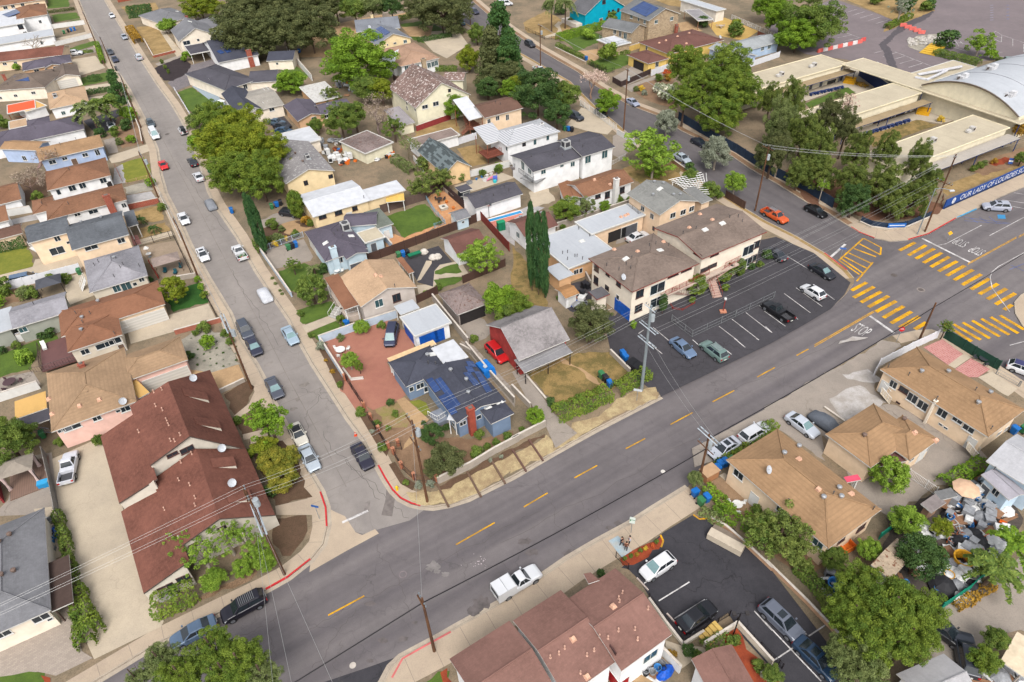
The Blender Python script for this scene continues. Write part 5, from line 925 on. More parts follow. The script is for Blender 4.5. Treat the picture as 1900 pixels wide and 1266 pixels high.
h=House('long cream house with tan hip roof, white stair rail and barred windows',base=30.5);h.w((838,222),(1642,714),(1155,80),3.9,'hip',TANB,CRM2,slope=.36);h.rv('vent',(1145,240),(1340,242),(1560,470),(1648,395));h.rv('pipe',(1050,265),(1255,440),(1540,375),(1655,660),(900,205));h.cust([[(1200,478,2.6),(1262,455,3.4),(1275,492,2.7),(1240,525,2.4)]],TANB,WHITE,.1,'porch_hood');h.chim((1255,445),4.4,.3,.3,CRM)
h.win((940,330,1.1,1.2),(1018,372,1.3,.8,'dwin'),(1080,430,1.4,1.4,'nwin'),(1155,485,1.4,1.4,'nwin'),(1302,535,1.3,1.4),(1412,592,1.3,.8),(1492,655,1.4,.9),(1530,725,1.0,2.0,'whitedoor'),(885,315,1.0,2.1,'whitedoor'),(1715,690,1.0,.8,'nwin'),(1818,620,1.0,.8,'nwin'),(975,465,.6,.3,'dwin'),(1288,625,.6,.4,'nwin'),(1325,650,.6,.4,'nwin'));h.stairs((915,450),.2,(850,370),1.6,1.1,CONC,WHITE);h.stairs((1555,860),.2,(1480,770),1.5,1.2,CONC,WHITE)
h=House('L shaped cream house with tan roof and small wooden porch',base=30.5);h.w((745,920),(1160,715),(455,686),3.5,'hip',TANB,CRM2,slope=.36);h.w((1047,880),(1288,742),(880,640),3.5,'hip',TANB,CRM2,slope=.36);h.w((830,935),(1035,892),(930,825),2.9,'flat',DECKM,None,wall=False,posts=True,rname='porch_roof');h.rv('bvent',(725,710),(1018,590));h.rv('hvent',(1095,685),(1250,742));h.win((1075,880,.9,.9,'nwin'),(1140,860,1.4,2.0,'whitedoor'),(1200,798,.9,.9,'nwin'))
tile()
h=House('large cream house with long tan roof beside hedge and parked sedan',base=30.5);h.w((1537,1018),(1636,946),(1366,842),4.2,'hip',TANB,CRM2,slope=.34);tile(3,2);h.rv('vent',(138,840),(245,790),(540,1095),(425,1165),(555,1160));h.rv('hvent',(245,880),(630,1135),(390,1100));h.rv('dish',(15,985));h.rv('pipe',(495,1140),(165,1195),(790,1250));h.w((600,1050),(705,1030),(660,995),2.6,'shed',plain((226,84,110),.8),None,wall=False,posts=True,rname='pink_awning',slope=.05)
tile(2,2);h.win((1690,895,1.5,1.5,'nwin'),(1880,1040,1.2,1.2,'dwin'),(1815,1045,1.1,2.1,'whitedoor'));tile(3,2);h.win((25,1045,1.3,1.4,'dwin'),(125,1215,1.1,1.2,'nwin'));tile(3,3);h.win((385,250,1.3,1.2,'cwin'),(700,135,1.4,.9,'dwin'),(558,222,1.2,.9,'dwin'),(228,45,1.0,1.0,'nwin'));tile(2,2);h.stairs((1890,1220),.2,(1790,1085),1.6,1.2,plain((190,160,130),.9),WHITE)
tile(3,2)
h=House('pale blue house with light grey roofs beside crowded back yard',base=33);h.w((1620,893),(2010,1130),(1900,722),4.0,'gable',roofm((196,196,200),var=.14),wl((196,214,228)));h.w((1585,992),(1790,1180),(1690,925),3.2,'gable',roofm((180,176,184),var=.16),wl((190,210,226)),slope=.3);h.win((1700,1110,.9,1.2,'nwin'),(1620,1075,1,1.9,'greydoor'));h.rv('pipe',(1675,960))
h=House('low patched shed of grey corrugated sheets in crowded yard','shed','shed');h.w((1210,1265),(1340,1205),(1130,1215),2.4,'shed',roofm((150,140,138)),wl((150,120,100)),slope=.08);h.w((1290,1180),(1415,1150),(1240,1120),2.5,'shed',roofm((128,128,128)),wl((150,120,100)),slope=.08)
tile(3,3)
h=House('pale grey shingled roof at lower right behind leafy tree',base=37);h.w((960,1205),(1235,1560),(1270,1015),3.2,'gable',roofm((190,188,190),var=.14),WHT,slope=.4,axis='v')
h=House('white storage shack with half rusted sloping roof','shed','shed',base=36);h.w((780,400),(912,525),(1030,256),2.6,'gable',roofm((206,186,160),var=.28,fleck=(134,92,72)),wl((214,206,194)),slope=.16)
tile(2,3)
h=House('mauve brown roofed town houses with white walls and red doors','town_house','town house',base=31);h.w((775,418),(1152,930),(338,582),5.6,'gable',MAU,WHT,axis='v',slope=.3,oh=.35);h.w((343,600),(775,1105),(-10,792),5.45,'gable',MAU,WHT,axis='v',slope=.3,oh=.35);h.w((-8,808),(320,1340),(-480,1058),5.3,'gable',MAU,WHT,axis='v',slope=.3,oh=.35)
h.cust([[(522,472,5.62),(575,462,5.62),(640,520,5.9),(560,545,5.9)]],MAU,WHITE,.12,'porch_roof');h.rv('hvent',(742,715),(447,950),(548,1225));h.rv('tpipe',(780,655),(787,680),(995,730),(778,890),(898,880),(918,955),(702,945),(600,1035),(548,1070),(385,1018),(343,1058),(280,1085),(500,1200),(640,935),(808,615));h.win((740,1030,.9,.6,'dwin'),(1012,1075,1.8,1.5,'cwin'),(842,1130,1.0,2.0,'reddoor'),(775,1090,1.6,2.0,'reddoor'))
h=House('small mauve brown roof at bottom centre beside stair and lamp post','town_house','town house',base=33);h.w((1312,1095),(1608,988),(1930,1300),4.6,'gable',MAU,WHT,axis='v',slope=.3)
# ================================================================== vehicles
def paint(c):return plain(c,.28,.15,.04,.5,.6)
def loft(mb,rings,m,close=True):
 k=len(rings[0]);vs=[v for r in rings for v in r];fs=[(i*k+j,i*k+(j+1)%k,(i+1)*k+(j+1)%k,(i+1)*k+j)for i in range(len(rings)-1)for j in range(k)]
 fs+=[tuple(reversed(range(k))),tuple((len(rings)-1)*k+j for j in range(k))];mb.add(vs,fs,m)
TYPES=dict(
sedan=dict(L=4.7,st=[(-2.32,.74,.36,.88),(-2.2,.86,.26,.98),(-1.5,.91,.22,1.02),(0,.92,.2,.98),(1.0,.91,.2,.94),(1.75,.88,.22,.82),(2.2,.8,.26,.7),(2.34,.66,.34,.58)],cab=(-1.72,1.12,-.98,.28,1.45),wb=(-1.38,1.36),r=.33),
coupe=dict(L=4.3,st=[(-2.12,.72,.36,.84),(-2.0,.84,.26,.92),(-1.4,.9,.22,.95),(0,.9,.2,.9),(1.0,.89,.2,.86),(1.6,.86,.22,.76),(2.0,.76,.26,.66),(2.14,.6,.34,.54)],cab=(-1.4,.9,-.75,.1,1.28),wb=(-1.25,1.28),r=.33),
suv=dict(L=4.8,st=[(-2.36,.82,.42,1.04),(-2.26,.91,.3,1.12),(-1.5,.95,.26,1.12),(0,.95,.25,1.08),(1.0,.94,.25,1.06),(1.75,.92,.26,.98),(2.2,.86,.3,.84),(2.36,.72,.38,.66)],cab=(-2.24,1.15,-1.85,.42,1.72),wb=(-1.42,1.42),r=.37),
hatch=dict(L=4.3,st=[(-2.1,.78,.4,.96),(-2.0,.87,.28,1.02),(-1.3,.9,.24,1.04),(0,.9,.22,1.0),(.9,.89,.22,.97),(1.55,.87,.24,.88),(1.98,.78,.28,.74),(2.12,.62,.36,.58)],cab=(-2.0,1.12,-1.45,.25,1.56),wb=(-1.26,1.3),r=.34),
minivan=dict(L=5.1,st=[(-2.5,.86,.4,1.06),(-2.4,.95,.28,1.12),(-1.5,.98,.24,1.1),(0,.98,.22,1.06),(1.3,.97,.22,1.02),(2.0,.92,.24,.9),(2.4,.82,.3,.74),(2.52,.66,.38,.6)],cab=(-2.42,1.75,-2.1,.75,1.78),wb=(-1.5,1.5),r=.34),
van=dict(L=5.4,st=[(-2.66,.92,.42,1.3),(-2.6,.97,.3,1.32),(-1.5,.98,.26,1.3),(0,.98,.26,1.28),(1.3,.97,.26,1.22),(2.1,.94,.28,1.04),(2.56,.86,.32,.86),(2.68,.7,.4,.66)],cab=(-2.62,1.95,-2.56,1.05,2.1),wb=(-1.6,1.65),r=.35),
jeep=dict(L=4.1,st=[(-1.9,.76,.5,1.1),(-1.86,.82,.45,1.12),(-1.2,.84,.42,1.12),(0,.84,.42,1.1),(.6,.82,.42,1.1),(1.2,.72,.42,1.06),(1.75,.68,.45,1.02),(1.85,.66,.5,.98)],cab=(-1.86,.62,-1.8,.35,1.78),wb=(-1.15,1.25),r=.4),
pickup=dict(L=5.6,st=[(.0,.93,.36,1.1),(.1,.95,.34,1.1),(.6,.95,.33,1.09),(1.3,.95,.33,1.08),(1.9,.94,.33,1.06),(2.45,.9,.36,.98),(2.72,.84,.42,.82),(2.8,.76,.46,.7)],cab=(-.35,1.35,.0,.75,1.76),wb=(-1.7,1.75),r=.4,bed=True),
)
_cars={}
def build_car(kind,c,glass=None,roofc=None,screen=False,extra=None):
 T=TYPES[kind];root=bpy.data.objects.new('parked_car',None);col.objects.link(root);m=paint(c);st=T['st'];G=glass or CARGLASS
 up=(0,0,0)
 if T.get('bed'):st=[(-.95,.93,.36,1.1)]+st
 mb=MB();rings=[]
 for x,w_,zb,zt in st:
  zm=zb+(zt-zb)*.55
  rings.append([(x,-w_*.9,zb),(x,-w_,zb+.1),(x,-w_*1.0,zm),(x,-w_*.93,zt-.04),(x,-w_*.8,zt),(x,w_*.8,zt),(x,w_*.93,zt-.04),(x,w_,zm),(x,w_,zb+.1),(x,w_*.9,zb)])
 loft(mb,rings,m)
 if T.get('bed'):
  for s in(-1,1):mb.hexa([(-2.75,s*.82 if s>0 else-.95,.5),(-.9,s*.82 if s>0 else-.95,.5),(-.9,.95 if s>0 else-.82,.5),(-2.75,.95 if s>0 else-.82,.5)],[(-2.75,s*.84 if s>0 else-.93,1.1),(-.9,s*.84 if s>0 else-.93,1.1),(-.9,.93 if s>0 else-.84,1.1),(-2.75,.93 if s>0 else-.84,1.1)],m)
  mb.box(-2.8,-2.7,-.9,.9,.48,1.1,m)
 r0,r1,t0,t1,hh=T['cab'];wbs=[q for q in st]
 def hw(x):
  for(xa,wa,_,_),(xb,wb_,_,_)in zip(st,st[1:]):
   if xa<=x<=xb:return wa+(wb_-wa)*(x-xa)/(xb-xa)
  return st[0][1]if x<st[0][0]else st[-1][1]
 def zt(x):
  for(xa,_,_,a),(xb,_,_,b)in zip(st,st[1:]):
   if xa<=x<=xb:return a+(b-a)*(x-xa)/(xb-xa)
  return st[0][3]if x<st[0][0]else st[-1][3]
 b=[(r0,hw(r0)*.88,zt(r0)-.03),(r1,hw(r1)*.86,zt(r1)-.03)];tw=hw(0)*.68
 rm=m if roofc is None else paint(roofc)
 A=[(b[0][0],-b[0][1],b[0][2]),(b[1][0],-b[1][1],b[1][2]),(b[1][0],b[1][1],b[1][2]),(b[0][0],b[0][1],b[0][2])]
 Tq=[(t0,-tw,hh-.04),(t1,-tw*.97,hh-.05),(t1,tw*.97,hh-.05),(t0,tw,hh-.04)]
 mb.add(A+Tq,[(0,1,5,4),(1,2,6,5),(2,3,7,6),(3,0,4,7)],m)
 T2=[(t0+.18,-tw*.82,hh),(t1-.15,-tw*.8,hh),(t1-.15,tw*.8,hh),(t0+.18,tw*.82,hh)]
 mb.add(Tq+T2,[(0,1,5,4),(1,2,6,5),(2,3,7,6),(3,0,4,7),(4,5,6,7)],rm)
 body=mb.build('body',root,smooth=False)
 md=body.modifiers.new('soft','BEVEL');md.width=.05;md.segments=2;md.limit_method='ANGLE';md.angle_limit=R(22)
 V=lambda t:Vector(t)
 def pane(q,name,mm,e=.1,sh=(0,0)):
  q=[V(p)for p in q];c_=sum(q,Vector())/4;nn=(q[1]-q[0]).cross(q[2]-q[0]).normalized()
  if nn.dot(c_-Vector((0,0,.6)))<0:nn=-nn;q.reverse()
  g=MB();k=[p+(c_-p)*e for p in q];g.hexa([p-nn*.02 for p in k],[p+nn*.012 for p in k],mm);g.build(name,root)
 pane([A[1],A[2],Tq[2],Tq[1]],'windscreen',SCREEN if screen else G,.09);pane([A[0],A[3],Tq[3],Tq[0]],'rear_window',G,.12)
 for i,j in((0,1),(3,2)):
  p=lambda a,t:V(A[a]).lerp(V(Tq[a]),t);f=lambda s,t:p(i,t).lerp(p(j,t),s)
  mid=.5 if kind in('sedan','coupe','hatch')else .52
  for s0,s1 in((.06,mid-.015),(mid+.015,.93)):
   pane([f(s0,.1),f(s1,.1),f(s1-(.03 if s1>.9 else 0),.9),f(s0+(.03 if s0<.1 else 0),.9)],'side_window',G,.02)
 bodyhw=hw(0)
 for x in T['wb']:
  for s in(-1,1):
   mb=MB();y=s*(hw(x)if x>-.9 or not T.get('bed')else .95);r=T['r'];prof=[]
   ring=lambda rr,yy:[(x+rr*math.cos(2*math.pi*k/16),yy,r+rr*math.sin(2*math.pi*k/16))for k in range(16)]
   q=[ring(r*.9,y-s*.2),ring(r,y-s*.17),ring(r,y-s*.0),ring(r*.93,y+s*.03),ring(r*.66,y+s*.035)]
   if s>0:q=[k[::-1]for k in q]
   loft(mb,q,TYRE);wo=mb.build('wheel',root)
   mb=MB();q=[ring(r*.64,y+s*.0),ring(r*.64,y+s*.045),ring(r*.15,y+s*.05)]
   if s>0:q=[k[::-1]for k in q]
   loft(mb,q,plain((150,152,158),.35,.5,0));mb.build('rim',wo)
   mb=MB();k2=[(x+(r+.07)*math.cos(math.pi*k/10),y+s*.006,r+(r+.05)*math.sin(math.pi*k/10))for k in range(11)];mb.face(k2 if s<0 else k2[::-1],BLACK);mb.build('wheel_arch',root)
 xf,wf,zb,ztp=st[-2];xr,wr=(st[0][0],st[0][1])if not T.get('bed')else(-2.8,.93);zl=ztp-.12
 for s in(-1,1):
  mb=MB();mb.hexa([(xf-.12,s*wf*.62,zl-.08),(xf+.08,s*wf*.62,zl-.1),(xf-.02,s*wf*1.0,zl-.1),(xf-.25,s*wf*1.02,zl-.06)],[(xf-.15,s*wf*.62,zl+.1),(xf+.02,s*wf*.62,zl+.06),(xf-.06,s*wf*.99,zl+.06),(xf-.3,s*wf*1.0,zl+.1)],LAMP);mb.build('headlight',root)
  zt_=(st[0][3]if not T.get('bed')else 1.05)-.1;mb=MB();mb.box(xr-.03,xr+.2,s*wr*.84-.12,s*wr*.84+.15*(1 if s>0 else .8),zt_-.22,zt_+.02,REDLAMP);mb.build('taillight',root)
  xm=r1-.32;mb=MB();mb.box(xm-.08,xm+.08,s*(hw(xm)+.06)-.09,s*(hw(xm)+.06)+.09,zt(xm)+.02,zt(xm)+.18,m);mb.build('mirror',root)
 mb=MB();mb.box(xr-.06,xr-.01,-.22,.22,.55,.68,plain((226,226,220),.5,0,0));mb.build('licence_plate',root)
 mb=MB();mb.box(st[-1][0]-.06,st[-1][0]+.02,-.5,.5,.4,.56,BLACK);mb.build('grille',root)
 mb=MB();mb.box(st[0][0]+.1,st[-1][0]-.15,-.7,.7,.12,.3,BLACK);mb.build('underbody',root)
 if T.get('bed'):
  mb=MB();mb.box(-2.7,-.95,-.83,.83,.5,.58,plain((74,74,78),.7));mb.build('bed_floor',root)
 for e in extra or():
  mb=MB()
  if e=='rack':
   for y in(-.55,.55):mb.tube([(-1.3,y,hh+.06),(.2,y,hh+.06)],.03,BLACK,4)
   for k in range(9):mb.tube([(-1.3+k*.19,-.55,hh+.07),(-1.3+k*.19,.55,hh+.07)],.025,CHROME,4)
   mb.build('roof_rack',root)
  elif e=='sunroof':mb.box(t1-.95,t1-.25,-.42,.42,hh-.03,hh+.012,G);mb.build('sunroof',root)
  elif e=='shell':mb.hexa([(-2.85,-.98,.55),(-.6,-.98,.55),(-.6,.98,.55),(-2.85,.98,.55)],[(-2.8,-.9,1.9),(-.6,-.9,1.9),(-.6,.9,1.9),(-2.8,.9,1.9)],m);mb.build('utility_box',root);mb=MB();mb.box(-2.86,-2.82,-.7,.7,1.1,1.6,G);mb.build('box_window',root);mb=MB();mb.tube([(-1.7,-.9,1.91),(-1.7,.9,1.91)],.03,CHROME,4);mb.tube([(-.65,-.85,2.05),(-.65,.85,2.05)],.04,CHROME,4);mb.build('ladder_rack',root)
  elif e=='spare':mb.tube([(-1.92,-.15,1.0),(-2.14,-.15,1.0)],.36,TYRE,14);mb.build('spare_wheel',root)
  elif e=='load':
   random.seed(4)
   for k in range(14):x,y,z=random.uniform(-2.5,-1.2),random.uniform(-.6,.6),random.uniform(.7,1.15);mb.box(x-.2,x+.2,y-.15,y+.15,.58,z,plain(random.choice([(200,196,190),(210,120,60),(90,130,90),(160,150,140)]),.8))
   mb.build('load',root)
  elif e=='cage':
   for y in(-.8,.8):mb.tube([(-.95,y,1.1),(-.95,y,1.85),(-2.6,y,1.25)],.035,BLACK,4)
   mb.tube([(-.95,-.8,1.85),(-.95,.8,1.85)],.035,BLACK,4);mb.build('bed_bar',root)
  elif e=='softtop':mb.hexa([(r0,-tw,b[0][2]+.1),(r1-.7,-tw,b[0][2]+.1),(r1-.7,tw,b[0][2]+.1),(r0,tw,b[0][2]+.1)],[(t0,-tw*.9,hh+.02),(t1-.1,-tw*.9,hh+.02),(t1-.1,tw*.9,hh+.02),(t0,tw*.9,hh+.02)],BLACK);mb.build('soft_top',root)
  elif e=='lightbar':mb.box(t1-.2,t1,-.6,.6,hh+.02,hh+.1,BLACK);mb.build('light_bar',root)
 return root
CARGRP={'l':'cars parked along the left street','m':'vehicles by the main road','lot':'cars in the parking lots','r':'cars on the right street','d':'cars in driveways'}
def car(kind,c,p,ang,label,grp='l',z=.0,cat='car',sc_=1.0,name=None,**kw):
 key=(kind,c,tuple(sorted((k,str(v))for k,v in kw.items())));fresh=key not in _cars
 if fresh:_cars[key]=build_car(kind,c,**kw);root=_cars[key]
 else:root=copy_tree(_cars[key])
 root.name=name or{'pickup':'pickup_truck','van':'van','suv':'parked_suv'}.get(kind,'parked_car')
 q=P(p,z+.75);root.location=(q.x,q.y,z);root.rotation_euler.z=R(ang);root.scale=(sc_,)*3
 tag(root,label,cat,CARGRP[grp]);return root
def covered(kind,c,p,ang,label,grp='l',z=0.0):
 ''
 T=TYPES[kind];bm=bmesh.new();L=T['L'];hh=T['cab'][4];mb=MB();rings=[]
 m=groundm('car_cover_%d'%c[0],c,tuple(v*.86 for v in c),.6,2.5,8,.4,.1)
 for x,w_,h_ in((-.5,.74,.62),(-.46,.86,.86),(-.36,.93,.95),(-.2,.94,1.35),(0,.94,1.45),(.12,.94,1.4),(.24,.94,1.0),(.38,.92,.88),(.47,.82,.7),(.5,.66,.5)):
  k=h_/1.45*hh;X=x*L;rings.append([(X,-w_-.04,.12),(X,-w_,.5),(X,-w_*.92,min(.95,k*.8)),(X,-w_*.7,k*.97),(X,0,k),(X,w_*.7,k*.97),(X,w_*.92,min(.95,k*.8)),(X,w_,.5),(X,w_+.04,.12)])
 loft(mb,rings,m);root=bpy.data.objects.new('covered_car',None);col.objects.link(root);o=mb.build('cover',root,smooth=True)
 for x in T['wb']:
  mb=MB()
  for s in(-1,):mb.tube([(x,-.8,.3),(x,.8,.3)],.3,TYRE,12)
  mb.build('wheels',root).name='axle_wheels'
 q=P(p,z+.75);root.location=(q.x,q.y,z);root.rotation_euler.z=R(ang);tag(root,label,'car',CARGRP[grp])
LD=-59.5;RD=-63.5;MD=30.5;Wc=(236,237,240);Bk=(34,35,40);Sv=(176,182,192);Dg=(78,82,90)
tile(0,0)
car('sedan',Wc,(820,112),LD,'white sedan farthest up the left street, nearest the hedge');car('sedan',Sv,(912,268),LD,'silver sedan below the white one, beside the orange brown shrubs');car('sedan',Dg,(806,378),LD,'dark grey sedan parked nose to tail above a navy sedan');car('sedan',(52,58,84),(842,432),LD,'navy sedan parked just below a dark grey sedan');car('suv',(206,212,222),(1018,418),LD+180,'silver white crossover opposite the navy sedan')
car('hatch',(84,96,104),(1104,902),LD,'dark hatchback parked behind the white passenger van');car('van',Wc,(1132,985),LD,'white passenger van with sunshade in its windscreen',cat='van',screen=True);car('jeep',Wc,(1340,958),LD+180,'white open topped jeep with black spare wheel',extra=('spare','softtop'));car('coupe',(226,44,46),(1196,1208),LD,'bright red coupe on the left street');car('sedan',(44,48,58),(1413,1183),LD+180,'black sedan opposite the red coupe')
car('suv',Wc,(550,388),15,'white crossover half hidden by a hedge in a front yard','d',.14);car('sedan',(216,220,226),(815,918),-60,'white sedan with dark glass in driveway behind two palms','d',.14,roofc=(50,54,60))
tile(0,1)
car('sedan',(232,233,238),(1455,45),LD+180,'white sedan beside the big yellow green tree');covered('hatch',(150,154,162),(1545,250),LD,'small car under a grey fabric cover');car('sedan',Wc,(1347,355),LD,'white sedan on the left kerb below a red brick wall');car('sedan',(238,239,242),(1487,618),LD,'white sedan with open sunroof beside the dusty patio',extra=('sunroof',));car('pickup',Wc,(1757,605),LD+180,'white pickup with tools and scrap in its bed',cat='pickup',extra=('load',));car('minivan',(96,120,150),(180,800),22,'blue grey minivan parked beside the white vinyl fence','d',.15)
car('suv',(82,88,100),(1797,1170),LD,'grey crossover parked in front of a navy sedan under pole arm');car('sedan',(56,58,78),(1862,1290),LD,'dark navy sedan behind the grey crossover, left kerb',screen=True)
tile(1,1)
covered('coupe',(226,228,234),(62,910),LD,'low car under a shiny white cover');car('sedan',(168,188,204),(250,1212),LD+0,'pale blue silver sedan opposite two dark cars',screen=True);car('minivan',(60,66,92),(993,1210),-92,'navy minivan on the rose coloured driveway','d',.16,screen=True);car('hatch',(44,44,50),(245,312),-20,'dark hatchback half hidden by a shrub near wheelie bins','d',.14)
tile(1,2)
car('sedan',(88,92,104),(133,350),LD,'dark grey sedan with reflective sunshade near the street tree',screen=True);car('coupe',(226,220,206),(308,690),LD,'cream convertible with black soft top behind silver sedan',extra=('softtop',));car('sedan',(186,196,206),(390,865),LD,'silver sedan at the left kerb beside orange shrubs');car('sedan',(46,44,62),(780,850),LD,'black purple sedan alone on the right kerb near the corner');car('suv',(206,36,40),(1768,92),LD,'red sport utility vehicle beside the red barn','d',.14)
tile(0,2);car('pickup',(232,234,242),(502,935),108,'white pickup with empty black bed on the long pale driveway','d',.15,'pickup')
tile(0,3);car('sedan',(100,122,148),(1412,893),MD+180,'slate blue sedan behind the black sport utility vehicle','m');tile();car('suv',(34,32,44),(451,1124),MD+180,'black sport utility vehicle parked before the brown town houses','m',extra=('rack',))
car('pickup',Wc,(960,1080),MD,'white work truck with utility box and ladder rack','m',cat='truck',extra=('shell',))
tile(2,3);car('hatch',(238,238,240),(1066,412),MD+180,'white crossover in the lower lot beside flower bed','lot',.17,screen=True);car('sedan',(30,30,36),(1355,778),MD,'black sedan in the lower lot next to the stair wall','lot',.17)
tile(3,3);car('suv',(110,116,130),(122,812),-57,'silver grey wagon in the lower lot ahead of blue sedan','lot',.17,extra=('sunroof',));car('sedan',(40,64,90),(378,1085),-57,'dark blue sedan at the bottom edge of the lower lot','lot',.17,extra=('sunroof',));car('hatch',(38,40,44),(1312,885),-50,'black car half covered by the leafy tree','lot',.14);car('suv',(58,62,72),(1473,1055),70,'dark grey crossover on the cracked lot by broken shelter','lot',.14)
tile(2,2);car('sedan',(112,134,164),(1256,55),-62,'light blue sedan in the apartment lot','lot',.17);car('suv',(122,148,142),(1482,78),118,'sage green sport utility vehicle with roof rack in apartment lot','lot',.17,extra=('rack',));car('sedan',(204,208,218),(1560,792),MD+180,'silver sedan with sunroof behind the clipped hedge','m',.12,extra=('sunroof',));car('suv',(228,230,234),(1782,680),MD,'white sport utility vehicle ahead of silver sedan by hedge','m',.12,extra=('spare',))
tile(3,2);car('sedan',(206,212,222),(275,622),-58,'silver sedan beside the covered car','lot',.14,screen=True);covered('sedan',(116,122,132),(450,605),-58,'sedan under a dark grey cover beside silver sedan','lot',.15);car('hatch',Wc,(1905,215),-40,'small white car cut by the right photo edge','r',0,roofc=(60,60,110))
tile(3,1);car('pickup',(222,96,44),(70,335),-60,'bright orange pickup with grey bed cover','r',cat='pickup',extra=('rack',));car('sedan',(26,26,30),(375,298),-62,'glossy black sedan parked along the school fence','r');car('sedan',(66,68,76),(72,612),116,'charcoal sedan against the apartment hedge','lot',.17);car('sedan',(40,42,50),(420,740),-60,'black sedan in the outer apartment stall by sidewalk','lot',.17,screen=True);car('hatch',(236,237,240),(350,890),118,'white hatchback in apartment lot','lot',.17);car('pickup',(32,32,36),(92,1035),119,'black pickup with bed bar in apartment lot','lot',.17,'pickup',extra=('cage',));car('suv',(184,188,202),(1697,268),166,'silver crossover near the blue painted school wall','r',extra=('sunroof',))
tile(2,1);car('sedan',(236,237,240),(922,487),32,'white sedan in the alley behind the apartments','d',.15)
tile(2,0);car('suv',(50,52,60),(132,322),RD,'dark grey crossover high on the right street, near dry lawn','r');car('pickup',(226,228,232),(203,512),RD,'white pickup partly hidden by the dark cedar','r',cat='pickup',extra=('load',));car('sedan',(170,176,196),(885,748),RD,'silver sedan on the right street below brown gate','r');car('suv',(62,66,78),(468,852),RD+10,'dark crossover on the pale driveway under the big tree','d',.16);car('hatch',(54,58,62),(655,828),RD,'dark hatchback behind the small green street tree','r');car('sedan',(186,196,206),(1250,1155),RD,'silver sedan near the bright green maple','r');car('sedan',(40,44,58),(1378,1042),RD,'dark navy sedan behind the grey olive trees','r')
tile(1,0);car('suv',(60,62,82),(1605,84),RD,'dark blue crossover at the top of the right street','r');car('jeep',(76,130,176),(1508,168),RD,'bright blue jeep under the street trees','r');car('van',Wc,(1832,28),12,'white delivery van at the top of the photo','d',.14,'van');car('suv',(50,52,58),(1850,212),RD,'dark car glimpsed through the cedar branches','r');car('sedan',(92,114,134),(150,893),-18,'grey blue sedan beside two darker cars','d',.16);car('sedan',(44,46,54),(190,922),-18,'black sedan between grey blue car and white roof','d',.16);car('sedan',(52,84,112),(205,955),-18,'teal blue car against the white flat roof','d',.16)
tile(3,0);car('suv',(112,138,132),(1812,448),-14,'grey green wagon in the school parking area','lot',.15)
# ================================================================== trees, shrubs, hedges
def leafmesh(name,pos,nrm,size,tint,m,rng,asp=.6):
 n=len(pos);up=rng.normal(size=(n,3));u=np.cross(nrm,up);u/=np.linalg.norm(u,axis=1)[:,None]+1e-9;v=np.cross(nrm,u)
 s=(size*rng.uniform(.6,1.3,n))[:,None];u=u*s;v=v*s*asp
 V=np.empty((n,4,3));V[:,0]=pos-u;V[:,1]=pos-v;V[:,2]=pos+u;V[:,3]=pos+v
 me=bpy.data.meshes.new(name);me.vertices.add(n*4);me.vertices.foreach_set('co',V.ravel());me.loops.add(n*4);me.loops.foreach_set('vertex_index',np.arange(n*4,dtype=np.int32))
 me.polygons.add(n);me.polygons.foreach_set('loop_start',np.arange(0,n*4,4,dtype=np.int32));me.update(calc_edges=True)
 at=me.attributes.new('tint','FLOAT','FACE');at.data.foreach_set('value',tint.astype(np.float32));me.materials.append(m);return me
def crownmesh(seed,m,nc=60,nl=9000,ls=.06,cr=(.2,.34),shell=(.5,.86),shape='round',low=-.75,ragged=.0):
 rng=np.random.default_rng(seed);C=[];
 while len(C)<nc:
  d=rng.normal(size=3);d/=np.linalg.norm(d)
  if d[2]<low:continue
  if shape=='cone':z=rng.uniform(-1,1);r=(1-(z+1)/2)**.8*.8+.06;a=rng.uniform(0,6.283);C.append((math.cos(a)*r*rng.uniform(.4,.9),math.sin(a)*r*rng.uniform(.4,.9),z));continue
  if shape=='col':z=rng.uniform(-1,1);r=min(1,(1-abs(z)**2.2)**.6+.05)*.62;a=rng.uniform(0,6.283);C.append((math.cos(a)*r,math.sin(a)*r,z*.93));continue
  k=min(1.02,rng.uniform(*shell)*(1+ragged*rng.normal()*.5));C.append(tuple(d*k))
 if shape=='round':C[:4]=[(0,0,.55),(.3,.1,.5),(-.2,.3,.5),(-.1,-.3,.5)]
 C=np.array(C);R_=rng.uniform(cr[0],cr[1],nc);ci=rng.choice(nc,nl,p=R_**2/(R_**2).sum())
 d=rng.normal(size=(nl,3));d[:,2]+=.35;d/=np.linalg.norm(d,axis=1)[:,None]
 if shape=='col':sc3=np.array([1,1,.6])
 else:sc3=np.array([1,1,.8])
 pos=C[ci]+d*(R_[ci]*rng.uniform(.62,1.05,nl))[:,None]*sc3;nr=d*.8+rng.normal(size=(nl,3))*.55;nr/=np.linalg.norm(nr,axis=1)[:,None]
 tc=rng.uniform(0,1,nc);tint=np.clip(tc[ci]*.6+rng.uniform(0,.5,nl)-.05,0,1)
 return leafmesh('leaves',pos,nr,np.full(nl,ls),tint,m,rng),C
L_=lambda*c:c
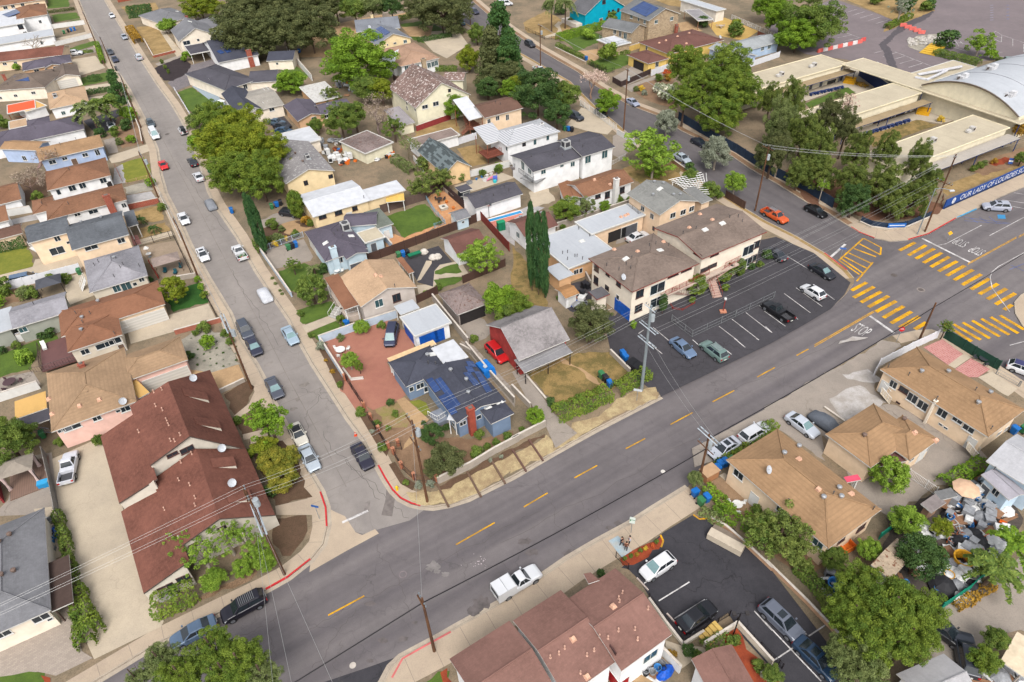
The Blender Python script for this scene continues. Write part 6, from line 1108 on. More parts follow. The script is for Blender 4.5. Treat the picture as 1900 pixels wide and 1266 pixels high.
PAL=dict(oak=((.030,.042,.016),(.085,.098,.040)),bright=((.045,.095,.010),(.120,.200,.018)),yellow=((.048,.084,.008),(.155,.180,.016)),amber=((.055,.080,.012),(.190,.175,.025)),dark=((.016,.042,.014),(.050,.090,.024)),mid=((.035,.070,.014),(.100,.140,.028)),conif=((.020,.058,.018),(.050,.100,.026)),pine=((.038,.076,.012),(.108,.150,.020)),grey=((.090,.110,.088),(.180,.205,.170)),olive=((.052,.078,.026),(.115,.145,.055)),lime=((.058,.115,.014),(.145,.225,.030)),twig=((.120,.100,.088),(.200,.170,.150)),rust=((.130,.080,.012),(.260,.160,.025)),pepper=((.040,.066,.016),(.105,.135,.032)),cyp=((.014,.045,.018),(.038,.085,.028)),red=((.250,.040,.020),(.350,.100,.030)),pinkf=((.240,.200,.190),(.420,.330,.320)),gold=((.300,.220,.020),(.400,.300,.050)),flower=((.05,.10,.03),(.45,.45,.42)))
BARK=groundm('tree_bark',(112,92,78),(84,68,58),.8,4,20);PALEBARK=groundm('pale_bark',(196,184,168),(160,148,136),.8,4,20)
SPEC=dict(
big=(200,32000,.027,(.09,.19),(.4,.98),'round'),med=(90,14000,.041,(.13,.26),(.42,.9),'round'),airy=(80,5200,.046,(.08,.2),(.3,1.05),'round'),sparse=(60,2300,.042,(.06,.15),(.25,1.1),'round'),ball=(110,10000,.046,(.12,.2),(.55,.86),'round'),cone=(80,6500,.05,(.12,.26),(.5,.9),'cone'),col=(90,7000,.07,(.22,.36),(.5,.9),'col'),shrub=(22,1300,.11,(.25,.42),(.4,.75),'round'))
_crown={};_trunk={}
def crown_of(form,pal,var):
 k=(form,pal,var)
 if k not in _crown:
  nc,nl,ls,cr,sh,shp=SPEC[form];c,c2=PAL[pal];_crown[k]=crownmesh(hash((form,len(pal),var))%9999 if False else(sum(map(ord,form+pal))*7+var),leafm(c,c2),nc,nl,ls,cr,sh,shp,ragged=.25 if form in('big','airy','sparse')else .1)
 return _crown[k]
def trunkmesh(form,pal,var):
 k=(form,pal,var)
 if k not in _trunk:
  me,C=crown_of(form,pal,var);mb=MB();rng=random.Random(var+5);bm_=PALEBARK if pal in('grey','lime')else BARK
  mb.tube([(0,0,-1.0),(.01,.01,-.5),(.02,0,-.2),(0,.02,.3)],.085,bm_,7,.04)
  if form in('big','med','airy','sparse'):
   for c in list(C)[:14]:mb.tube([(.01,.01,-.42),(c[0]*.3,c[1]*.3,-.18),(c[0]*.8,c[1]*.8,c[2]*.35)],.04,bm_,5,.012)
  o=mb.build('trunk');_trunk[k]=o.data;bpy.data.objects.remove(o)
 return _trunk[k]
_tn=[0]
def tree(form,pal,x,y,r,hc,vz,label,name='tree',group=None,cat='tree'):
 ''
 _tn[0]+=1;var=_tn[0]%3;me,C=crown_of(form,pal,var);q=P((x,y),hc);rad=r*_t[2]*(q-EYE).length/F;rz=min(rad*vz,hc-.15)if form!='col' else rad*vz
 root=empty(name,(q.x,q.y,.1),label,cat,group,rz=random.uniform(0,6.28));o=bpy.data.objects.new('crown',me);col.objects.link(o);o.parent=root;o.location=(0,0,hc-.1);o.scale=(rad,rad,rz)
 t=bpy.data.objects.new('trunk',trunkmesh(form,pal,var));col.objects.link(t);t.parent=root;t.location=(0,0,hc-.1);k=min(rad,3.2)if rad>1 else rad;t.scale=(k,k,hc);return root
def shrub(pal,x,y,r,label,h=.9,name='shrub',cat='shrub',group=None,form='shrub'):
 _tn[0]+=1;me,C=crown_of(form,pal,_tn[0]%3);q=P((x,y),.5);rad=r*_t[2]*(q-EYE).length/F;o=bpy.data.objects.new(name,me);col.objects.link(o);o.location=(q.x,q.y,.1+rad*h*.75);o.scale=(rad,rad,rad*h);o.rotation_euler.z=random.uniform(0,6.28);return tag(o,label,cat,group)
def hedge(pts,wd,ht,pal,label,name='hedge',cat='hedge',dens=70,ls=.14):
 rng=np.random.default_rng(len(label));q=[P(p)for p in pts];pos=[];nr=[]
 for a,b in zip(q,q[1:]):
  d=b-a;L=d.length;n=int(dens*L*(wd+2*ht));u=np.array(d/L);v=np.array([-u[1],u[0],0]);a_=np.array(a)
  s=rng.uniform(-.3,L+.3,n);w_=rng.uniform(-wd-2*ht,wd+2*ht,n)/2;top=np.abs(w_)<wd/2;side=np.sign(w_)
  bump=.18*np.sin(s*2.1+len(label))+.12*np.sin(s*5.3)+rng.normal(size=n)*.09
  off=np.where(top,w_,side*(wd/2+bump*.6));z=np.where(top,ht+bump-.25*(np.abs(w_)/wd*2)**4,np.clip((np.abs(w_)-wd/2),0,ht)+.05)
  pos.append(a_+u*s[:,None]+v*off[:,None]+np.array([0,0,1.0])*z[:,None]);m=np.where(top[:,None],np.array([0,0,1.0]),v*side[:,None]+np.array([0,0,.4]));nr.append(m+rng.normal(size=(n,3))*.5)
 pos=np.concatenate(pos);nr=np.concatenate(nr);nr/=np.linalg.norm(nr,axis=1)[:,None];o0=pos.mean(0);o0[2]=.1
 t=np.clip(.5+.3*np.sin(pos[:,0]*1.7)*np.sin(pos[:,1]*1.3)+rng.uniform(-.4,.4,len(pos)),0,1);c,c2=PAL[pal]
 me=leafmesh('leaves',pos-o0,nr,np.full(len(pos),ls),t,leafm(c,c2),rng);o=bpy.data.objects.new(name,me);col.objects.link(o);o.location=o0;return tag(o,label,cat)
def bare(x,y,r,h,label,m,seed,depth=4,blossom=None,group=None):
 rng=random.Random(seed);q=P((x,y),h*.6);rad=r*_t[2]*(q-EYE).length/F;root=empty('bare_tree',(q.x,q.y,.1),label,'tree',group);mb=MB();ends=[]
 def grow(p,d,ln,rr,k):
  e=p+d*ln;mb.tube([p,p.lerp(e,.5)+Vector((rng.gauss(0,.05),rng.gauss(0,.05),0))*ln,e],rr,m,5,rr*.6,cap=False)
  if k==0:ends.append(e);return
  for i in range(rng.choice((2,3,3))):
   nd=(d+Vector((rng.gauss(0,.5),rng.gauss(0,.5),rng.gauss(.05,.25)))).normalized();grow(e,nd,ln*rng.uniform(.62,.85),rr*.6,k-1)
 grow(Vector((0,0,0)),Vector((0,0,1)),h*.3,max(.12,rad*.045),depth);k=rad/max(.1,max(max(abs(v[0]),abs(v[1]))for v in mb.v));mb.v=[(v[0]*k,v[1]*k,v[2])for v in mb.v];mb.build('branches',root,local=True)
 if blossom:
  nrg=np.random.default_rng(seed);E_=np.array([(e.x*k,e.y*k,e.z)for e in ends]);pos=np.repeat(E_,9,0)+nrg.normal(size=(len(E_)*9,3))*.35;nr=nrg.normal(size=pos.shape);nr/=np.linalg.norm(nr,axis=1)[:,None];c,c2=PAL[blossom]
  o=bpy.data.objects.new('blossom',leafmesh('blossom',pos,nr,np.full(len(pos),.16),nrg.uniform(0,1,len(pos)),leafm(c,c2),nrg));col.objects.link(o);o.parent=root
 return root
def palm(x,y,r,h,label,n=22,pal='mid',bx=None,trunk=True,droop=.9,group=None):
 rng=np.random.default_rng(int(x+y));q=P((x,y),h);rad=r*_t[2]*(q-EYE).length/F;root=empty('palm_tree',(q.x,q.y,.1),label,'palm',group);pos=[];nr=[]
 if trunk:mb=MB();mb.tube([(0,0,0),(.05,0,h*.5),(0,0,h)],.24,BARK,8,.16);mb.build('trunk',root,local=True)
 for i in range(n):
  a=rng.uniform(0,6.283);e0=rng.uniform(-.2,1.2);d=np.array([math.cos(a),math.sin(a),0]);s=np.array([-d[1],d[0],0])
  for t in np.linspace(.08,1,22):
   c=np.array([0,0,h])+d*(rad*t*math.cos(e0*.7))+np.array([0,0,1.0])*rad*(math.sin(e0)*t-droop*t*t*.8)
   for sg in(-1,1):
    for k in(.3,.8):pos.append(c+s*sg*rad*.2*k*(1.1-t*.7)+np.array([0,0,-.04*k*rad]));nr.append(np.array([0,0,1.0])+s*sg*.4+rng.normal(size=3)*.3)
 pos=np.array(pos);nr=np.array(nr);nr/=np.linalg.norm(nr,axis=1)[:,None];c,c2=PAL[pal];o=bpy.data.objects.new('fronds',leafmesh('fronds',pos,nr,np.full(len(pos),max(.07,rad*.1)),rng.uniform(0,1,len(pos)),leafm(c,c2),rng,.35));col.objects.link(o);o.parent=root;return root
GO='oaks at the top of the photo';GP='pepper trees on the school bank'
tile(0,0)
tree('med','lime',1222,190,62,2.6,.9,'small round yellow green tree beside the dark clipped hedge');tree('big','yellow',1470,50,130,5,.7,'golden green tree above the grey gabled house')
for x,y,r,h,l in((1800,90,170,8,'dark oak behind the low black roofed house, topmost of the oak clump'),(1790,230,200,8,'broad oak overhanging the low black roofed house'),(1960,70,190,9,'oak in the middle of the dark oak clump'),(2120,60,170,9,'oak at the upper right of the dark oak clump'),(2080,210,190,8,'oak whose crown faces the sandy yard'),(2270,200,190,8,'oak at right edge of the oak clump, over the blue bin'),(2330,40,150,8,'oak at top right end of the oak clump'),(1930,270,130,7,'lower oak between black roof and garage')):tree('big','oak',x,y,r,h,.75,l,group=GO)
for x,y,r,h,l in((1590,900,150,6,'yellow green tree crown nearest the terrace'),(1780,930,170,7,'topmost crown of the tall yellow green tree mass'),(1640,1080,190,7,'left crown of the tall yellow green tree mass'),(1830,1090,190,8,'middle crown of the tall yellow green tree mass'),(1980,1100,150,7,'right crown of the yellow green tree mass, by white roof'),(1720,1270,180,6,'lower left crown of the yellow green trees'),(1900,1290,180,6,'lowest crown of the yellow green trees')):tree('big','yellow' if h>6 else 'pine',x,y,r,h,.85,l,group='yellow green trees by the left street')
tree('cone','conif',855,640,90,4.2,1.1,'dark green conifer leaning over the left sidewalk');palm(650,800,115,5.5,'feathery palm nearer the white house',pal='olive',n=26);palm(755,745,100,6.5,'taller feathery palm beside the driveway',pal='mid',n=26)
bare(225,330,110,9,'large leafless tree with pale trunks before brown roof',PALEBARK,3,4);bare(250,1200,130,5,'leafless pinkish tree against the blue grey house',plain((150,120,116),.9),9,5,'twig')
hedge([(955,130),(1120,110)],3.6,3.6,'dark','tall dark clipped hedge beside the upper left street',ls=.2,dens=50);hedge([(960,230),(1020,320)],2.6,1.8,'rust','orange brown shrub row on the kerb of the dry lawn',ls=.16);hedge([(720,340),(760,470)],1.2,1.5,'bright','bright green hedge along the left sidewalk by concrete yard');hedge([(660,600),(740,590)],1.8,1.6,'dark','dark square clipped bush on the front lawn');hedge([(565,710),(800,670)],1.2,1.2,'dark','low dark hedge between driveway and pale tan house');hedge([(840,790),(930,760)],1.2,1.0,'dark','low dark hedge beside the sidewalk, near conifer');hedge([(350,100),(545,75)],1.0,.9,'oak','low dark hedge between two lawns at upper left');hedge([(530,400),(680,385)],1.0,.8,'mid','low green hedge behind the white crossover')
for x,y,r,p,l in((955,880,60,'bright','bright leafy bush at the end of the palm driveway'),(930,940,45,'dark','dark bush in the bed below the bright bush'),(855,985,40,'mid','round bush in the planted bed by the white sedan'),(968,1040,34,'bright','small bright bush in the planted bed'),(880,1050,30,'olive','grey green bush in the planted bed'),(740,1000,40,'dark','dark bush under the palms'),(125,505,25,'lime','small bright bush by the tan house'),(1450,1090,70,'bright','bright bush below the left yellow green crown'),(1420,930,60,'olive','flowering grey bush by the jeep'),(1470,850,50,'mid','mixed bush at the corner of the small lawn'),(1380,440,40,'bright','clipped green hedge ball by the black mulch'),(20,930,50,'mid','green bush at left photo edge below the orange patio')):shrub(p,x,y,r,l)
for x,y,l in((1190,460,'first sapling in the black mulch bed'),(1215,500,'second sapling in the black mulch bed'),(1240,530,'third sapling in the black mulch bed')):shrub('mid',x,y,13,l,1.3)
tile(1,0)
tree('big','bright',745,440,265,7.5,.75,'very broad bright green round tree before the yellow solar house');tree('med','mid',800,650,95,4.5,.9,'yellow green tree below the broad round tree');tree('med','yellow',920,660,95,4.5,.9,'golden tree just left of the weathered brown roof');tree('big','mid',620,880,115,6,1.0,'tall dense green tree left of the bare grey tree');tree('med','mid',720,830,90,5,1.0,'green tree behind the bare grey tree')
tree('med','bright',250,600,120,3.4,.9,'orange tree heavy with fruit by pale roof frames','citrus_tree');bare(885,850,165,8,'big leafless grey tree among the back yards',plain((150,130,124),.9),5,5,'twig');bare(1110,1090,90,6,'thin leafless tree with grey green twigs beside patchy roof',plain((120,110,84),.9),8,5,'olive');tree('med','bright',1465,775,95,3.6,.9,'orange tree before the pale yellow house','citrus_tree');hedge([(1020,1190),(1150,1275)],2,1.5,'olive','overgrown grey green thicket beside the patchy roofed house');tree('airy','mid',1010,930,80,4,.9,'thin green tree behind the little cream shed');tree('airy','pepper',560,700,70,3,.9,'thin tree in the cluttered yard above brown house');tree('med','mid',435,925,62,2.2,.8,'bushy green tree before brown gabled house')
for x,y,r,p,l in((1360,90,190,'oak','spreading oak over the tiled fountain court'),(1210,40,130,'oak','oak left of the fountain court'),(850,40,100,'olive','pale loose tree before the orange roof, top of photo'),(720,60,90,'mid','light green tree before the orange roof, top of photo'),(990,40,80,'dark','dense dark tree right of the orange roof, top of photo'),(1480,30,110,'oak','oak beside the upper right street'),(580,30,110,'mid','green tree between oak clump and orange roof')):tree('big' if r>100 else 'med',p,x,y,r,7,.8,l,group=GO)
for i,(x,y,r)in enumerate(((1790,300,200),(1720,400,150),(1860,420,150),(1790,560,180))):tree('cone' if i<3 else 'big','oak' if i%2 else 'conif',x,y,r,(9,7,7,4)[i],(1.5,1.3,1.3,.8)[i],('topmost bough mass of the great dark cedar','left bough mass of the great dark cedar','right bough mass of the great dark cedar','lowest bough mass of the great dark cedar')[i],'cedar_tree','dark cedars by the right street')
tree('med','yellow',1560,430,85,4,1.1,'yellow green tree between octagonal house and cedar');tree('med','dark',1700,640,90,3.5,.8,'dark bush like tree under the cedar, above brown roof');tree('med','bright',1870,650,90,3.5,.8,'bright bush like tree left of the big street tree');tree('med','mid',1620,250,70,3.5,1,'light green tree at the top of the cedar driveway')
hedge([(1060,150),(1150,130)],1.6,1.4,'mid','clipped green hedge by the fountain lawn');hedge([(1190,310),(1430,270)],1.4,1.2,'dark','long dark hedge edging the fountain court');hedge([(1430,220),(1530,250)],1.6,1.4,'olive','olive hedge near the street beside the fountain court');hedge([(1320,520),(1470,520)],1.6,1.2,'mid','green hedge below the curved stairs')
for x,y,r,p,l in((560,310,24,'mid','potted bush in the sandy yard'),(1250,870,60,'olive','grey green bush by the pale yellow house'),(1130,640,35,'conif','small young conifer left of the weathered roof'),(1680,1250,30,'bright','small bush on the deck yard'),(1780,1230,36,'bright','young leafy tree against white fence'),(1240,1240,70,'pepper','wispy bush below the patchy roof')):shrub(p,x,y,r,l)
tile(2,0)
tree('big','dark',190,680,190,6,.9,'big dark green street tree above the pale driveway');tree('med','mid',400,700,100,5,1.0,'lighter green tree joined to the big street tree');tree('med','dark',330,830,100,4,.9,'low dark tree over the parked crossover');tree('med','yellow',40,620,70,4,.9,'yellow green tree left of the big street tree')
bare(585,610,110,7,'leafless tree dotted with pink blossom on the right street',plain((160,130,110),.9),12,5,'pinkf');tree('med','bright',700,745,95,4,.95,'small bright green street tree beside the silver sedan')
for x,y,r,h,l in((1290,480,140,9,'upper left crown of the huge bright pines'),(1270,720,110,7,'lower left crown of the huge bright pines'),(1420,620,150,9,'central crown of the huge bright pines'),(1590,500,160,10,'upper right crown of the huge bright pines'),(1650,680,160,8,'right crown of the huge bright pines'),(1530,830,150,6,'lowest crown of the huge bright pines')):tree('big','pine',x,y,r,h,.95,l,'pine_tree','bright pines on the school bank')
tree('med','grey',1140,890,88,4,1.1,'upper silver grey olive tree on the right street','olive_tree','silver olive trees');tree('med','grey',1500,1120,110,4,1.1,'lower silver grey olive tree on the right street','olive_tree','silver olive trees')
tree('airy','lime',1010,1080,190,5.5,.7,'loose bright green maple beside the right street');tree('airy','lime',1040,1170,150,4.5,.7,'lower boughs of bright maple over the dry yard')
palm(290,20,70,9,'left fan palm on the dry lawn',pal='olive',droop=1.2);palm(392,10,85,8.5,'right fan palm on the dry lawn',pal='olive',droop=1.3)
hedge([(340,300),(700,200)],2.6,2.0,'bright','long bright green hedge between dry lawn and stone house');hedge([(335,350),(520,440)],1.4,1.3,'mid','leafy hedge on the low stone wall');hedge([(570,470),(680,520)],1.3,1.0,'mid','green hedge inside the dark fence corner');hedge([(760,400),(860,400)],1.2,1.0,'mid','short green hedge along the yellow wall')
for x,y,r,p,l in((710,440,80,'pine','big round yellow green bush in the small garden'),(605,150,50,'mid','round bush before the turquoise porch'),(265,60,35,'dark','dark bush between the fan palms'),(345,100,45,'dark','dark bush by the turquoise house path'),(1070,590,36,'mid','green bush in the flower garden'),(1140,555,34,'red','red flowering bush in the garden'),(1140,585,34,'rust','orange flowering bush in the garden'),(1135,655,30,'red','crimson flowering bush beside the pines'),(950,660,25,'gold','yellow flowering bush in the garden'),(1065,670,42,'flower','pale lilac flowering bush in the garden'),(1140,740,85,'flower','white flowering tall bush beside the pines'),(970,690,25,'grey','grey sage bush in the garden'),(910,660,25,'olive','olive green bush in the garden'),(1400,190,45,'dark','dark round bush beside the grey carport'),(1640,260,60,'mid','dark green bush on the yellow patio'),(1640,200,40,'yellow','yellow flowering bush on the yellow patio'),(730,160,50,'mid','bush between turquoise and stone houses'),(430,165,25,'mid','small bush by the porch steps'),(1300,1250,45,'dark','dark bush on the peach house terrace'),(560,280,50,'lime','bright bulge of bush in the long hedge')):shrub(p,x,y,r,l)
tile(3,0)
for x,y,r,h,l in((120,130,110,6,'left crown of the broad bright tree by the school parking'),(340,170,190,7,'right crown of the broad bright tree by the school parking'),(240,260,140,5,'lower crown of the broad bright tree by the school parking'),(30,30,100,6,'upper left crown by the school parking, at photo top')):tree('big','bright' if h<7 else 'mid',x,y,r,h,.85,l,group='broad trees by the school parking')
tree('airy','lime',1580,320,85,3.5,.9,'thin bright sapling in the school parking island');tree('sparse','grey',1000,60,70,5,1.1,'thin grey tree at top of the school parking')
for x,y,r,p,h,l in((40,760,100,'pepper',5,'upper left pepper tree by the first school wing'),(200,760,120,'pepper',5,'pepper tree against the first school wing roof'),(120,930,150,'olive',5,'olive toned pepper tree below the first wing'),(280,1010,140,'pepper',5,'pepper tree in the thick of the row'),(470,880,120,'oak',6,'dark pepper tree against the second wing'),(600,960,110,'oak',6,'dark pepper tree at the end of second wing'),(390,1130,150,'pepper',5,'low pepper tree above the wires'),(680,1140,120,'pepper',4.5,'pepper tree before the dry courtyard'),(890,1140,105,'pepper',5,'pepper tree at the corner of the third wing'),(1130,1190,105,'pepper',5,'pepper tree before the third wing roof'),(60,1130,150,'oak',5,'dark pepper tree behind the leaning pole')):tree('big',p,x,y-25,r*.72,h+1.2,1.75,l,'pepper_tree',GP)
tree('sparse','pinkf',615,760,62,6.5,1.1,'small purple grey tree top before the second wing');tree('med','rust',1870,950,40,3,1,'reddish small tree at right photo edge by the school');tree('med','mid',1885,1160,40,2,.9,'green shrub tree at right photo edge')
hedge([(1245,400),(1560,480)],2.8,1.4,'mid','long green shrub bed in the school parking island');hedge([(890,215),(1060,130)],2.0,1.3,'pine','green shrubs on the parking island edge');hedge([(650,615),(740,645)],1.0,.7,'rust','low planting by the first courtyard bench')
for x,y,r,p,l in((1320,350,70,'dark','tall dark bush at the parking island top'),(810,25,45,'mid','round bush at the upper parking edge'),(1170,75,38,'mid','left round bush by the wet drain'),(1205,65,38,'dark','right dark bush by the wet drain'),(1010,80,70,'dark','dark bush under the thin grey tree'),(1650,430,40,'bright','bright bush near the grey green wagon'),(1715,455,25,'olive','small bush beside the gymnasium duct'),(1290,885,25,'gold','yellow green bush in the dry courtyard'),(1570,1225,28,'mid','first small round bush on the school bank'),(1610,1205,24,'olive','second small bush on the school bank'),(1525,1245,24,'mid','third small bush on the school bank'),(1680,1190,24,'rust','reddish bush on the school bank')):shrub(p,x,y,r,l)
tile(3,1)
for x,y,r,p,h,l in((400,40,130,'pepper',4,'pepper tree along the blue screened fence'),(640,90,130,'pepper',4.5,'pepper tree above the dark round corner tree'),(650,230,135,'dark',3.6,'dense dark round tree at the school corner'),(870,120,150,'pepper',4.5,'pepper tree behind the wires at the corner'),(940,240,130,'pepper',3.5,'pepper tree over the brown litter'),(1090,210,130,'pepper',4,'pepper tree beside the street light'),(1180,90,110,'pepper',4,'pepper tree next to the blue wall end'),(250,20,110,'pepper',4,'pepper tree at left end of the screened fence')):tree('big',p,x,y,r*.8,h,1.25,l,'pepper_tree',GP)
tree('airy','lime',428,110,45,3.8,.6,'thin sapling on the sidewalk above the black sedan');tree('airy','mid',1330,1150,50,2.6,.7,'thin shrub tree behind the white fence corner')
tile(0,1)
tree('ball','yellow',1258,885,105,2.6,1.05,'clipped golden green multi lobed tree by green lawn');palm(1128,428,42,1.3,'lower cycad on the dry front bed',16,'dark',trunk=False);palm(1020,362,45,1.4,'upper cycad on the dry front lawn',16,'dark',trunk=False);hedge([(-40,610),(190,560)],1.6,1.8,'dark','dark hedge behind the dry back lawn')
for x,y,r,p,l in((1190,290,36,'mid','bush on the sidewalk corner of the dry lawn'),(1112,110,40,'bright','bush beside the white painted slab'),(1450,810,28,'bright','upper of three clipped bushes on the sidewalk'),(1480,865,32,'bright','middle of three clipped bushes on the sidewalk'),(1500,930,36,'pine','lowest of three clipped bushes on the sidewalk'),(490,812,42,'mid','round bush behind the white fence'),(380,815,40,'pine','spreading bush beside the black gazebo'),(40,890,70,'mid','large bush at left photo edge by the fence'),(190,930,55,'olive','flowering bush in the side bed'),(240,930,45,'mid','green bush before the speckled grey roof'),(235,875,24,'mid','small bush between bed and gazebo'),(0,985,45,'bright','bright bush at left photo edge'),(300,1225,30,'dark','left round clipped bush on the lower lawn'),(372,1208,38,'dark','right round clipped bush on the lower lawn'),(1100,810,26,'conif','bush at the corner of the hip roof house'),(1500,1180,55,'mid','green bush behind the brick wall'),(1430,1205,28,'mid','small bush at the gravel garden corner'),(1660,1210,40,'mid','bush under the pole arm'),(280,215,40,'mid','bush between brown roofs at far left')):shrub(p,x,y,r,l)
bare(200,90,110,5,'leafless twiggy tree between roofs at far left',plain((150,124,112),.9),21,5,'twig')
tile(1,1)
tree('col','pine',290,250,62,3.6,1.5,'tall clipped yellow green topiary beside the white roof');tree('ball','mid',405,880,122,3.0,1.0,'dense round dark street tree before the tan porch house');tree('airy','mid',270,700,60,2.2,.8,'young thin tree in the ringed bed');palm(420,720,55,1.8,'small spreading palm on the lawn',18,'olive');tree('airy','lime',1650,620,150,4,.8,'loose light green tree before the brown garage');tree('airy','lime',1630,640,120,3.5,.8,'second light green tree at the grass oval');tree('med','bright',1790,960,150,4,.95,'bright round tree above the red barn');tree('med','mid',1840,1060,110,3,.9,'greener tree low beside the red barn');tree('airy','pepper',1240,110,130,3,.8,'wispy grey green tree over the back fence');tree('airy','pepper',1360,60,100,3,.8,'second wispy tree at the back fence')
tree('ball','dark',546,700,34,1.4,1.1,'left dark globe topiary by the white chimney');tree('ball','dark',626,688,28,1.2,1.1,'right dark globe topiary by the white chimney');tree('ball','lime',770,1150,68,1.5,.65,'flat topped bright bush tree by the white wall')
tree('col','cyp',8,405,40,6.4,5.2,'front cypress by the left street','cypress','pair of cypresses by the left street');tree('col','cyp',-20,385,38,6.4,5.4,'rear cypress by the left street','cypress','pair of cypresses by the left street')
hedge([(0,540),(40,610)],1.2,1.0,'mid','low green hedge at the cypress feet')
for x,y,r,p,l in((120,420,50,'mid','green mound in the round bed'),(190,440,30,'olive','grey bush in the round bed'),(160,520,50,'olive','grey green bush along the blue fence'),(215,510,26,'gold','golden bush along the blue fence'),(140,550,30,'gold','yellow flowering bush at the fence corner'),(290,480,36,'mid','green bush beside the white garage doors'),(80,530,36,'mid','bush at the fence end by cypress'),(370,390,45,'rust','reddish bush around the topiary foot'),(400,400,32,'mid','green bush beside the cream house'),(500,740,50,'dark','dark bush before the bay window'),(1250,910,30,'bright','bright bush at the end of the house path'),(1340,870,36,'mid','bush beside the grass oval'),(620,1100,36,'mid','rose bush beside the porch'),(650,1130,26,'mid','small bush by the porch rail'),(330,1060,30,'mid','bush on the sidewalk terrace'),(1500,70,50,'mid','young tree in the concrete patio'),(1660,40,36,'mid','second young tree in the concrete patio'),(1780,10,40,'mid','third young tree in the concrete patio'),(1600,1250,40,'mid','bush beside the red car'),(620,1240,36,'olive','bush along the rose driveway wall'),(1340,390,30,'mid','bush on the lawn corner'),(920,1150,40,'mid','climbing bush behind the navy minivan'),(400,1220,30,'mid','clipped bush at the lower lawn')):shrub(p,x,y,r,l)
for k,(x,y)in enumerate(((118,790),(142,830),(175,880),(190,905))):shrub('olive',x,y,15,('first','second','third','fourth')[k]+' little bush along the sidewalk terrace',.8,group='little terrace bushes')
tile(2,1)
for x,y,r,h,l in((140,560,44,9.0,'left and tallest of three clustered cypresses'),(190,610,42,8.4,'middle of three clustered cypresses'),(238,640,46,8.2,'right and densest of three clustered cypresses')):tree('col','cyp',x,y,r,h,7.6,l,'cypress','three cypresses behind the barn')
tree('med','pine',40,1000,110,3.6,1.0,'bright bush tree left of the barn roof');tree('big','oak',575,1120,168,4.2,.95,'brown green pine beside the barn');tree('med','pine',395,290,115,3.2,.8,'olive green citrus before the brown roofed white house','citrus_tree');tree('airy','olive',545,270,80,3,.9,'thin olive tree beside the white house');tree('med','bright',684,262,45,2.5,1,'bright narrow tree by white chimney');tree('ball','pine',1358,842,92,2.4,.9,'round golden green tree in the brick ringed bed');tree('col','dark',1112,975,36,2.4,1.9,'dark column bush against the apartment wall');tree('med','lime',1640,90,80,3.6,.9,'bright round street tree near the peach house');tree('med','mid',1310,50,65,2.8,.9,'green tree beside the white lattice');tree('med','mid',1450,150,70,2.6,.9,'green tree under the lattice corner');tree('med','pine',1555,785,55,1.6,.8,'bush by the apartment stair landing');tree('med','mid',1600,735,45,2,1.2,'upright bush below the red railing');tree('col','mid',1678,715,42,2,1.5,'tall bush beside the ground floor window')
hedge([(1000,30),(1090,60)],2,1.6,'bright','bright hedge on the dry yard terrace')
for x,y,r,p,l in((1755,718,34,'dark','left clipped ball at the apartment corner'),(1820,700,30,'mid','middle clipped ball at the apartment corner'),(1870,640,44,'dark','tall bush at the apartment corner'),(1565,875,36,'pine','bush in the small stair bed'),(1325,960,30,'pine','bush at the brick ring edge'),(895,1140,34,'bright','bush by the blue tarp'),(370,430,30,'mid','bush on the white flat roof edge'),(780,240,45,'mid','bush below the white chimney'),(860,220,26,'mid','bush beside the black bins'),(1510,200,40,'mid','bush on the concrete wall'),(340,940,22,'mid','bush beside the tool shed'),(1250,90,36,'mid','bush behind the grey roof ridge')):shrub(p,x,y,r,l)
tile(0,2)
tree('big','mid',50,740,150,4,.9,'large green tree at the left photo edge');tree('med','mid',120,690,80,3,.9,'smaller tree beside the grey stair');shrub('lime',200,150,60,'bright green bush on the lawn by the deck');shrub('mid',728,765,46,'bush at the town house corner by the pale driveway',1.1);shrub('bright',1535,40,62,'spiky green plant in the gravel garden');shrub('dark',1385,130,40,'dark bush beside the garage door');shrub('mid',1745,610,46,'green bush under the brown eave');shrub('mid',1830,850,46,'second green bush under the brown eave');shrub('mid',120,50,32,'small round bush by the white wall');shrub('dark',15,90,32,'dark round bush at left edge by the wall');shrub('mid',1690,20,36,'bush at the gravel garden fence');shrub('mid',435,760,36,'bush at the fence corner below pink house')
for k in range(26):shrub('dark' if k%2 else 'grey',1400+(k*47)%330,-20+(k*83)%210,8+k%4,'little grey green succulent in the pale gravel garden',.6,'succulent','succulent','succulents in the gravel garden')
tile(1,2)
tree('airy','bright',95,600,150,5,.9,'bright street tree on the corner planting');tree('airy','bright',40,560,110,4.5,.9,'left boughs of the bright corner tree');tree('med','amber',130,880,115,1.8,.7,'orange green shrub tree beside the town houses');tree('med','yellow',60,800,100,1.8,.8,'yellow green shrub tree below the corner tree');tree('med','amber',240,860,90,1.6,.7,'rusty shrub tree beside the silver sedan');tree('med','amber',190,1010,120,1.7,.7,'lowest rusty shrub tree on the corner');shrub('dark',110,1120,60,'dark bush against the brown roof corner')
tree('ball','lime',685,145,72,2.2,.75,'bright cloud topiary on the rose driveway');tree('ball','pine',755,195,36,1.7,1.3,'oval topiary beside the cloud topiary');tree('med','dark',1290,690,92,2.6,1.0,'dark magnolia with white flowers by the solar house','magnolia');tree('med','oak',1390,870,140,2.8,.85,'broad dark tree by the pale wall corner');tree('med','oak',1300,940,80,2.2,.8,'left lobe of the broad dark tree by the wall')
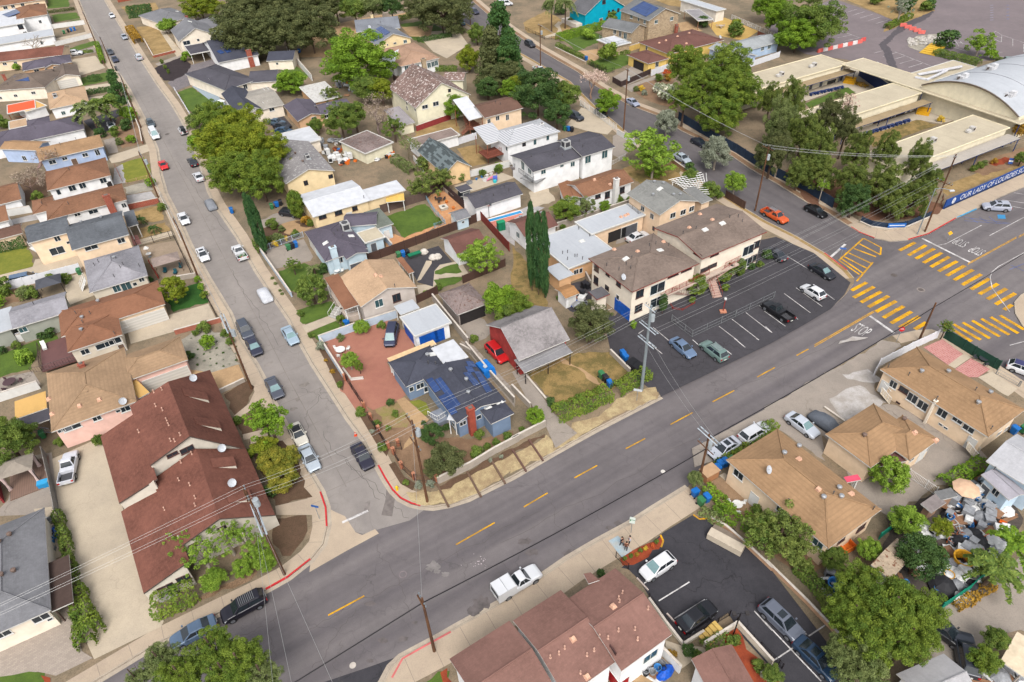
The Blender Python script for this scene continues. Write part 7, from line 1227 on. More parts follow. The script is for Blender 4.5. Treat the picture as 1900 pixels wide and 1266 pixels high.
for x,y,r,p,l in((1642,705,46,'mid','round bush below the red chimney'),(1760,760,40,'mid','bush beside the pale wall'),(1850,720,46,'mid','bush at the wall by the blue house corner'),(1650,815,36,'olive','grey bush inside the pale wall'),(1700,790,36,'mid','green bush inside the pale wall'),(890,620,36,'mid','bush on the thin lawn edge'),(968,650,26,'mid','small bush on the thin lawn'),(1025,545,34,'mid','bush in the brick ring'),(985,465,36,'dark','dark bush at the driveway end'),(770,540,48,'mid','bush beside the front pillar'),(920,800,46,'mid','bush along the sidewalk fence'),(850,670,22,'grey','grey succulent by the fence'),(480,60,45,'grey','agave in the sidewalk strip'),(620,330,30,'mid','bush at the strip end'),(510,150,18,'rust','reddish aloe in the sidewalk strip'),(560,230,22,'rust','second aloe in the sidewalk strip'),(1190,1070,36,'grey','left blue agave at the curved fence'),(1280,1060,36,'grey','right blue agave at the curved fence'),(1100,1050,30,'mid','bush on the curved brick bed'),(1720,880,20,'grey','left agave outside the pale wall'),(1800,855,20,'grey','right agave outside the pale wall'),(1620,840,60,'mid','bush pile by the wall step'),(1230,610,24,'dark','potted bush by the house path'),(1400,650,36,'dark','dark bush under the porch window')):shrub(p,x,y,r,l)
tile(2,2)
hedge([(330,575),(520,500),(700,420)],2.4,1.5,'pine','long clipped hedge between dry lot and verge');hedge([(770,390),(980,270)],2.0,1.4,'pine','hedge from the blue bin to the grey pole');tree('ball','bright',168,560,80,1.6,.9,'round bright bush tree at the end of pale wall');shrub('dark',285,465,42,'dark bush at the corner of the dry lot');shrub('mid',75,660,30,'bush inside the pale wall end');hedge([(1500,930),(1640,855),(1915,695)],.9,.9,'pine','long clipped hedge beside the silver sedan');tree('med','olive',1345,1020,60,1.8,1.0,'lilac flowering bush by the leaning pole');shrub('mid',1690,1030,75,'leafy bush before the large cream house',1);shrub('mid',1800,1250,50,'bush by the cream house steps');hedge([(1430,1110),(1520,1190),(1600,1266)],1.2,1.0,'bright','green hedge edging the brown yard');shrub('mid',1760,1140,40,'hedge bush along the yard path')
tile(3,2)
tree('ball','lime',910,985,130,2.6,.95,'bright yellow green round tree beside the L shaped house');hedge([(1300,1080),(1440,1010),(1580,930)],1.8,1.2,'bright','bright vine hedge along the crowded yard');hedge([(-10,690),(60,655)],1.4,1.3,'pine','end of clipped hedge near the tan roof')
tile(0,3)
for x,y,r,l in((1330,240,110,'left loose tree before the town house gable'),(1480,330,150,'low loose tree before the town house gable'),(1640,190,150,'middle loose tree before the town house gable'),(1800,220,120,'right loose tree by the crossarm pole')):tree('sparse','lime',x,y,r,4,.8,l,group='loose bright trees before the town houses')
tree('airy','lime',1880,300,90,3,1,'leafy bright tree behind the pole foot');tree('med','lime',1940,380,80,1.8,.9,'bright bush around the pole foot');tree('med','lime',1560,520,90,1.3,.7,'bright bush above the stony bed');tree('med','lime',1780,420,80,1.3,.7,'bright bush right of stony bed')
hedge([(1150,740),(1300,690),(1430,620)],2.6,1.7,'pine','thick rounded hedge at the town house corner');hedge([(440,60),(500,260),(530,420),(570,600)],.9,1.4,'mid','white flowering vine hedge along the pale driveway');hedge([(590,640),(630,800),(650,1010)],1.7,1.6,'pine','long clipped hedge between two driveways');hedge([(680,830),(700,930)],1.9,1.7,'pine','bulging hedge end beside the pale driveway')
for x,y,r,l in((1550,1010,130,'tallest leafy tree at the bottom edge'),(1760,1130,170,'large leafy tree at the bottom edge, right of the tallest'),(1180,1120,120,'small leafy tree at bottom left over the road'),(1650,1200,150,'low leafy crown between bottom edge trees'),(1330,1230,150,'wide leafy crown on the bottom photo edge'),(1000,1250,70,'leafy twig crown at bottom left'),(1920,1220,120,'right end crown of the bottom edge trees')):tree('big','pine' if r>125 else 'olive',x,y,r,7,.8,l,group='trees along the bottom edge')
tile(2,3)
tree('med','dark',650,470,34,1,.9,'white flowering bush behind the town house roof');tree('ball','dark',1293,1030,50,1.3,.9,'dark round clipped bush by the stairs');tree('ball','mid',1350,1070,45,1.0,.8,'flatter clipped bush by the stairs');hedge([(1410,1020),(1560,960)],1.3,.9,'mid','shrub row in mulch below the stairs');hedge([(1390,30),(1540,110)],1.2,.8,'olive','low grey green planting by the yellow kerb');shrub('mid',1630,960,45,'bush under the lamp post');shrub('mid',1800,1150,50,'flowering bush in the mulch strip');shrub('flower',1860,1210,50,'white flowering bush in the mulch strip');shrub('rust',1165,1070,45,'brownish bush by the lower path')
for k,(x,y,p)in enumerate(((825,355,'mid'),(875,335,'mid'),(915,325,'rust'),(940,295,'mid'),(980,280,'gold'),(1030,260,'red'),(1060,230,'mid'))):shrub(p,x,y,20,('leftmost','second','third','fourth','fifth','sixth','rightmost')[k]+' bush in the red mulch flower bed',group='flower bed bushes')
hedge([(1500,10),(1640,110)],1.3,1.2,'bright','ivy hedge along the brown yard wall');tree('airy','mid',1830,160,160,3,.8,'loose leafy tree beside the lower lot wall');hedge([(1700,110),(1900,180)],2,1.4,'bright','green vine bank above the lot wall')
tile(3,3)
tree('airy','pepper',120,160,200,4,.8,'broad loose tree at the cream house front');tree('airy','pepper',230,300,130,3,.8,'lower loose tree beside the lot wall');tree('med','mid',500,350,85,2.4,.9,'round tree at the cream house corner');tree('med','dark',1140,340,145,3.6,.95,'dark dense tree between shack and junk heaps');tree('med','lime',760,290,80,2,.8,'bright vine bush left of the shack');tree('med','lime',1040,80,110,2,.7,'bright vine bush above the shack');tree('med','yellow',1295,130,66,2.4,1,'yellow green tree in the junk yard')
for x,y,r,h,l in((700,560,190,5,'upper left crown of the great lower right tree'),(930,720,230,6,'middle crown of the great lower right tree'),(640,760,190,5,'left crown of the great lower right tree'),(1130,760,190,5,'right crown of the great lower right tree'),(800,950,230,5,'lower crown of the great lower right tree'),(1050,930,190,5,'lower right crown of the great lower right tree'),(700,1130,200,4,'bottom crown of the great lower right tree'),(560,1040,120,4,'bottom left crown of the great lower right tree')):tree('big','pine' if h>4 else 'olive',x,y,r*.86,h,.9,l,group='great tree at lower right')
palm(1690,430,160,4,'feathery palm bending over the green fence',20,'mid');palm(1820,250,140,4,'feathery palm at the right edge of the junk yard',18,'bright');tree('med','mid',1680,950,75,2.4,1,'green tree beside the broken shelter');tree('med','pine',1600,1100,90,2.2,.8,'yellow green bush by the dark grey crossover');hedge([(300,480),(240,440),(420,640)],1.4,1.2,'mid','dark ivy bank along the lot wall');hedge([(420,640),(560,860)],1.6,1.3,'pepper','leafy bank between lot wall and great tree');shrub('dark',930,600,60,'dark bush below the shack');hedge([(1400,720),(1650,560)],1.0,.5,'rust','dry weeds along the green fence foot','weeds','weeds');tree('med','mid',60,1210,70,1.6,.8,'bush at bottom by the lower lot wall')
# ================================================================== poles, wires, fences, signs, bins
def hfor(b,t):
 ''
 g_=P(b);lo,hi_=.5,22.0;ty=raw(t)[1]
 for _ in range(40):
  m=(lo+hi_)/2
  if PX((g_.x,g_.y,g_.z+m))[1]>ty:lo=m
  else:hi_=m
 return g_,lo
POLES=[]
def pole(b,t,label,arms=(),steel=False,extra=True,dirn=119):
 q,h=hfor(b,t);h=min(h,15);mt=GREYPOLE if steel else WOODPOLE;root=empty('utility_pole',q,label,'utility pole','utility poles');mb=MB();mb.tube([(0,0,0),(0,0,h)],.24 if steel else .17,mt,10,.15 if steel else .11);mb.build('shaft',root,local=True);u=Vector((math.cos(R(dirn)),math.sin(R(dirn)),0));at=[]
 for dz,half,dbl in arms:
  am=plain((186,196,204),.5)if dbl or steel else WOODPOLE
  for o in((-.22,.22)if dbl else(.16,)):
   v=Vector((-u.y,u.x,0))*o;c=Vector((0,0,h-dz))+v;mb=MB();mb.tube([c-u*half,c+u*half],.08,am,4);mb.build('crossarm',root,local=True)
  for k in(-.95,-.55,.55,.95):
   c=Vector((0,0,h-dz))+u*half*k;mb=MB();mb.lathe([(.05,.05),(.05,.2),(.09,.22),(.05,.3)],plain((120,130,136),.3),c,6);mb.build('insulator',root,local=True);at.append(q+c+Vector((0,0,.3)))
 if extra:mb=MB();mb.lathe([(.3,-.5),(.32,-.45),(.32,.45),(.3,.5)],plain((176,184,188),.5),(.45*u.y,-.45*u.x,h-(2.2 if h>5 else .8)),10);mb.build('transformer',root,local=True)
 POLES.append((q+Vector((0,0,h)),at,u));return len(POLES)-1
def wire(a,b,label,sag=.8,r=.012,m=None,n=10):
 a,b=Vector(a),Vector(b);mb=MB();mb.tube([a.lerp(b,i/n)-Vector((0,0,sag*4*(i/n)*(1-i/n)))for i in range(n+1)],r,m or plain((186,186,184),.5,.3,0),4);o=mb.build('power_cable');return recenter(tag(o,label,'cable','overhead cables'))
def span(i,j,label,sag=.7):
 a,b=POLES[i],POLES[j];A=a[1][:4]or[a[0]]*2;B=b[1][:4]or[b[0]]*2
 for k in range(min(len(A),len(B))):wire(A[k],B[k],label,sag)
tile()
pA=pole((467,722),(405,597),'wooden pole with pale double crossarm by the gravel garden',((.3,2.3,1),));pB=pole((528,1066),(437,872),'wooden pole with long pale double crossarms before brown town houses',((.5,1.0,0),(4.6,2.3,1)));pC=pole((793,931),(757,780),'wooden pole with yellow bands at the corner garden',((.3,1.3,0),(3.8,1.3,0)))
pD=pole((1190,725),(1212,522),'tall grey steel pole at the apartment lot corner',((.4,1.0,0),(3.6,1.6,1),(6,1.6,1)),True);pE=pole((1297,893),(1312,806),'wooden pole with white crossarm beside wheelie bins',((.3,1.6,1),(2.2,1.3,0)));pF=pole((806,1208),(787,1110),'plain wooden pole on the bottom sidewalk',((.5,.8,0),),extra=False);pG=pole((1705,632),(1737,562),'plain wooden pole at the intersection corner',(),extra=False)
pH=pole((1716,430),(1798,227),'tall leaning wooden pole beside the street light',((.6,.2,0),(5.2,1.4,0)),extra=False);pI=pole((1401,391),(1425,272),'orange brown wooden pole beside the orange pickup',((.3,1.3,0),));pJ=pole((1157,241),(1162,128),'wooden pole by the white front wall on right street',((.3,.5,0),));pK=pole((1003,131),(1002,46),'dark wooden pole beside the white pickup, upper right street',((.3,1.0,0),))
L1=[pole(b,t,l,((.2,1.2,0),),extra=k==3)for k,(b,t,l)in enumerate((((178,81),(157,23),'wooden pole highest up the left street'),((211,131),(188,69),'wooden pole beside two dark cars, upper left street'),((262,237),(221,137),'wooden pole behind the palms on left sidewalk'),((294,367),(263,283),'wooden pole by the red car'),((368,515),(329,408),'wooden pole beside the white sedan and dusty patio')))];pM=pole((873,46),(871,-4),'wooden pole at the top of the right street',(),extra=False)
for i,j,l in((pB,pC,'pale cable over the corner garden street'),(pC,pD,'pale cable over the solar house'),(pD,pH,'pale cable over the apartment lot'),(pH,pI,'pale cable between the two school side poles'),(pI,pJ,'pale cable beside the right street'),(pJ,pK,'pale cable along the upper right street'),(pA,L1[4],'pale cable on the left sidewalk'),(L1[4],L1[3],'pale cable between left poles near red car'),(L1[3],L1[2],'pale cable above the left palms'),(L1[2],L1[1],'pale cable along upper left sidewalk'),(L1[1],L1[0],'pale cable at the top of left street')):span(i,j,l)
for k in range(4):
 a=POLES[pB][1][k];d=(a-POLES[pC][1][k]);d.z=0;wire(a,a+d.normalized()*60,'pale cable over the brown town house roof',.8)
 a=POLES[pD][1][4+k];b=POLES[pH][1][4+k]if len(POLES[pH][1])>4+k else POLES[pH][0];wire(a,b,'lower pale cable over the apartment lot',.9);wire(POLES[pH][0]-Vector((0,0,.4*k)),POLES[pH][0]+Vector((50,24,-1-.5*k)),'pale cable past the third school wing',.8)
for k in(0,1,3):a=POLES[pB][1][k];wire(a-Vector((0,0,2)),a+Vector((12+k*3,-34,1)),'thin pale cable crossing the road at bottom',.8)
for k in(0,3):wire(POLES[pD][1][8+k],POLES[pE][1][k],'pale cable crossing the road from steel pole',.6)
wire(POLES[pC][0],POLES[pF][0],'thin cable from corner garden pole to bottom pole',.5);BC=plain((34,30,34),.6,0,0)
for a,b,l in((pF,pE,'thick black cable along the road, middle span'),(pE,pG,'thick black cable along the road to the intersection')):wire(POLES[a][0]-Vector((0,0,.8)),POLES[b][0]-Vector((0,0,2.5 if b==pE else .8)),l,.5,.07,BC)
d=(POLES[pF][0]-POLES[pE][0]);d.z=0;wire(POLES[pF][0]-Vector((0,0,.8)),POLES[pF][0]+d.normalized()*60-Vector((0,0,.8)),'thick black cable along the road, bottom left span',.5,.07,BC);d=POLES[pG][0]-POLES[pE][0];d.z=0;wire(POLES[pG][0]-Vector((0,0,.8)),POLES[pG][0]+d.normalized()*60,'thick black cable over the right intersection',.8,.06,BC)
tile(3,1);q,h=hfor((1115,475),(1245,140));root=empty('street_light',q,'slim grey street light with arm over the corner','street light');mb=MB();mb.tube([(0,0,0),(0,0,h)],.11,GREYPOLE,8,.07);mb.build('shaft',root,local=True);mb=MB();mb.tube([(0,0,h),(1.0,-.6,h+.3),(2.0,-1.2,h+.2)],.05,GREYPOLE,6);mb.build('arm',root,local=True);mb=MB();mb.box(1.7,2.5,-1.5,-1.1,h+.1,h+.28,plain((214,216,220),.4));mb.build('lamp_head',root,local=True)
VIN=plain((236,237,242),.5,0,.05);BLK=groundm('block_wall',(198,186,172),(176,166,154),.6,2,8,.4,.12);BLUV=plain((196,210,226),.7,0,.08);CHN=plain((150,154,156),.5,.4,.05);IRN=plain((38,32,34),.5);GRNS=plain((30,72,58),.8,0,.2,.8);NVS=plain((38,56,78),.8,0,.2,.8);YWL=plain((226,190,110),.9,0,.1)
def fence(kind,pts,h,label,m=None,name=None,cat='fence'):
 q=[P(p)for p in pts];solid=kind in('wall','vinyl','wood','screen');m=m or{'vinyl':VIN,'wood':WOODBR,'wall':BLK,'iron':IRN,'chain':CHN,'screen':NVS}[kind];root=empty(name or{'wall':'garden_wall','vinyl':'vinyl_fence','wood':'board_fence','iron':'iron_fence','chain':'wire_fence','screen':'screened_fence'}[kind],q[0],label,'wall' if kind=='wall' else cat);th=.1 if kind=='wall' else .03;mb=MB();step={'wall':99,'vinyl':2.4,'wood':2.4,'iron':2.2,'chain':3,'screen':3}[kind];posts=[]
 for a,b in zip(q,q[1:]):
  d=b-a;L=max(.05,d.length);u=d/L;n=Vector((-u.y,u.x,0));up=Vector((0,0,1))
  if solid:mb.hexa([a-n*th,b-n*th+u*.01,b+n*th+u*.01,a+n*th],[p+up*h for p in(a-n*th,b-n*th+u*.01,b+n*th+u*.01,a+n*th)],m)
  else:
   for z in((.12,h*.95)if kind=='iron' else(.1,h*.5,h)):mb.tube([a+up*z,b+up*z],.025,m,4)
   for i in range(int(L/(.17 if kind=='iron' else .3))+1):c=a+u*min(L,i*(.17 if kind=='iron' else .3));mb.tube([c+up*.05,c+up*h],.014 if kind=='iron' else .006,m,3,cap=False)
  if kind=='wall':c0=(a+b)/2;mb.obox((c0.x,c0.y,0),u,n,L,th*2+.06,a.z+h+.001,a.z+h+.06,plain((214,204,192),.9))
  else:posts+=[a+u*min(L,i*step)for i in range(int(L/step)+1)]
 mb.build('panel',root)
 for c in(posts+[q[-1]]if kind!='wall' else())[:90]:mp=MB();r=.07 if solid else .04;mp.box(c.x-r,c.x+r,c.y-r,c.y+r,c.z,c.z+h+.08,m);mp.build('post',root)
 return root
for t_,kind,pts,h,label,m in(
((0,0),'wall',[(345,218),(625,180)],1.5,'white wall above the wheelie bins at upper left',WHITE),((0,0),'wall',[(410,340),(680,275)],1.4,'white wall below the bins at upper left',WHITE),((0,0),'iron',[(575,10),(705,330),(770,480)],1.2,'dark fence along the upper left sidewalk',plain((120,70,60),.7)),((0,0),'wall',[(900,640),(1030,960),(1050,1060)],.8,'brown front wall along the left sidewalk by palms',plain((150,100,80),.9)),((0,0),'wall',[(1060,300),(1130,425),(1290,385)],.7,'low brick wall round the dry lawn',BRICKRED),((0,0),'vinyl',[(1285,665),(1395,845)],.9,'white front fence of the small lawn',None),((0,0),'wood',[(870,20),(1180,-40)],1.8,'red brown board fence at the top of left street',plain((160,84,62),.8)),
((1,0),'wall',[(235,385),(415,595)],1.8,'long white wall beside the charcoal garage',WHITE),((1,0),'vinyl',[(1400,1090),(1620,1020)],1.6,'white fence beside the striped roof deck',None),((1,0),'wall',[(1180,965),(1420,880),(1510,840)],1.4,'dark red wall below the pale yellow house',plain((150,58,58),.9)),((1,0),'wall',[(1160,1180),(1230,1270)],1.3,'white wall beside the patchy roof',WHITE),((1,0),'wood',[(1010,590),(1090,650)],1.8,'dark board fence left of the pale yellow house',None),((1,0),'wall',[(930,130),(1090,95)],1.4,'pale wall behind the sandy yard',None),
((0,1),'vinyl',[(75,880),(600,745)],1.7,'long white vinyl fence beside the blue grey minivan',None),((0,1),'wall',[(870,310),(1170,245)],1.2,'red brick wall in front of the chimney house',BRICKRED),((0,1),'wall',[(1290,815),(1445,790)],.9,'pale wall end by the clipped bushes',None),((0,1),'chain',[(1010,570),(1280,500),(1410,775)],1.6,'dark wire fence round the dusty patio',IRN),((0,1),'wall',[(1290,1210),(1625,1118)],.9,'low brick wall between pale driveway and gravel garden',plain((176,108,88),.9)),((0,1),'vinyl',[(60,1290),(440,1155)],1.6,'white fence above the clipped lawn bushes',None),((0,1),'wall',[(50,345),(240,312)],1.5,'white wall between two brown roofs at left',WHITE),((0,1),'iron',[(930,105),(1110,60)],.8,'low front fence of the barred window house',plain((200,160,120),.8)),((0,1),'iron',[(1180,200),(1330,520)],1.1,'white front fence along the left sidewalk',WHITE),((0,1),'iron',[(1530,960),(1600,1100)],1.2,'dark gate at the pale driveway',None),((0,1),'wood',[(1100,690),(1165,800)],.8,'red timber rail beside hip roof house',plain((160,60,50),.8)),
((0,2),'wall',[(-40,470),(300,360)],1.5,'white wall beside the round fire pit',WHITE),((0,2),'wood',[(340,850),(400,1100),(440,1300)],1.7,'weathered grey fence beside white pickup driveway',plain((150,146,140),.8)),((0,2),'wall',[(-40,70),(420,-60)],1.4,'white wall above the green lawn at far left',WHITE),((0,2),'wall',[(1620,395),(1800,310)],.7,'low stone wall by the sandy driveway',None),((0,2),'chain',[(1690,-20),(1830,330)],1.1,'wire fence along the gravel garden sidewalk',None),((0,2),'wall',[(-20,1000),(30,1200)],1.8,'dark red wall at the left photo edge',plain((150,52,56),.9)),
((1,1),'wall',[(40,610),(130,740),(265,935)],1.0,'pale blue wall along the left street lawn',BLUV),((1,1),'wall',[(470,1275),(735,1180),(1035,1085)],1.5,'white wall above the rose driveway',BLUV),((1,1),'wall',[(1300,965),(1560,1290)],1.5,'grey block wall between white garage and old driveway',None),((1,1),'wood',[(920,320),(1240,225),(1350,125)],1.8,'weathered board fence behind the green lawn',plain((100,82,74),.8)),((1,1),'wood',[(830,680),(1010,615),(1620,385)],1.8,'long dark board fence below the terracotta patio',None),((1,1),'wood',[(1350,130),(1620,370)],2.0,'dark board fence right of the terracotta patio',plain((66,50,50),.8)),((1,1),'wood',[(1625,340),(1860,600)],1.9,'red brown board fence beside the pool',plain((128,52,44),.8)),((1,1),'wood',[(1175,985),(1335,910)],1.6,'dark fence behind the white garage',None),((1,1),'wood',[(1520,835),(1830,710)],1.6,'dark board fence below the grass ovals',None),((1,1),'iron',[(350,495),(40,605)],1.2,'pale blue rail fence by the wheelie bins',BLUV),((1,1),'wall',[(1380,155),(1560,310)],.9,'grey wall beside the fire pit patio',None),((1,1),'iron',[(1245,210),(1310,310),(1390,400),(1310,430)],1.0,'light blue patio railing round the lawn corner',plain((130,170,190),.6)),((1,1),'wall',[(1360,110),(1550,60),(1860,-20)],1.5,'white wall behind the concrete patio',WHITE),((1,1),'wall',[(945,520),(1005,590)],1.4,'pale blue side wall by the barbecue',BLUV),
((1,2),'wall',[(480,25),(655,300)],1.1,'white wall along the planted sidewalk strip',BLUV),((1,2),'iron',[(665,305),(795,505)],1.5,'black iron gate across the rose driveway',None),((1,2),'iron',[(830,585),(970,800),(1070,810)],1.3,'black iron fence along the corner garden sidewalk',None),((1,2),'iron',[(1010,840),(1070,950),(1165,1035),(1325,1050)],1.2,'curved black iron fence round the corner garden',None),((1,2),'wall',[(1335,1060),(1580,945),(1750,840),(1930,745)],1.2,'pale rendered wall beside the straw verge',None),((1,2),'wall',[(1545,60),(1700,250),(1899,470)],1.2,'grey block wall beside the solar house',None),((1,2),'wall',[(1500,60),(1590,110)],.8,'short wall by the red car',None),((1,2),'wall',[(790,290),(700,300),(640,220)],.35,'low white kerb round the topiary bed',WHITE),
((2,2),'wall',[(0,765),(245,640)],1.2,'pale rendered wall end beside old driveway',None),((2,2),'wall',[(0,370),(135,510)],1.1,'grey wall between blue house and old driveway',None),((2,2),'wall',[(720,105),(865,250)],.9,'low wall between dry lot and apartment parking',None),((2,2),'wall',[(80,240),(250,440)],.2,'low kerb beside the broken driveway',None),
((2,1),'chain',[(1170,1115),(1320,1230),(1640,1080),(1920,945)],1.3,'wire fence through the apartment lot',None),((2,1),'wood',[(1565,205),(1705,290)],1.6,'dark fence by the peach house front',None),((2,1),'wall',[(330,440),(500,390),(860,270)],1.5,'concrete wall behind the white flat roofs',None),((2,1),'iron',[(1145,960),(1180,1025),(1250,1035),(1340,985)],.4,'red edging round the golden bush',REDT),((2,1),'wall',[(540,790),(575,860)],1.2,'short wall behind the tool shed',None),
((2,0),'iron',[(565,480),(690,545),(750,530)],1.3,'dark fence round the small garden',None),((2,0),'wood',[(738,605),(800,640),(1015,545)],1.5,'dark brown gate and fence on the right street',plain((70,54,52),.8)),((2,0),'vinyl',[(1020,560),(1150,510)],1.7,'white vinyl fence beside brown gate',None),((2,0),'iron',[(500,775),(620,850),(765,960)],1.5,'white lattice fence along the pale driveway',WHITE),((2,0),'wall',[(770,985),(905,1065)],1.2,'white panelled front wall near the pole',WHITE),((2,0),'wall',[(755,410),(970,345)],1.6,'yellow wall beside the stone house driveway',YWL),((2,0),'wall',[(315,365),(540,475)],.8,'low stone wall along the right street',STONE),((2,0),'vinyl',[(1730,500),(1960,420)],1.6,'white fence behind the first school wing',None),((2,0),'iron',[(1610,140),(1920,275)],1.4,'white rail fence at the school parking edge',WHITE),((2,0),'iron',[(100,220),(240,290),(320,290)],1.0,'thin dark fence round the dry palm lawn',None),((2,0),'iron',[(830,1160),(740,1210),(520,1240)],1.0,'white fence beside the charcoal roof house',WHITE),((2,0),'wall',[(1170,1190),(1310,1290)],.8,'brown front wall behind the silver sedan',plain((170,130,100),.9)),((2,0),'wood',[(1800,270),(1960,330)],1.6,'brown board fence by the blue umbrellas',plain((120,70,52),.8)),((2,0),'screen',[(1220,880),(1420,1000),(1640,1120),(1920,1300)],2.0,'dark blue screened fence along the school bank',None),
((3,1),'screen',[(80,55),(300,160),(490,280)],2.0,'blue screened fence behind the black sedan',None),((3,1),'screen',[(700,385),(780,420),(900,435),(1030,420),(1210,345)],1.2,'curved dark blue screen at the school corner',None),((3,1),'wall',[(690,390),(775,428),(900,445),(1035,430),(1215,352)],.35,'curved pale kerb wall at the school corner',CONC),
((3,2),'vinyl',[(795,265),(830,200),(1060,80),(1255,-10)],1.5,'white fence round the long cream house',None),((3,2),'screen',[(1310,-10),(1520,120),(1700,225)],1.7,'dark green screened fence along the corner patio',GRNS),((3,2),'iron',[(1040,1005),(1240,1140)],1.4,'white iron gate beside the yellow green tree',WHITE),((3,2),'wall',[(430,505),(580,610)],.3,'thin kerb beside covered car',CONC),((3,2),'chain',[(1690,255),(1860,350)],1.0,'wire fence round pale corner slab',None),
((2,3),'iron',[(760,355),(850,440)],1.1,'short black rail beside the flower bed',None),((2,3),'iron',[(1000,655),(1130,830),(1255,980),(1590,780)],1.1,'black rail round the lower lot edge',None),((2,3),'iron',[(1640,830),(1900,1120)],1.1,'black rail above the mulch strip',None),((2,3),'wall',[(1000,665),(1125,840),(1250,1000),(1400,905)],.5,'beige retaining wall under the black rail',BEIGE),((2,3),'wall',[(1640,850),(1900,1140)],.9,'beige retaining wall beside the lamp post',BEIGE),((2,3),'wall',[(1400,1010),(1640,860)],1.0,'beige wall below the yellow edged steps',BEIGE),((2,3),'wall',[(1090,1060),(1225,1200)],1.5,'white patio wall with folded ladder',WHITE),((2,3),'wall',[(1450,80),(1560,140),(1700,260),(1900,450)],.6,'low tan wall along the lower lot',plain((206,164,130),.9)),
((3,3),'wall',[(0,395),(300,690),(640,1050)],.6,'low tan wall between lower lot and ivy',plain((206,164,130),.9)),((3,3),'screen',[(1280,735),(1480,600),(1640,450)],1.3,'bright green tarp fence at the junk yard edge',plain((0,140,112),.7)),((3,3),'screen',[(830,220),(955,120)],1.2,'short green tarp fence behind the vine bush',plain((20,150,120),.7)),((3,3),'iron',[(-40,1010),(120,1170)],1.1,'black rail at the bottom lot edge',None)):
 tile(*t_);fence(kind,pts,h,label,m)
tile(1,2)
for x,y,l in((655,300,'brick pillar at the upper end of black gate'),(795,505,'brick pillar at the lower end of black gate'),(845,590,'brick pillar above the garden fence'),(903,680,'second brick pillar of the garden fence'),(975,800,'left brick pillar of the garden gate'),(1045,780,'inner brick pillar of the garden gate'),(1012,840,'right brick pillar of the garden gate'),(1070,945,'brick pillar on the curved fence'),(1162,1025,'brick pillar on the curve above agaves'),(1328,1045,'brick pillar joining the pale wall')):
 c=P((x,y));mb=MB();mb.obox((c.x,c.y,0),(.87,.5),(-.5,.87),.36,.36,.1,1.25,plain((176,112,84),.9));mb.obox((c.x,c.y,0),(.87,.5),(-.5,.87),.44,.44,1.251,1.34,plain((190,130,100),.9));thing(mb,'brick_pillar',l,'pillar','brick pillars of the corner garden')
tile(3,1);a,b=P((1308,292)),P((2060,-45));u=(b-a);u.z=0;L=u.length;u.normalize();n=Vector((u.y,-u.x,0));root=empty('painted_wall',a,'long royal blue wall lettered with the school name','wall');mb=MB();mb.hexa([a,b,b-n*.2,a-n*.2],[p+Vector((0,0,1.9))for p in(a,b,b-n*.2,a-n*.2)],plain((24,74,150),.7,0,.12,.5));mb.build('panel',root);mb=MB();mb.hexa([a+n*.01,b+n*.01,b,a],[p+Vector((0,0,.45))for p in(a+n*.012,b+n*.012,b,a)],plain((20,48,92),.7,0,.1));mb.build('base_band',root)
def along(p):return(P(p,1.0)-a).dot(u)
s0,s1=along((1395,200)),along((1905,-25));o=words('OUR LADY OF LOURDES SCHOOL',(0,0,0),u,1.15,plain((240,240,244),.7,0,0),0,up=(0,0,1),width=(s1-s0)*1.12,name='lettering');o.parent=root;o.location=u*((s0+s1)/2+(s1-s0)*.06)+n*.03+Vector((0,0,1.15));mb=MB();c=a+u*along((1358,225))+n*.02;ring=[c+u*.55*math.cos(k*.5236)+Vector((0,0,1.1+.65*math.sin(k*.5236)))for k in range(12)];mb.face(ring,plain((238,240,244),.7,0,0));mb.build('emblem',root);o=words('S',(0,0,0),u,.8,plain((24,74,150),.7,0,0),0,up=(0,0,1),name='emblem_letter');o.parent=root;o.location=c-a+n*.02+Vector((0,0,1.1))
def sign(p,h,label,shape,m,txt=None,size=.4,face=(-.3,-1,.25),name='road_sign',tm=None):
 q=P(p);root=empty(name,q,label,'sign');mb=MB();mb.tube([(0,0,0),(0,0,h)],.035,GREYPOLE,6);mb.build('post',root,local=True);n=Vector(face).normalized();u=Vector((0,0,1)).cross(n).normalized();v=n.cross(u);c=Vector((0,0,h-size*.4))+n*.05;k={'oct':8,'dia':4,'rect':4}[shape]
 if shape=='rect':ring=[(-size*1.6,-size*.5),(size*1.6,-size*.5),(size*1.6,size*.5),(-size*1.6,size*.5)]if txt is None else[(-size*.7,-size),(size*.7,-size),(size*.7,size),(-size*.7,size)]
 else:off=math.pi/8 if k==8 else 0;ring=[(size*math.cos(2*math.pi*i/k+off),size*math.sin(2*math.pi*i/k+off))for i in range(k)]
 mb=MB();f=[c+u*x+v*y for x,y in ring];bk=[p_-n*.03 for p_ in f];mb.face(f,m);mb.face(bk[::-1],GREYPOLE)
 for i in range(len(f)):mb.face([f[i-1],f[i],bk[i],bk[i-1]][::-1],GREYPOLE)
 mb.build('plate',root,local=True)
 if txt:o=words(txt,(0,0,0),u,size*.5,tm or WHITE,0,up=v,width=size*1.3,name='lettering');o.parent=root;o.location=c+n*.012
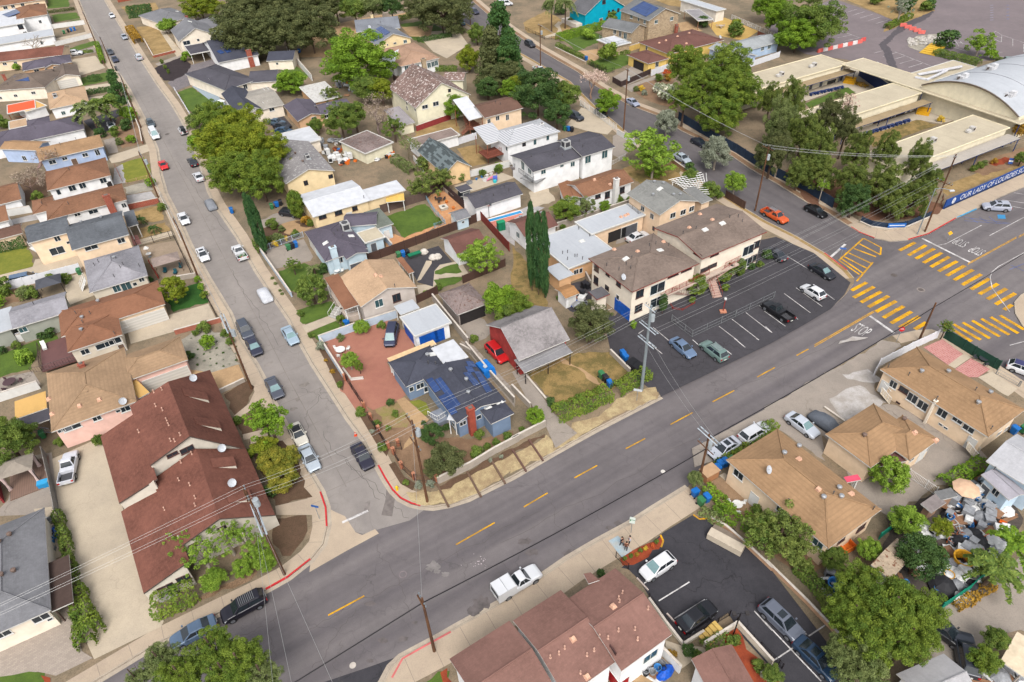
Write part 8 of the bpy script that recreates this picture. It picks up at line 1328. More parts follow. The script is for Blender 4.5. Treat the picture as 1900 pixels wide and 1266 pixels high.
tile(3,1);sign((962,1262),2.6,'red octagonal stop sign on the concrete corner','oct',plain((206,28,40),.5,0,0),'STOP',.42);sign((1335,520),1.7,'yellow diamond warning sign near the red kerb','dia',plain((246,186,30),.5,0,0),None,.42);sign((545,660),2.4,'blue street name sign at the apartment sidewalk corner','rect',plain((60,100,170),.5,0,0),None,.32);tile(2,3);sign((870,172),2.6,'green and white street sign beside the pedestrians','rect',plain((214,224,214),.5,0,0),'P',.45,tm=plain((60,120,80),.6));tile(2,2);sign((915,450),2.2,'small grey road sign before the verge hedge','rect',plain((196,200,204),.5,0,0),None,.35);tile(1,3);sign((465,70),2.6,'blue street name sign on the town house corner','rect',plain((40,90,160),.5,0,0),None,.3);tile(3,0);sign((1790,1215),1.2,'blue and white banner post on the school bank','rect',plain((40,84,160),.6,0,0),'1',.6)
BIN={'blue':plain((26,110,190),.5,0,.08),'green':plain((58,124,78),.5,0,.08),'black':plain((40,40,46),.5,0,.08)}
def bin_(c,p,label,rz=.5):
 q=P(p);k=('bin',c)
 if k not in _cars:
  root=bpy.data.objects.new('wheelie_bin',None);col.objects.link(root);m=BIN[c];mb=MB();mb.hexa([(-.24,-.26,.06),(.24,-.26,.06),(.24,.26,.06),(-.24,.26,.06)],[(-.31,-.36,1.0),(.31,-.36,1.0),(.31,.36,1.0),(-.31,.36,1.0)],m);mb.build('body',root,local=True);mb=MB();mb.hexa([(-.33,-.4,1.005),(.33,-.4,1.005),(.33,.4,1.005),(-.33,.4,1.005)],[(-.28,-.32,1.09),(.28,-.32,1.09),(.28,.34,1.12),(-.28,.34,1.12)],m);mb.build('lid',root,local=True)
  for s in(-1,1):mb=MB();mb.tube([(s*.28,.3,.13),(s*.34,.3,.13)],.13,TYRE,10);mb.build('wheel',root,local=True)
  mb=MB();mb.tube([(-.25,.44,1.02),(.25,.44,1.02)],.03,m,5);mb.build('handle',root,local=True);_cars[k]=root
 else:root=copy_tree(_cars[k])
 root.location=(q.x,q.y,.14);root.rotation_euler.z=rz;root.scale=(1.12,)*3;tag(root,label,'bin','wheelie bins')
for t_,its in(((0,0),(('green',475,250,'green bin, leftmost in row of bins by upper left white wall'),('black',505,240,'black bin in row of bins by upper left white wall'),('blue',528,232,'first blue bin in row by upper left white wall'),('blue',552,226,'end blue bin in row by upper left white wall'),('black',858,520,'lone black bin on the left sidewalk by a pole'),('green',695,1175,'green bin against the blue grey house'),('blue',715,1168,'blue bin against the blue grey house'))),((0,1),(('green',590,770,'green bin at the corner of the hip roof house'),('blue',1705,320,'blue bin on the sidewalk beside cypresses'),('green',1540,22,'green bin on the sidewalk by yellow green trees'))),
((1,1),(('green',120,290,'green bin of the trio by the yellow house'),('blue',157,275,'blue bin of the trio by the yellow house'),('black',185,262,'black bin of the trio by the yellow house'),('green',243,590,'green bin beside blue fence of white chimney house'),('black',272,580,'black bin beside blue fence of white chimney house'),('blue',297,570,'blue bin beside blue fence of white chimney house'),('green',1050,648,'green bin at the dark patio fence'),('blue',1083,640,'blue bin at the dark patio fence'),('black',1115,630,'black bin at the dark patio fence'),('blue',672,1150,'small blue bin below the porch'))),
((2,2),(('green',655,285,'pale green bin on the dry lot'),('black',685,312,'black bin on the dry lot'),('blue',716,350,'blue bin on the dry lot'),('blue',812,130,'left blue bin in the apartment lot corner'),('blue',830,158,'right blue bin in the apartment lot corner'),('blue',1502,975,'lower blue bin beside wooden shed box'),('blue',1525,945,'middle blue bin beside wooden shed box'),('blue',1560,930,'small blue bin beside wooden shed box'),('green',1605,915,'dark green bin at the cream house'),('blue',1340,1150,'blue bin tipped at the driveway corner'),('blue',1425,1190,'second blue bin behind the green one, driveway corner'),('green',1383,1215,'green bin at the driveway corner'))),((3,2),(('blue',1815,690,'blue bin beside the long cream house end'),('green',1880,680,'green bin beside the long cream house end'))),
((0,3),(('black',20,1000,'left black bin below the slate roof'),('black',72,975,'right black bin below the slate roof'),('blue',120,955,'blue bin below the slate roof'))),((0,2),(('green',328,720,'green bin beside grey stair cover'),('blue',240,740,'blue bin beside grey stair cover'))),((2,0),(('blue',545,445,'blue bin at the stone house driveway'),('green',385,960,'green bin behind the charcoal roof house'),('blue',415,965,'blue bin behind the charcoal roof house'),('black',440,970,'black bin behind the charcoal roof house'))),((1,0),(('blue',320,390,'blue bin under the oak clump'),('blue',10,470,'blue bin beside charcoal garage'))),((2,1),(('black',525,870,'left black bin at apartment corner'),('black',552,875,'right black bin at apartment corner'),('black',515,930,'lower black bin at apartment corner')))):
 tile(*t_)
 for c,x,y,l in its:bin_(c,(x,y),l,random.choice((.5,2.07,.4)))
# ================================================================== people
def person(p,ang,shirt,trousers,hair,label,arm='down',stride=.12):
 q=P(p);root=empty('person',(q.x,q.y,.15),label,'person',None,R(ang));V=[];E_=[];Rr=[]
 def ad(c,r,pa=None):
  V.append(c);Rr.append(r)
  if pa is not None:E_.append((pa,len(V)-1))
  return len(V)-1
 pe=ad((0,0,.93),.14);w_=ad((0,0,1.12),.125,pe);ch=ad((.01,0,1.34),.15,w_);nk=ad((.01,0,1.5),.058,ch);ad((.02,0,1.56),.06,nk);hd=ad((.03,0,1.64),.098,len(V)-1);ad((.03,0,1.73),.085,hd);ad((.125,0,1.63),.022,hd)
 for s in(-1,1):ad((.03,s*.1,1.63),.018,hd)
 for s in(-1,1):
  hp=ad((0,s*.1,.88),.1,pe);kn=ad((stride*s*.6+.03,s*.11,.48),.065,hp);an=ad((stride*s,s*.12,.09),.042,kn);ad((stride*s+.15,s*.13,.04),.036,an)
  sh=ad((0,s*.19,1.42),.07,ch);el=ad((-.03,s*.25,1.14),.046,sh);up=arm=='up' and s>0 or arm=='both';wr=ad((.24,s*.13,1.16)if up else(.05,s*.26,.9),.03,el);d=Vector((.8,-s*.5,.25)).normalized()if up else Vector((.15,0,-1)).normalized();pm=Vector(V[wr])+d*.07;pi=ad(tuple(pm),.032,wr);sd=d.cross(Vector((1,0,0)if not up else(0,0,1))).normalized()
  for k in range(4):f1=pm+d*.05+sd*(.026*(k-1.5));a_=ad(tuple(f1),.0095,pi);ad(tuple(f1+d*(.04,.05,.045,.032)[k]+Vector((.012,-s*.012,-.008))),.0085,a_)
  th=ad(tuple(Vector(V[wr])+d*.035+sd*.05),.011,pi);ad(tuple(Vector(V[th])+d*.04+sd*.01),.009,th)
 me=bpy.data.meshes.new('body');me.from_pydata(V,E_,[]);o=bpy.data.objects.new('body',me);col.objects.link(o);md=o.modifiers.new('skin','SKIN')
 for i,r in enumerate(Rr):me.skin_vertices[0].data[i].radius=(r,r*(1.25 if i in(pe,w_,ch)else 1));me.skin_vertices[0].data[i].use_root=i==pe
 sb=o.modifiers.new('sub','SUBSURF');sb.levels=sb.render_levels=2;dg=bpy.context.evaluated_depsgraph_get();m2=bpy.data.meshes.new_from_object(o.evaluated_get(dg));bpy.data.objects.remove(o);b=bpy.data.objects.new('body',m2);col.objects.link(b);b.parent=root;m2.materials.clear()
 for m in(plain((206,156,126),.6),plain(shirt,.9),plain(trousers,.9),plain((226,226,230),.7)):m2.materials.append(m)
 for f in m2.polygons:
  c=f.center;f.material_index=3 if c.z<.1 else 2 if c.z<.95 and abs(c.y)<.22 and c.x<.2 else 1 if c.z<1.47 and not(c.x>.1 and c.z<1.2)and not(abs(c.y)>.2 and c.z<1.12)else 0
  f.use_smooth=True
 mb=MB();mb.lathe([(.098,1.62),(.112,1.68),(.1,1.75),(.05,1.79),(.01,1.795)],plain(hair,.8),(.0,0,0),12);mb.build('hair',root,local=True)
 for s in(-1,1):mb=MB();mb.box(.118,.128,s*.036-.012,s*.036+.012,1.655,1.668,BLACK);mb.build('eye',root,local=True)
 mb=MB();mb.box(.112,.124,-.025,.025,1.578,1.588,plain((150,80,76),.7));mb.build('mouth',root,local=True)
tile(2,3)
person((800,270),-50,(44,34,40),(40,42,52),(50,36,30),'person in dark top and dark trousers, left of the three on the pale blue pad','both',.16);person((832,305),75,(126,82,62),(48,52,66),(70,46,34),'person in brown top with back to camera, lowest of the three','down',.05);person((856,262),190,(206,204,210),(34,34,40),(36,28,26),'person in pale top and black trousers, right of the three','up',.1)
# ================================================================== small things
def item(name,label,cat,build,p,rz=0.0,group=None,z=.14):
 q=P(p,z);mb=MB();build(mb);o=mb.build(name);o.location=(q.x,q.y,z);o.rotation_euler.z=rz;return tag(o,label,cat,group)
def pl(*c):return plain(c,.6,0,.08)
tile(1,2);item('fire_hydrant','yellow fire hydrant on the sidewalk at the red kerb','hydrant',lambda m:(m.lathe([(.17,0),(.17,.05),(.12,.06),(.12,.55),(.16,.56),(.14,.68),(.05,.76)],pl(246,200,20),seg=10),m.tube([(-.22,0,.42),(.22,0,.42)],.07,pl(246,200,20),8),m.tube([(0,0,.42),(0,-.24,.42)],.08,pl(246,200,20),8)),(1037,1105));item('traffic_cone','orange traffic cone at the right kerb of left street','cone',lambda m:(m.box(-.2,.2,-.2,.2,0,.04,pl(226,80,40)),m.lathe([(.15,.04),(.09,.35)],pl(236,84,50),seg=10),m.lathe([(.09,.35),(.07,.45)],WHITE,seg=10),m.lathe([(.07,.45),(.03,.72)],pl(236,84,50),seg=10)),(732,705),z=.02)
def umbrella(m,c,r=1.5,h=2.3):
 m.tube([(0,0,0),(0,0,h)],.03,CHROME,6);m.lathe([(r,h-.45),(r*.55,h-.15),(.05,h)],c,seg=8);m.lathe([(.5,.7),(.5,.74)],WHITE,seg=12);m.lathe([(.3,0),(.3,.06)],GREYPOLE,seg=10)
for t_,x,y,c,r,l in(((3,2),1430,1165,(224,186,154),1.5,'peach patio umbrella in the crowded yard'),((0,1),1100,640,(236,232,226),.5,'closed white umbrella on the dusty patio'),((2,0),1792,392,(130,196,206),1.3,'left round pale blue umbrella by the pool house'),((2,0),1838,380,(150,206,214),1.3,'right round pale blue umbrella by the pool house'),((0,0),1635,795,(230,234,236),1.2,'white umbrella on the pale blue terrace')):tile(*t_);item('patio_umbrella',l,'umbrella',lambda m,c=c,r=r:umbrella(m,plain(c,.8),r),(x,y))
def table(m,c=WHITE,r=.6,ch=3):
 m.lathe([(r,.7),(r,.74)],c,seg=14);m.tube([(0,0,0),(0,0,.7)],.05,c,6)
 for k in range(ch):a=k*6.283/max(1,ch)+.4;x,y=math.cos(a)*(r+.35),math.sin(a)*(r+.35);m.box(x-.22,x+.22,y-.22,y+.22,.4,.45,c);m.box(x*1.2-.2,x*1.2+.2,y*1.2-.03,y*1.2+.03,.4,.85,c);[m.tube([(x+i*.18,y+j*.18,0),(x+i*.18,y+j*.18,.4)],.02,c,4)for i in(-1,1)for j in(-1,1)]
for t_,x,y,c,r,l in(((1,2),625,98,WHITE,.75,'round white table with chairs on the rose driveway'),((2,2),1648,1235,WHITE,.6,'white garden table in the brown yard'),((1,1),1350,235,pl(70,60,58),.6,'dark round table on the terracotta patio'),((3,2),1590,165,pl(60,64,70),.6,'dark table on the pink patio'),((0,2),85,335,pl(84,62,66),.9,'round fire pit with white cover at the left'),((1,1),600,765,WHITE,.5,'small white table at the porch side'),((2,0),1530,205,pl(196,180,168),.8,'pale picnic table on the yellow patio')):tile(*t_);item('garden_table',l,'table',lambda m,c=c,r=r:table(m,c,r),(x,y))
def gazebo(p,L,W,h,roofm_,postm,label,rz,slope=.25,curtain=None,rise=True):
 q=P(p);root=empty('gazebo',(q.x,q.y,.14),label,'gazebo',None,R(rz));mb=MB();k=[(-L/2,-W/2,h),(L/2,-W/2,h),(L/2,W/2,h),(-L/2,W/2,h)];t=[(x*.12,y*.12,h+(slope*W if rise else .02))for x,y,_ in k];mb.add(k+t,[(0,1,5,4),(1,2,6,5),(2,3,7,6),(3,0,4,7),(4,5,6,7),(3,2,1,0)],roofm_);mb.build('canopy',root,local=True)
 for x in(-1,1):
  for y in(-1,1):
   mb=MB();mb.box(x*L*.46-.05,x*L*.46+.05,y*W*.46-.05,y*W*.46+.05,0,h,postm);mb.build('post',root,local=True)
   if curtain:mb=MB();mb.lathe([(.28,.05),(.16,1.0),(.26,h-.05)],curtain,(x*L*.42,y*W*.42,0),8);mb.build('curtain',root,local=True)
tile(0,1);gazebo((400,900),4,3.4,2.3,plain((74,76,84),.7),BLACK,'black gazebo with peaked canopy beside white fence',28);gazebo((1250,740),4.6,3.2,2.4,plain((150,134,126),.9,0,.15),pl(110,80,64),'brown canopied shelter over teal chairs on the dusty patio',28);
for x,y,l in((1215,755,'left teal chair under brown shelter'),(1290,765,'middle teal chair under brown shelter'),(1330,720,'right teal chair under brown shelter')):item('patio_chair',l,'chair',lambda m:(m.box(-.3,.3,-.3,.3,.3,.42,pl(36,92,104)),m.box(-.3,.3,.24,.32,.42,.95,pl(36,92,104)),m.box(-.26,.26,-.26,.26,.02,.3,pl(50,60,64))),(x,y))
tile(0,2);gazebo((190,1020),3.8,3.2,2.5,plain((150,140,128),.9,0,.12),pl(70,60,56),'tan curtained gazebo on a timber deck at far left',24,curtain=pl(220,196,190));item('cool_box','bright blue box on the deck beside the curtained gazebo','box',lambda m:(m.box(-.6,.6,-.4,.4,0,.7,pl(40,150,210)),m.box(-.63,.63,-.43,.43,.7,.82,pl(60,170,226))),(330,1075),.4)
def slabthing(name,label,cat,A,B,C,z0,z1,m,legs=None):
 h_=House(label,name,cat);h_.box('top',A,B,C,z0,z1,m);return h_
d_=slabthing('timber_deck','raised reddish timber deck with dark railing beside the lawn','deck',(310,235),(575,150),(290,40),.9,1.1,DECKM);d_.rail([(235,245),(310,235),(570,150)],1.1,1.0,pl(76,56,54));d_.rail([(290,60),(310,230)],1.1,1.0,pl(76,56,54));slabthing('timber_deck','timber floor under the curtained gazebo','deck',(75,1190),(370,1060),(250,890),.12,.3,stripem('grey_deck',(150,120,104),(124,100,88),.2));item('deck_chair','white lounger on the reddish timber deck','chair',lambda m:(m.box(-.3,.3,-.7,.3,.3,.38,WHITE),m.hexa([(-.3,.3,.3),(.3,.3,.3),(.3,.36,.3),(-.3,.36,.3)],[(-.3,.7,.95),(.3,.7,.95),(.3,.76,.95),(-.3,.76,.95)],WHITE),m.box(-.28,.28,-.6,-.5,0,.3,WHITE),m.box(-.28,.28,.2,.3,0,.3,WHITE)),(330,62),.6,z=1.12)
tile(1,1);o=House('turquoise lap pool with coral paving beside white building','swimming_pool','pool',base=24);o.box('pool_edge',(1690,390),(1960,315),(1680,365),.05,.26,pl(232,226,220));o.box('water',(1700,384),(1955,317),(1692,370),.05,.275,plain((40,150,210),.08,0,.1,.8));item('basketball_hoop','black basketball hoop beside the pool','hoop',lambda m:(m.tube([(0,0,0),(0,0,3)],.05,BLACK,6),m.box(-.6,.6,-.34,-.3,2.7,3.5,pl(90,92,98)),m.tube([(.22*math.cos(k*.628),-.55+.22*math.sin(k*.628),2.9)for k in range(11)],.02,pl(220,90,40),5)),(1712,350));item('garden_cabinet','green storage cabinet beside the pool','cabinet',lambda m:(m.box(-.7,.7,-.5,.5,0,1.7,pl(20,130,90)),m.box(-.75,.75,-.55,.55,1.7,1.8,pl(30,150,104)),m.box(-.02,.02,-.53,-.5,.1,1.6,BLACK)),(1800,440),.4)
item('play_slide','pink and turquoise play slide on the concrete patio','slide',lambda m:(m.hexa([(-1.4,-.3,.05),(0,-.3,.9),(0,.3,.9),(-1.4,.3,.05)],[(-1.4,-.3,.15),(0,-.3,1.0),(0,.3,1.0),(-1.4,.3,.15)],pl(236,120,160)),m.box(0,.9,-.4,.4,0,.95,pl(90,110,200)),m.tube([(.9,0,0),(.9,0,1.8)],.06,pl(120,90,190),6),m.lathe([(.35,0),(.4,.5)],pl(60,200,206),(.4,-.9,0),10)),(1740,80));item('covered_table','long table under a green cloth by dark fence','table',lambda m:(m.box(-1.2,1.2,-.45,.45,.62,.78,pl(20,120,84)),m.box(-1.15,1.15,-.4,.4,.1,.62,pl(60,70,66))),(1165,640),.5);item('fire_table','pale square fire table on the terracotta patio','table',lambda m:(m.box(-.7,.7,-.7,.7,.1,.55,pl(196,186,170)),m.box(-.8,.8,-.8,.8,.55,.65,pl(214,206,192)),m.box(-.3,.3,-.3,.3,.65,.68,pl(90,86,82))),(1378,290),.4)
for x,y,l in((1270,490,'left dark planter on the terracotta patio'),(1400,245,'terracotta pot by the patio fence'),(1450,290,'second terracotta pot by the patio fence'),(1345,190,'orange chiminea in the patio corner')):item('garden_pot',l,'pot',lambda m:m.lathe([(.2,0),(.36,.5),(.3,.55)],pl(210,120,50)if x>1300 else pl(84,60,60),seg=10),(x,y))
for x,y,l in((1235,615,'large pale boulder on the dark patio'),(1300,655,'second pale boulder on the dark patio'),(1335,650,'tall pale boulder on the dark patio')):item('boulder',l,'rock',lambda m:m.lathe([(.7,0),(.85,.3),(.55,.75),(.2,.9)],plain((206,198,188),.9,0,.2),seg=7),(x,y))
tile(1,2);item('water_tank','bright blue covered tank beside the grey block wall','tank',lambda m:(m.hexa([(-1,-1.5,0),(1,-1.5,0),(1,1.5,0),(-1,1.5,0)],[(-.9,-1.3,1.3),(.9,-1.3,1.3),(.9,1.3,1.1),(-.9,1.3,1.1)],plain((22,120,208),.5,0,.2,2)),m.lathe([(.3,1.3),(.3,1.5)],pl(196,204,214),(-.2,-.4,0),12)),(1685,235),.5);tile(2,2);item('skip','black lidded refuse skip in the apartment lot','skip',lambda m:(m.hexa([(-1.0,-.6,.1),(1.0,-.6,.1),(1.0,.6,.1),(-1.0,.6,.1)],[(-1.1,-.75,1.2),(1.1,-.75,1.2),(1.1,.75,1.35),(-1.1,.75,1.35)],pl(44,44,50)),m.box(-1.12,-.03,-.78,.78,1.36,1.42,pl(30,30,34)),m.box(.03,1.12,-.78,.78,1.36,1.42,pl(30,30,34))),(898,225),-.9);item('timber_box','wooden storage box beside the blue bins','box',lambda m:(m.box(-1.0,1.0,-.7,.7,0,1.3,stripem('box_boards',(206,150,106),(176,122,84),.2)),m.box(-1.08,1.08,-.78,.78,1.3,1.38,pl(196,160,124))),(1440,1010),.5)
for k,(x,y)in enumerate(((1365,1135),(1600,1065),(1775,970))):tile(1,2);item('verge_timber',('left','middle','right')[k]+' weathered timber across the straw verge below pale wall','timber',lambda m:m.box(-.12,.12,-2.2,2.2,0,.2,pl(116,92,76)),(x,y),.42)
for k,(x,y)in enumerate(((52,890),(175,815))):tile(2,2);item('verge_timber',('left','right')[k]+' weathered timber on the verge near the wall end','timber',lambda m:m.box(-.12,.12,-2.0,2.0,0,.2,pl(110,80,70)),(x,y),.42)
tile(2,3)
for x,y,l in((955,548,'upper concrete wheel stop in the lower lot'),(1178,812,'lower concrete wheel stop in the lower lot')):item('wheel_stop',l,'wheel stop',lambda m:m.hexa([(-.9,-.09,0),(.9,-.09,0),(.9,.09,0),(-.9,.09,0)],[(-.88,-.06,.13),(.88,-.06,.13),(.88,.06,.13),(-.88,.06,.13)],pl(206,190,180)),(x,y),-1.0,z=.185)
item('concrete_ramp','concrete block and ramp at the edge of lower lot','ramp',lambda m:(m.box(-2.0,2.0,-1.0,.1,0,.9,pl(206,192,172)),m.hexa([(-2,.11,0),(2,.11,0),(2,1.2,0),(-2,1.2,0)],[(-2,.11,.55),(2,.11,.55),(2,1.2,.3),(-2,1.2,.3)],pl(150,136,122))),(1570,235),-.68);q,hl=hfor((1620,915),(1670,760));item('lamp_post','tall black twin lamp post at the mulch strip','lamp post',lambda m:(m.tube([(0,0,0),(0,0,hl)],.07,BLACK,8),m.tube([(-.6,0,hl-.1),(.6,0,hl-.1)],.04,BLACK,6),m.box(-.8,-.45,-.2,.2,hl-.15,hl+.02,pl(60,56,56)),m.box(.45,.8,-.2,.2,hl-.15,hl+.02,pl(60,56,56))),(1620,915));h_=House('yellow edged concrete steps between beige walls','steps','steps');h_.stairs((1395,970),.2,(1520,850),1.1,1.3,pl(214,180,100));tile(2,1);item('lamp_post','short red post with globe lamp in the apartment lot','lamp post',lambda m:(m.box(-.5,.5,-.4,.4,0,.25,pl(206,140,110)),m.tube([(0,0,.2),(0,0,2.4)],.07,REDT,6),m.lathe([(.05,2.4),(.22,2.55),(.2,2.75),(.05,2.85)],WHITE,seg=10)),(1548,1045))
for t_,x,y,r,l in(((0,3),360,190,1.2,'crumpled blue tarp beside the pergola patio'),((2,3),1120,1195,.9,'crumpled blue tarp on the walled patio'),((2,1),465,985,.9,'blue tarp on rubbish by the tool shed')):
 tile(*t_);rg=random.Random(l);item('tarp',l,'tarp',lambda m:m.lathe([(r,0),(r*.8,.35),(r*.5,.55),(.1,.65)],plain((16,84,190),.5,0,.3,3),seg=9),(x,y),rg.random());col.objects[-1].scale=(1.3,.7,1)
tile(2,1);h_=House('white timber lattice pergola leaning over the peach house terrace','pergola','pergola',base=20);mb=MB()
for k in range(11):mb.tube([P((1150+k*16,75+k*9),3.0),P((1390+k*6,20+k*16),3.4)],.07,WHITE,4);mb.tube([P((1175+k*25,65-k*4),3.05),P((1290+k*14,165-k*8),3.05)],.07,WHITE,4)
h_.part('lattice',mb);
for p in((1180,90),(1300,150),(1380,40)):c=P(p,3.0);mb=MB();mb.box(c.x-.07,c.x+.07,c.y-.07,c.y+.07,.1,3.0,WHITE);h_.part('post',mb)
tile(3,0)
def row(n,a,b,f):
 for k in range(n):t=k/max(1,n-1);f(k,(a[0]+(b[0]-a[0])*t,a[1]+(b[1]-a[1])*t))
BR=lambda c:lambda m:m.hexa([(-.95,-.3,0),(.95,-.3,0),(.95,.3,0),(-.95,.3,0)],[(-.95,-.12,1.0),(.95,-.12,1.0),(.95,.12,1.0),(-.95,.12,1.0)],c);PK=plain((226,110,100),.5)
row(5,(1010,195),(1145,248),lambda k,p:item('barrier','salmon pink barrier in the diagonal row closing the wet lane','barrier',BR(PK),p,-.25,'pink barriers across the wet lane'));row(9,(400,383),(690,318),lambda k,p:item('barrier','pale pink or white barrier in the row by the fence corner','barrier',BR(PK if k%2==0 else pl(232,222,220)),p,.45,'barriers in the fence corner row'));item('barrier','longer red barrier at the end of fence corner row','barrier',BR(pl(214,88,84)),(715,303),.45)
row(5,(345,700),(545,655),lambda k,p:item('lunch_table','navy lunch bench on the green courtyard walkway','bench',lambda m:(m.box(-1.1,1.1,-.3,.3,.6,.68,NAVYW),m.box(-1.1,1.1,-.6,-.4,.38,.43,NAVYW),m.box(-.8,-.7,-.5,.3,0,.6,NAVYW),m.box(.7,.8,-.5,.3,0,.6,NAVYW)),p,.45,'navy benches by green courtyard'));row(6,(740,990),(1030,900),lambda k,p:item('lunch_table','navy lunch bench on the dry courtyard walkway','bench',lambda m:(m.box(-1.1,1.1,-.3,.3,.6,.68,NAVYW),m.box(-1.1,1.1,-.6,-.4,.38,.43,NAVYW),m.box(-.8,-.7,-.5,.3,0,.6,NAVYW),m.box(.7,.8,-.5,.3,0,.6,NAVYW)),p,.45,'navy benches by dry courtyard'))
for x,y,l in((615,610,'yellow bench stand at the end of green courtyard'),(1155,838,'yellow bench stand at the end of dry courtyard')):item('bench',l,'bench',lambda m:[m.box(-1.4,1.4,-.9+k*.45,-.5+k*.45,k*.35,.1+k*.35+.3,pl(226,170,30))for k in range(4)],(x,y),-.6)
h_=House('yellow painted steps between rocks and shrubs in school parking','steps','steps');h_.stairs((1185,400),.2,(1275,325),1.2,4.2,pl(226,182,60));rg=random.Random(2)
for k in range(60):x=rg.uniform(1050,1290);y=300+rg.uniform(-28,28)+(1170-x)*.12;s=rg.uniform(.35,.8);item('rock','pale grey rock in the rock bed of the school parking','rock',lambda m:m.lathe([(s,0),(s*1.1,s*.3),(s*.6,s*.8),(.05,s*.9)],plain((186,180,172),.9,0,.25),seg=6),(x,y),rg.random()*6,'rocks of the parking rock bed')
tile(3,1);item('school_banner','blue banner with white edging on the curved school screen','banner',lambda m:(m.box(-1.6,1.6,-.05,.03,.5,1.3,pl(30,110,196)),m.box(-1.4,1.4,-.07,-.051,.82,.98,pl(236,238,244))),(955,440),-.05)
# ================================================================== crowded yards
JC={'white':(222,222,220),'grey':(150,152,156),'black':(42,42,46),'blue':(60,130,196),'orange':(234,120,40),'brown':(150,112,84),'yellow':(240,176,40),'teal':(40,160,130),'rusty':(166,92,60)}
def junk(kind,c):
 m=plain(JC[c],.7,0,.2,3);b=MB()
 if kind=='tub':b.lathe([(.24,0),(.34,.5),(.36,.52),(.3,.5),(.22,.08)],m,seg=12)
 elif kind=='crate':[b.box(x0,x1,y0,y1,0,.45,m)for x0,x1,y0,y1 in((-.4,.4,-.3,-.26),(-.4,.4,.26,.3),(-.4,-.36,-.26,.26),(.36,.4,-.26,.26))];b.box(-.36,.36,-.26,.26,.02,.12,m)
 elif kind=='plank':b.box(-1.3,1.3,-.11,.11,.0,.06,m);b.box(-1.1,1.2,.13,.3,0,.05,m)
 elif kind=='panel':b.hexa([(-.8,-.5,.1),(.8,-.5,.1),(.8,.5,.3),(-.8,.5,.3)],[(-.8,-.5,.15),(.8,-.5,.15),(.8,.5,.35),(-.8,.5,.35)],m);b.box(-.7,.7,-.4,.4,0,.1,m)
 elif kind=='appliance':b.box(-.4,.4,-.4,.4,0,1.0,m);b.box(-.42,.42,-.42,.42,1.0,1.06,m);b.box(-.3,.3,-.43,-.4,.2,.8,BLACK)
 elif kind=='kayak':b.hexa([(-1.2,-.3,.0),(1.2,-.3,0),(1.2,.3,0),(-1.2,.3,0)],[(-1.3,-.36,.3),(1.3,-.36,.3),(1.3,.36,.3),(-1.3,.36,.3)],m);b.hexa([(1.2,-.3,0),(1.9,-.03,.12),(1.9,.03,.12),(1.2,.3,0)],[(1.3,-.36,.3),(2.0,-.04,.3),(2.0,.04,.3),(1.3,.36,.3)],m);b.hexa([(-1.9,-.03,.12),(-1.2,-.3,0),(-1.2,.3,0),(-1.9,.03,.12)],[(-2.0,-.04,.3),(-1.3,-.36,.3),(-1.3,.36,.3),(-2.0,.04,.3)],m)
 elif kind=='tyre':b.tube([(.3*math.cos(k*.5236),.3*math.sin(k*.5236),.1)for k in range(13)],.1,TYRE,6)
 elif kind=='heap':b.lathe([(.8,0),(.9,.2),(.6,.5),(.15,.7)],m,seg=8)
 return b
_jk={}
def scatter(t_,poly,n,where,seed,kinds):
 tile(*t_);rg=random.Random(seed);xs=[p[0]for p in poly];ys=[p[1]for p in poly];k=0
 while k<n:
  x,y=rg.uniform(min(xs),max(xs)),rg.uniform(min(ys),max(ys));ins=False
  for(x1,y1),(x2,y2)in zip(poly,poly[1:]+poly[:1]):
   if(y1>y)!=(y2>y)and x<(x2-x1)*(y-y1)/(y2-y1)+x1:ins=not ins
  if not ins:continue
  kd,c=rg.choice(kinds);
  if(kd,c)not in _jk:o=junk(kd,c).build('junk_'+kd);_jk[(kd,c)]=o.data;bpy.data.objects.remove(o)
  o=bpy.data.objects.new({'heap':'rubbish_heap','panel':'scrap_board'}.get(kd,kd),_jk[(kd,c)]);col.objects.link(o);q=P((x,y),.15);s=rg.uniform(.75,1.35);o.location=(q.x,q.y,.15+rg.choice((0,0,.25)));o.rotation_euler.z=rg.uniform(0,6.3);o.scale=(s,)*3;tag(o,'%s %s lying among the clutter of %s'%(c,kd,where),kd,'%s %s items of %s'%(c,kd,where));k+=1
KJ=[('tub','white'),('tub','grey'),('tub','blue'),('tub','black'),('crate','white'),('crate','grey'),('plank','white'),('plank','brown'),('panel','white'),('panel','grey'),('panel','white'),('appliance','white'),('appliance','grey'),('tyre','black'),('heap','grey'),('heap','white'),('heap','black'),('crate','rusty'),('crate','orange'),('panel','brown')]
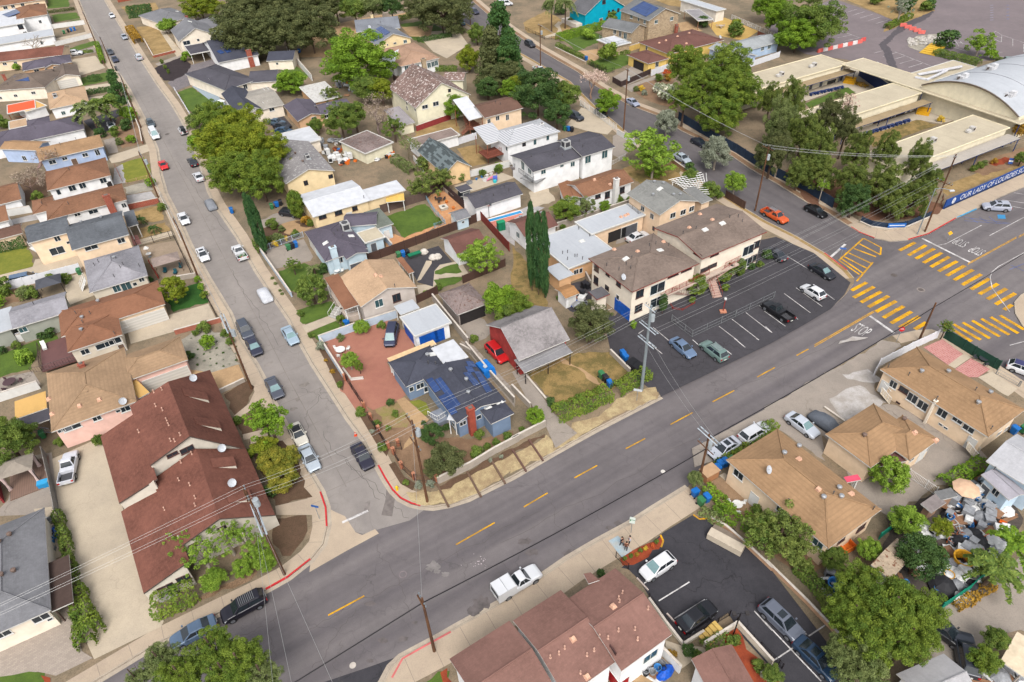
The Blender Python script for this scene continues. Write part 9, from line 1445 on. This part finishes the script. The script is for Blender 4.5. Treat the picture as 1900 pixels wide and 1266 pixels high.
scatter((3,3),[(1310,20),(1400,-90),(1760,-40),(1800,120),(1740,330),(1400,640),(1220,600),(1290,420),(1360,200)],270,'the lower right junk yard',5,KJ);scatter((3,3),[(1000,220),(1200,120),(1280,240),(1000,640),(980,560)],26,'the shack side',6,KJ);scatter((3,2),[(1450,1110),(1620,1010),(1800,1190),(1720,1266),(1480,1266)],40,'the yard behind the pale blue house',7,KJ);scatter((1,0),[(440,1040),(690,1020),(740,1200),(600,1240),(500,1180)],60,'the back yard scrap pile',8,KJ+[('panel','rusty'),('crate','orange')]);scatter((1,0),[(780,1110),(960,1060),(1040,1150),(840,1190)],24,'the derelict outbuilding',9,KJ+[('crate','orange')]);scatter((3,3),[(430,460),(560,430),(520,640),(430,600)],12,'the cream house corner',10,KJ);scatter((0,3),[(300,100),(400,60),(440,330),(330,370)],14,'the pergola patio',11,KJ[:8]);scatter((2,1),[(410,960),(520,940),(560,1010),(440,1050)],14,'the tool shed corner',12,KJ);scatter((1,1),[(880,1000),(1000,960),(1010,1040),(900,1070)],8,'the side yard by white garage',13,KJ[:6]);scatter((2,3),[(960,1150),(1100,1100),(1120,1230),(980,1260)],10,'the walled town house patio',14,KJ[:8]);scatter((3,3),[(1540,1190),(1893,1120),(1893,1266),(1560,1266)],18,'the broken shelter',15,KJ+[('plank','teal')]);scatter((1,0),[(560,590),(700,600),(720,700),(640,710)],18,'the yard behind peeling white roof',16,KJ);scatter((1,1),[(1480,60),(1640,40),(1820,20),(1640,110),(1540,130)],10,'the concrete play patio',17,KJ[:6])
tile(3,3)
for kd,c,x,y,rz,s,l in(('kayak','orange',1545,160,.5,1,'orange kayak on top of the junk'),('kayak','teal',1595,180,.5,1,'teal kayak beside the orange one'),('kayak','orange',1725,255,1.2,.8,'orange kayak standing at the right of junk yard'),('tub','yellow',1428,400,0,3.0,'huge yellow orange tub in the junk yard'),('tub','yellow',1335,492,0,1.6,'smaller yellow tub in the junk yard'),('crate','orange',590,275,.4,2.0,'bright orange crate beside the cream house wall'),('tub','blue',500,570,0,2.2,'tall blue barrel by the ivy wall'),('heap','black',1300,560,.3,1.7,'large dark grey cover spread at the junk yard corner'),('heap','brown',1680,190,.3,1.6,'brown netted mound in the junk yard')):
 o=junk(kd,c).build({'heap':'cover','tub':'barrel'}.get(kd,kd));q=P((x,y),.5);o.location=(q.x,q.y,.16);o.rotation_euler.z=rz;o.scale=(s,)*3;tag(o,l,kd)
h_=House('broken timber shelter with pale sheets at lower right edge','shelter','shelter',base=40);h_.w((1720,1110),(1893,1230),(1860,905),2.4,'flat',plain((224,206,178),.9,0,.12),None,wall=False,posts=pl(190,180,170))
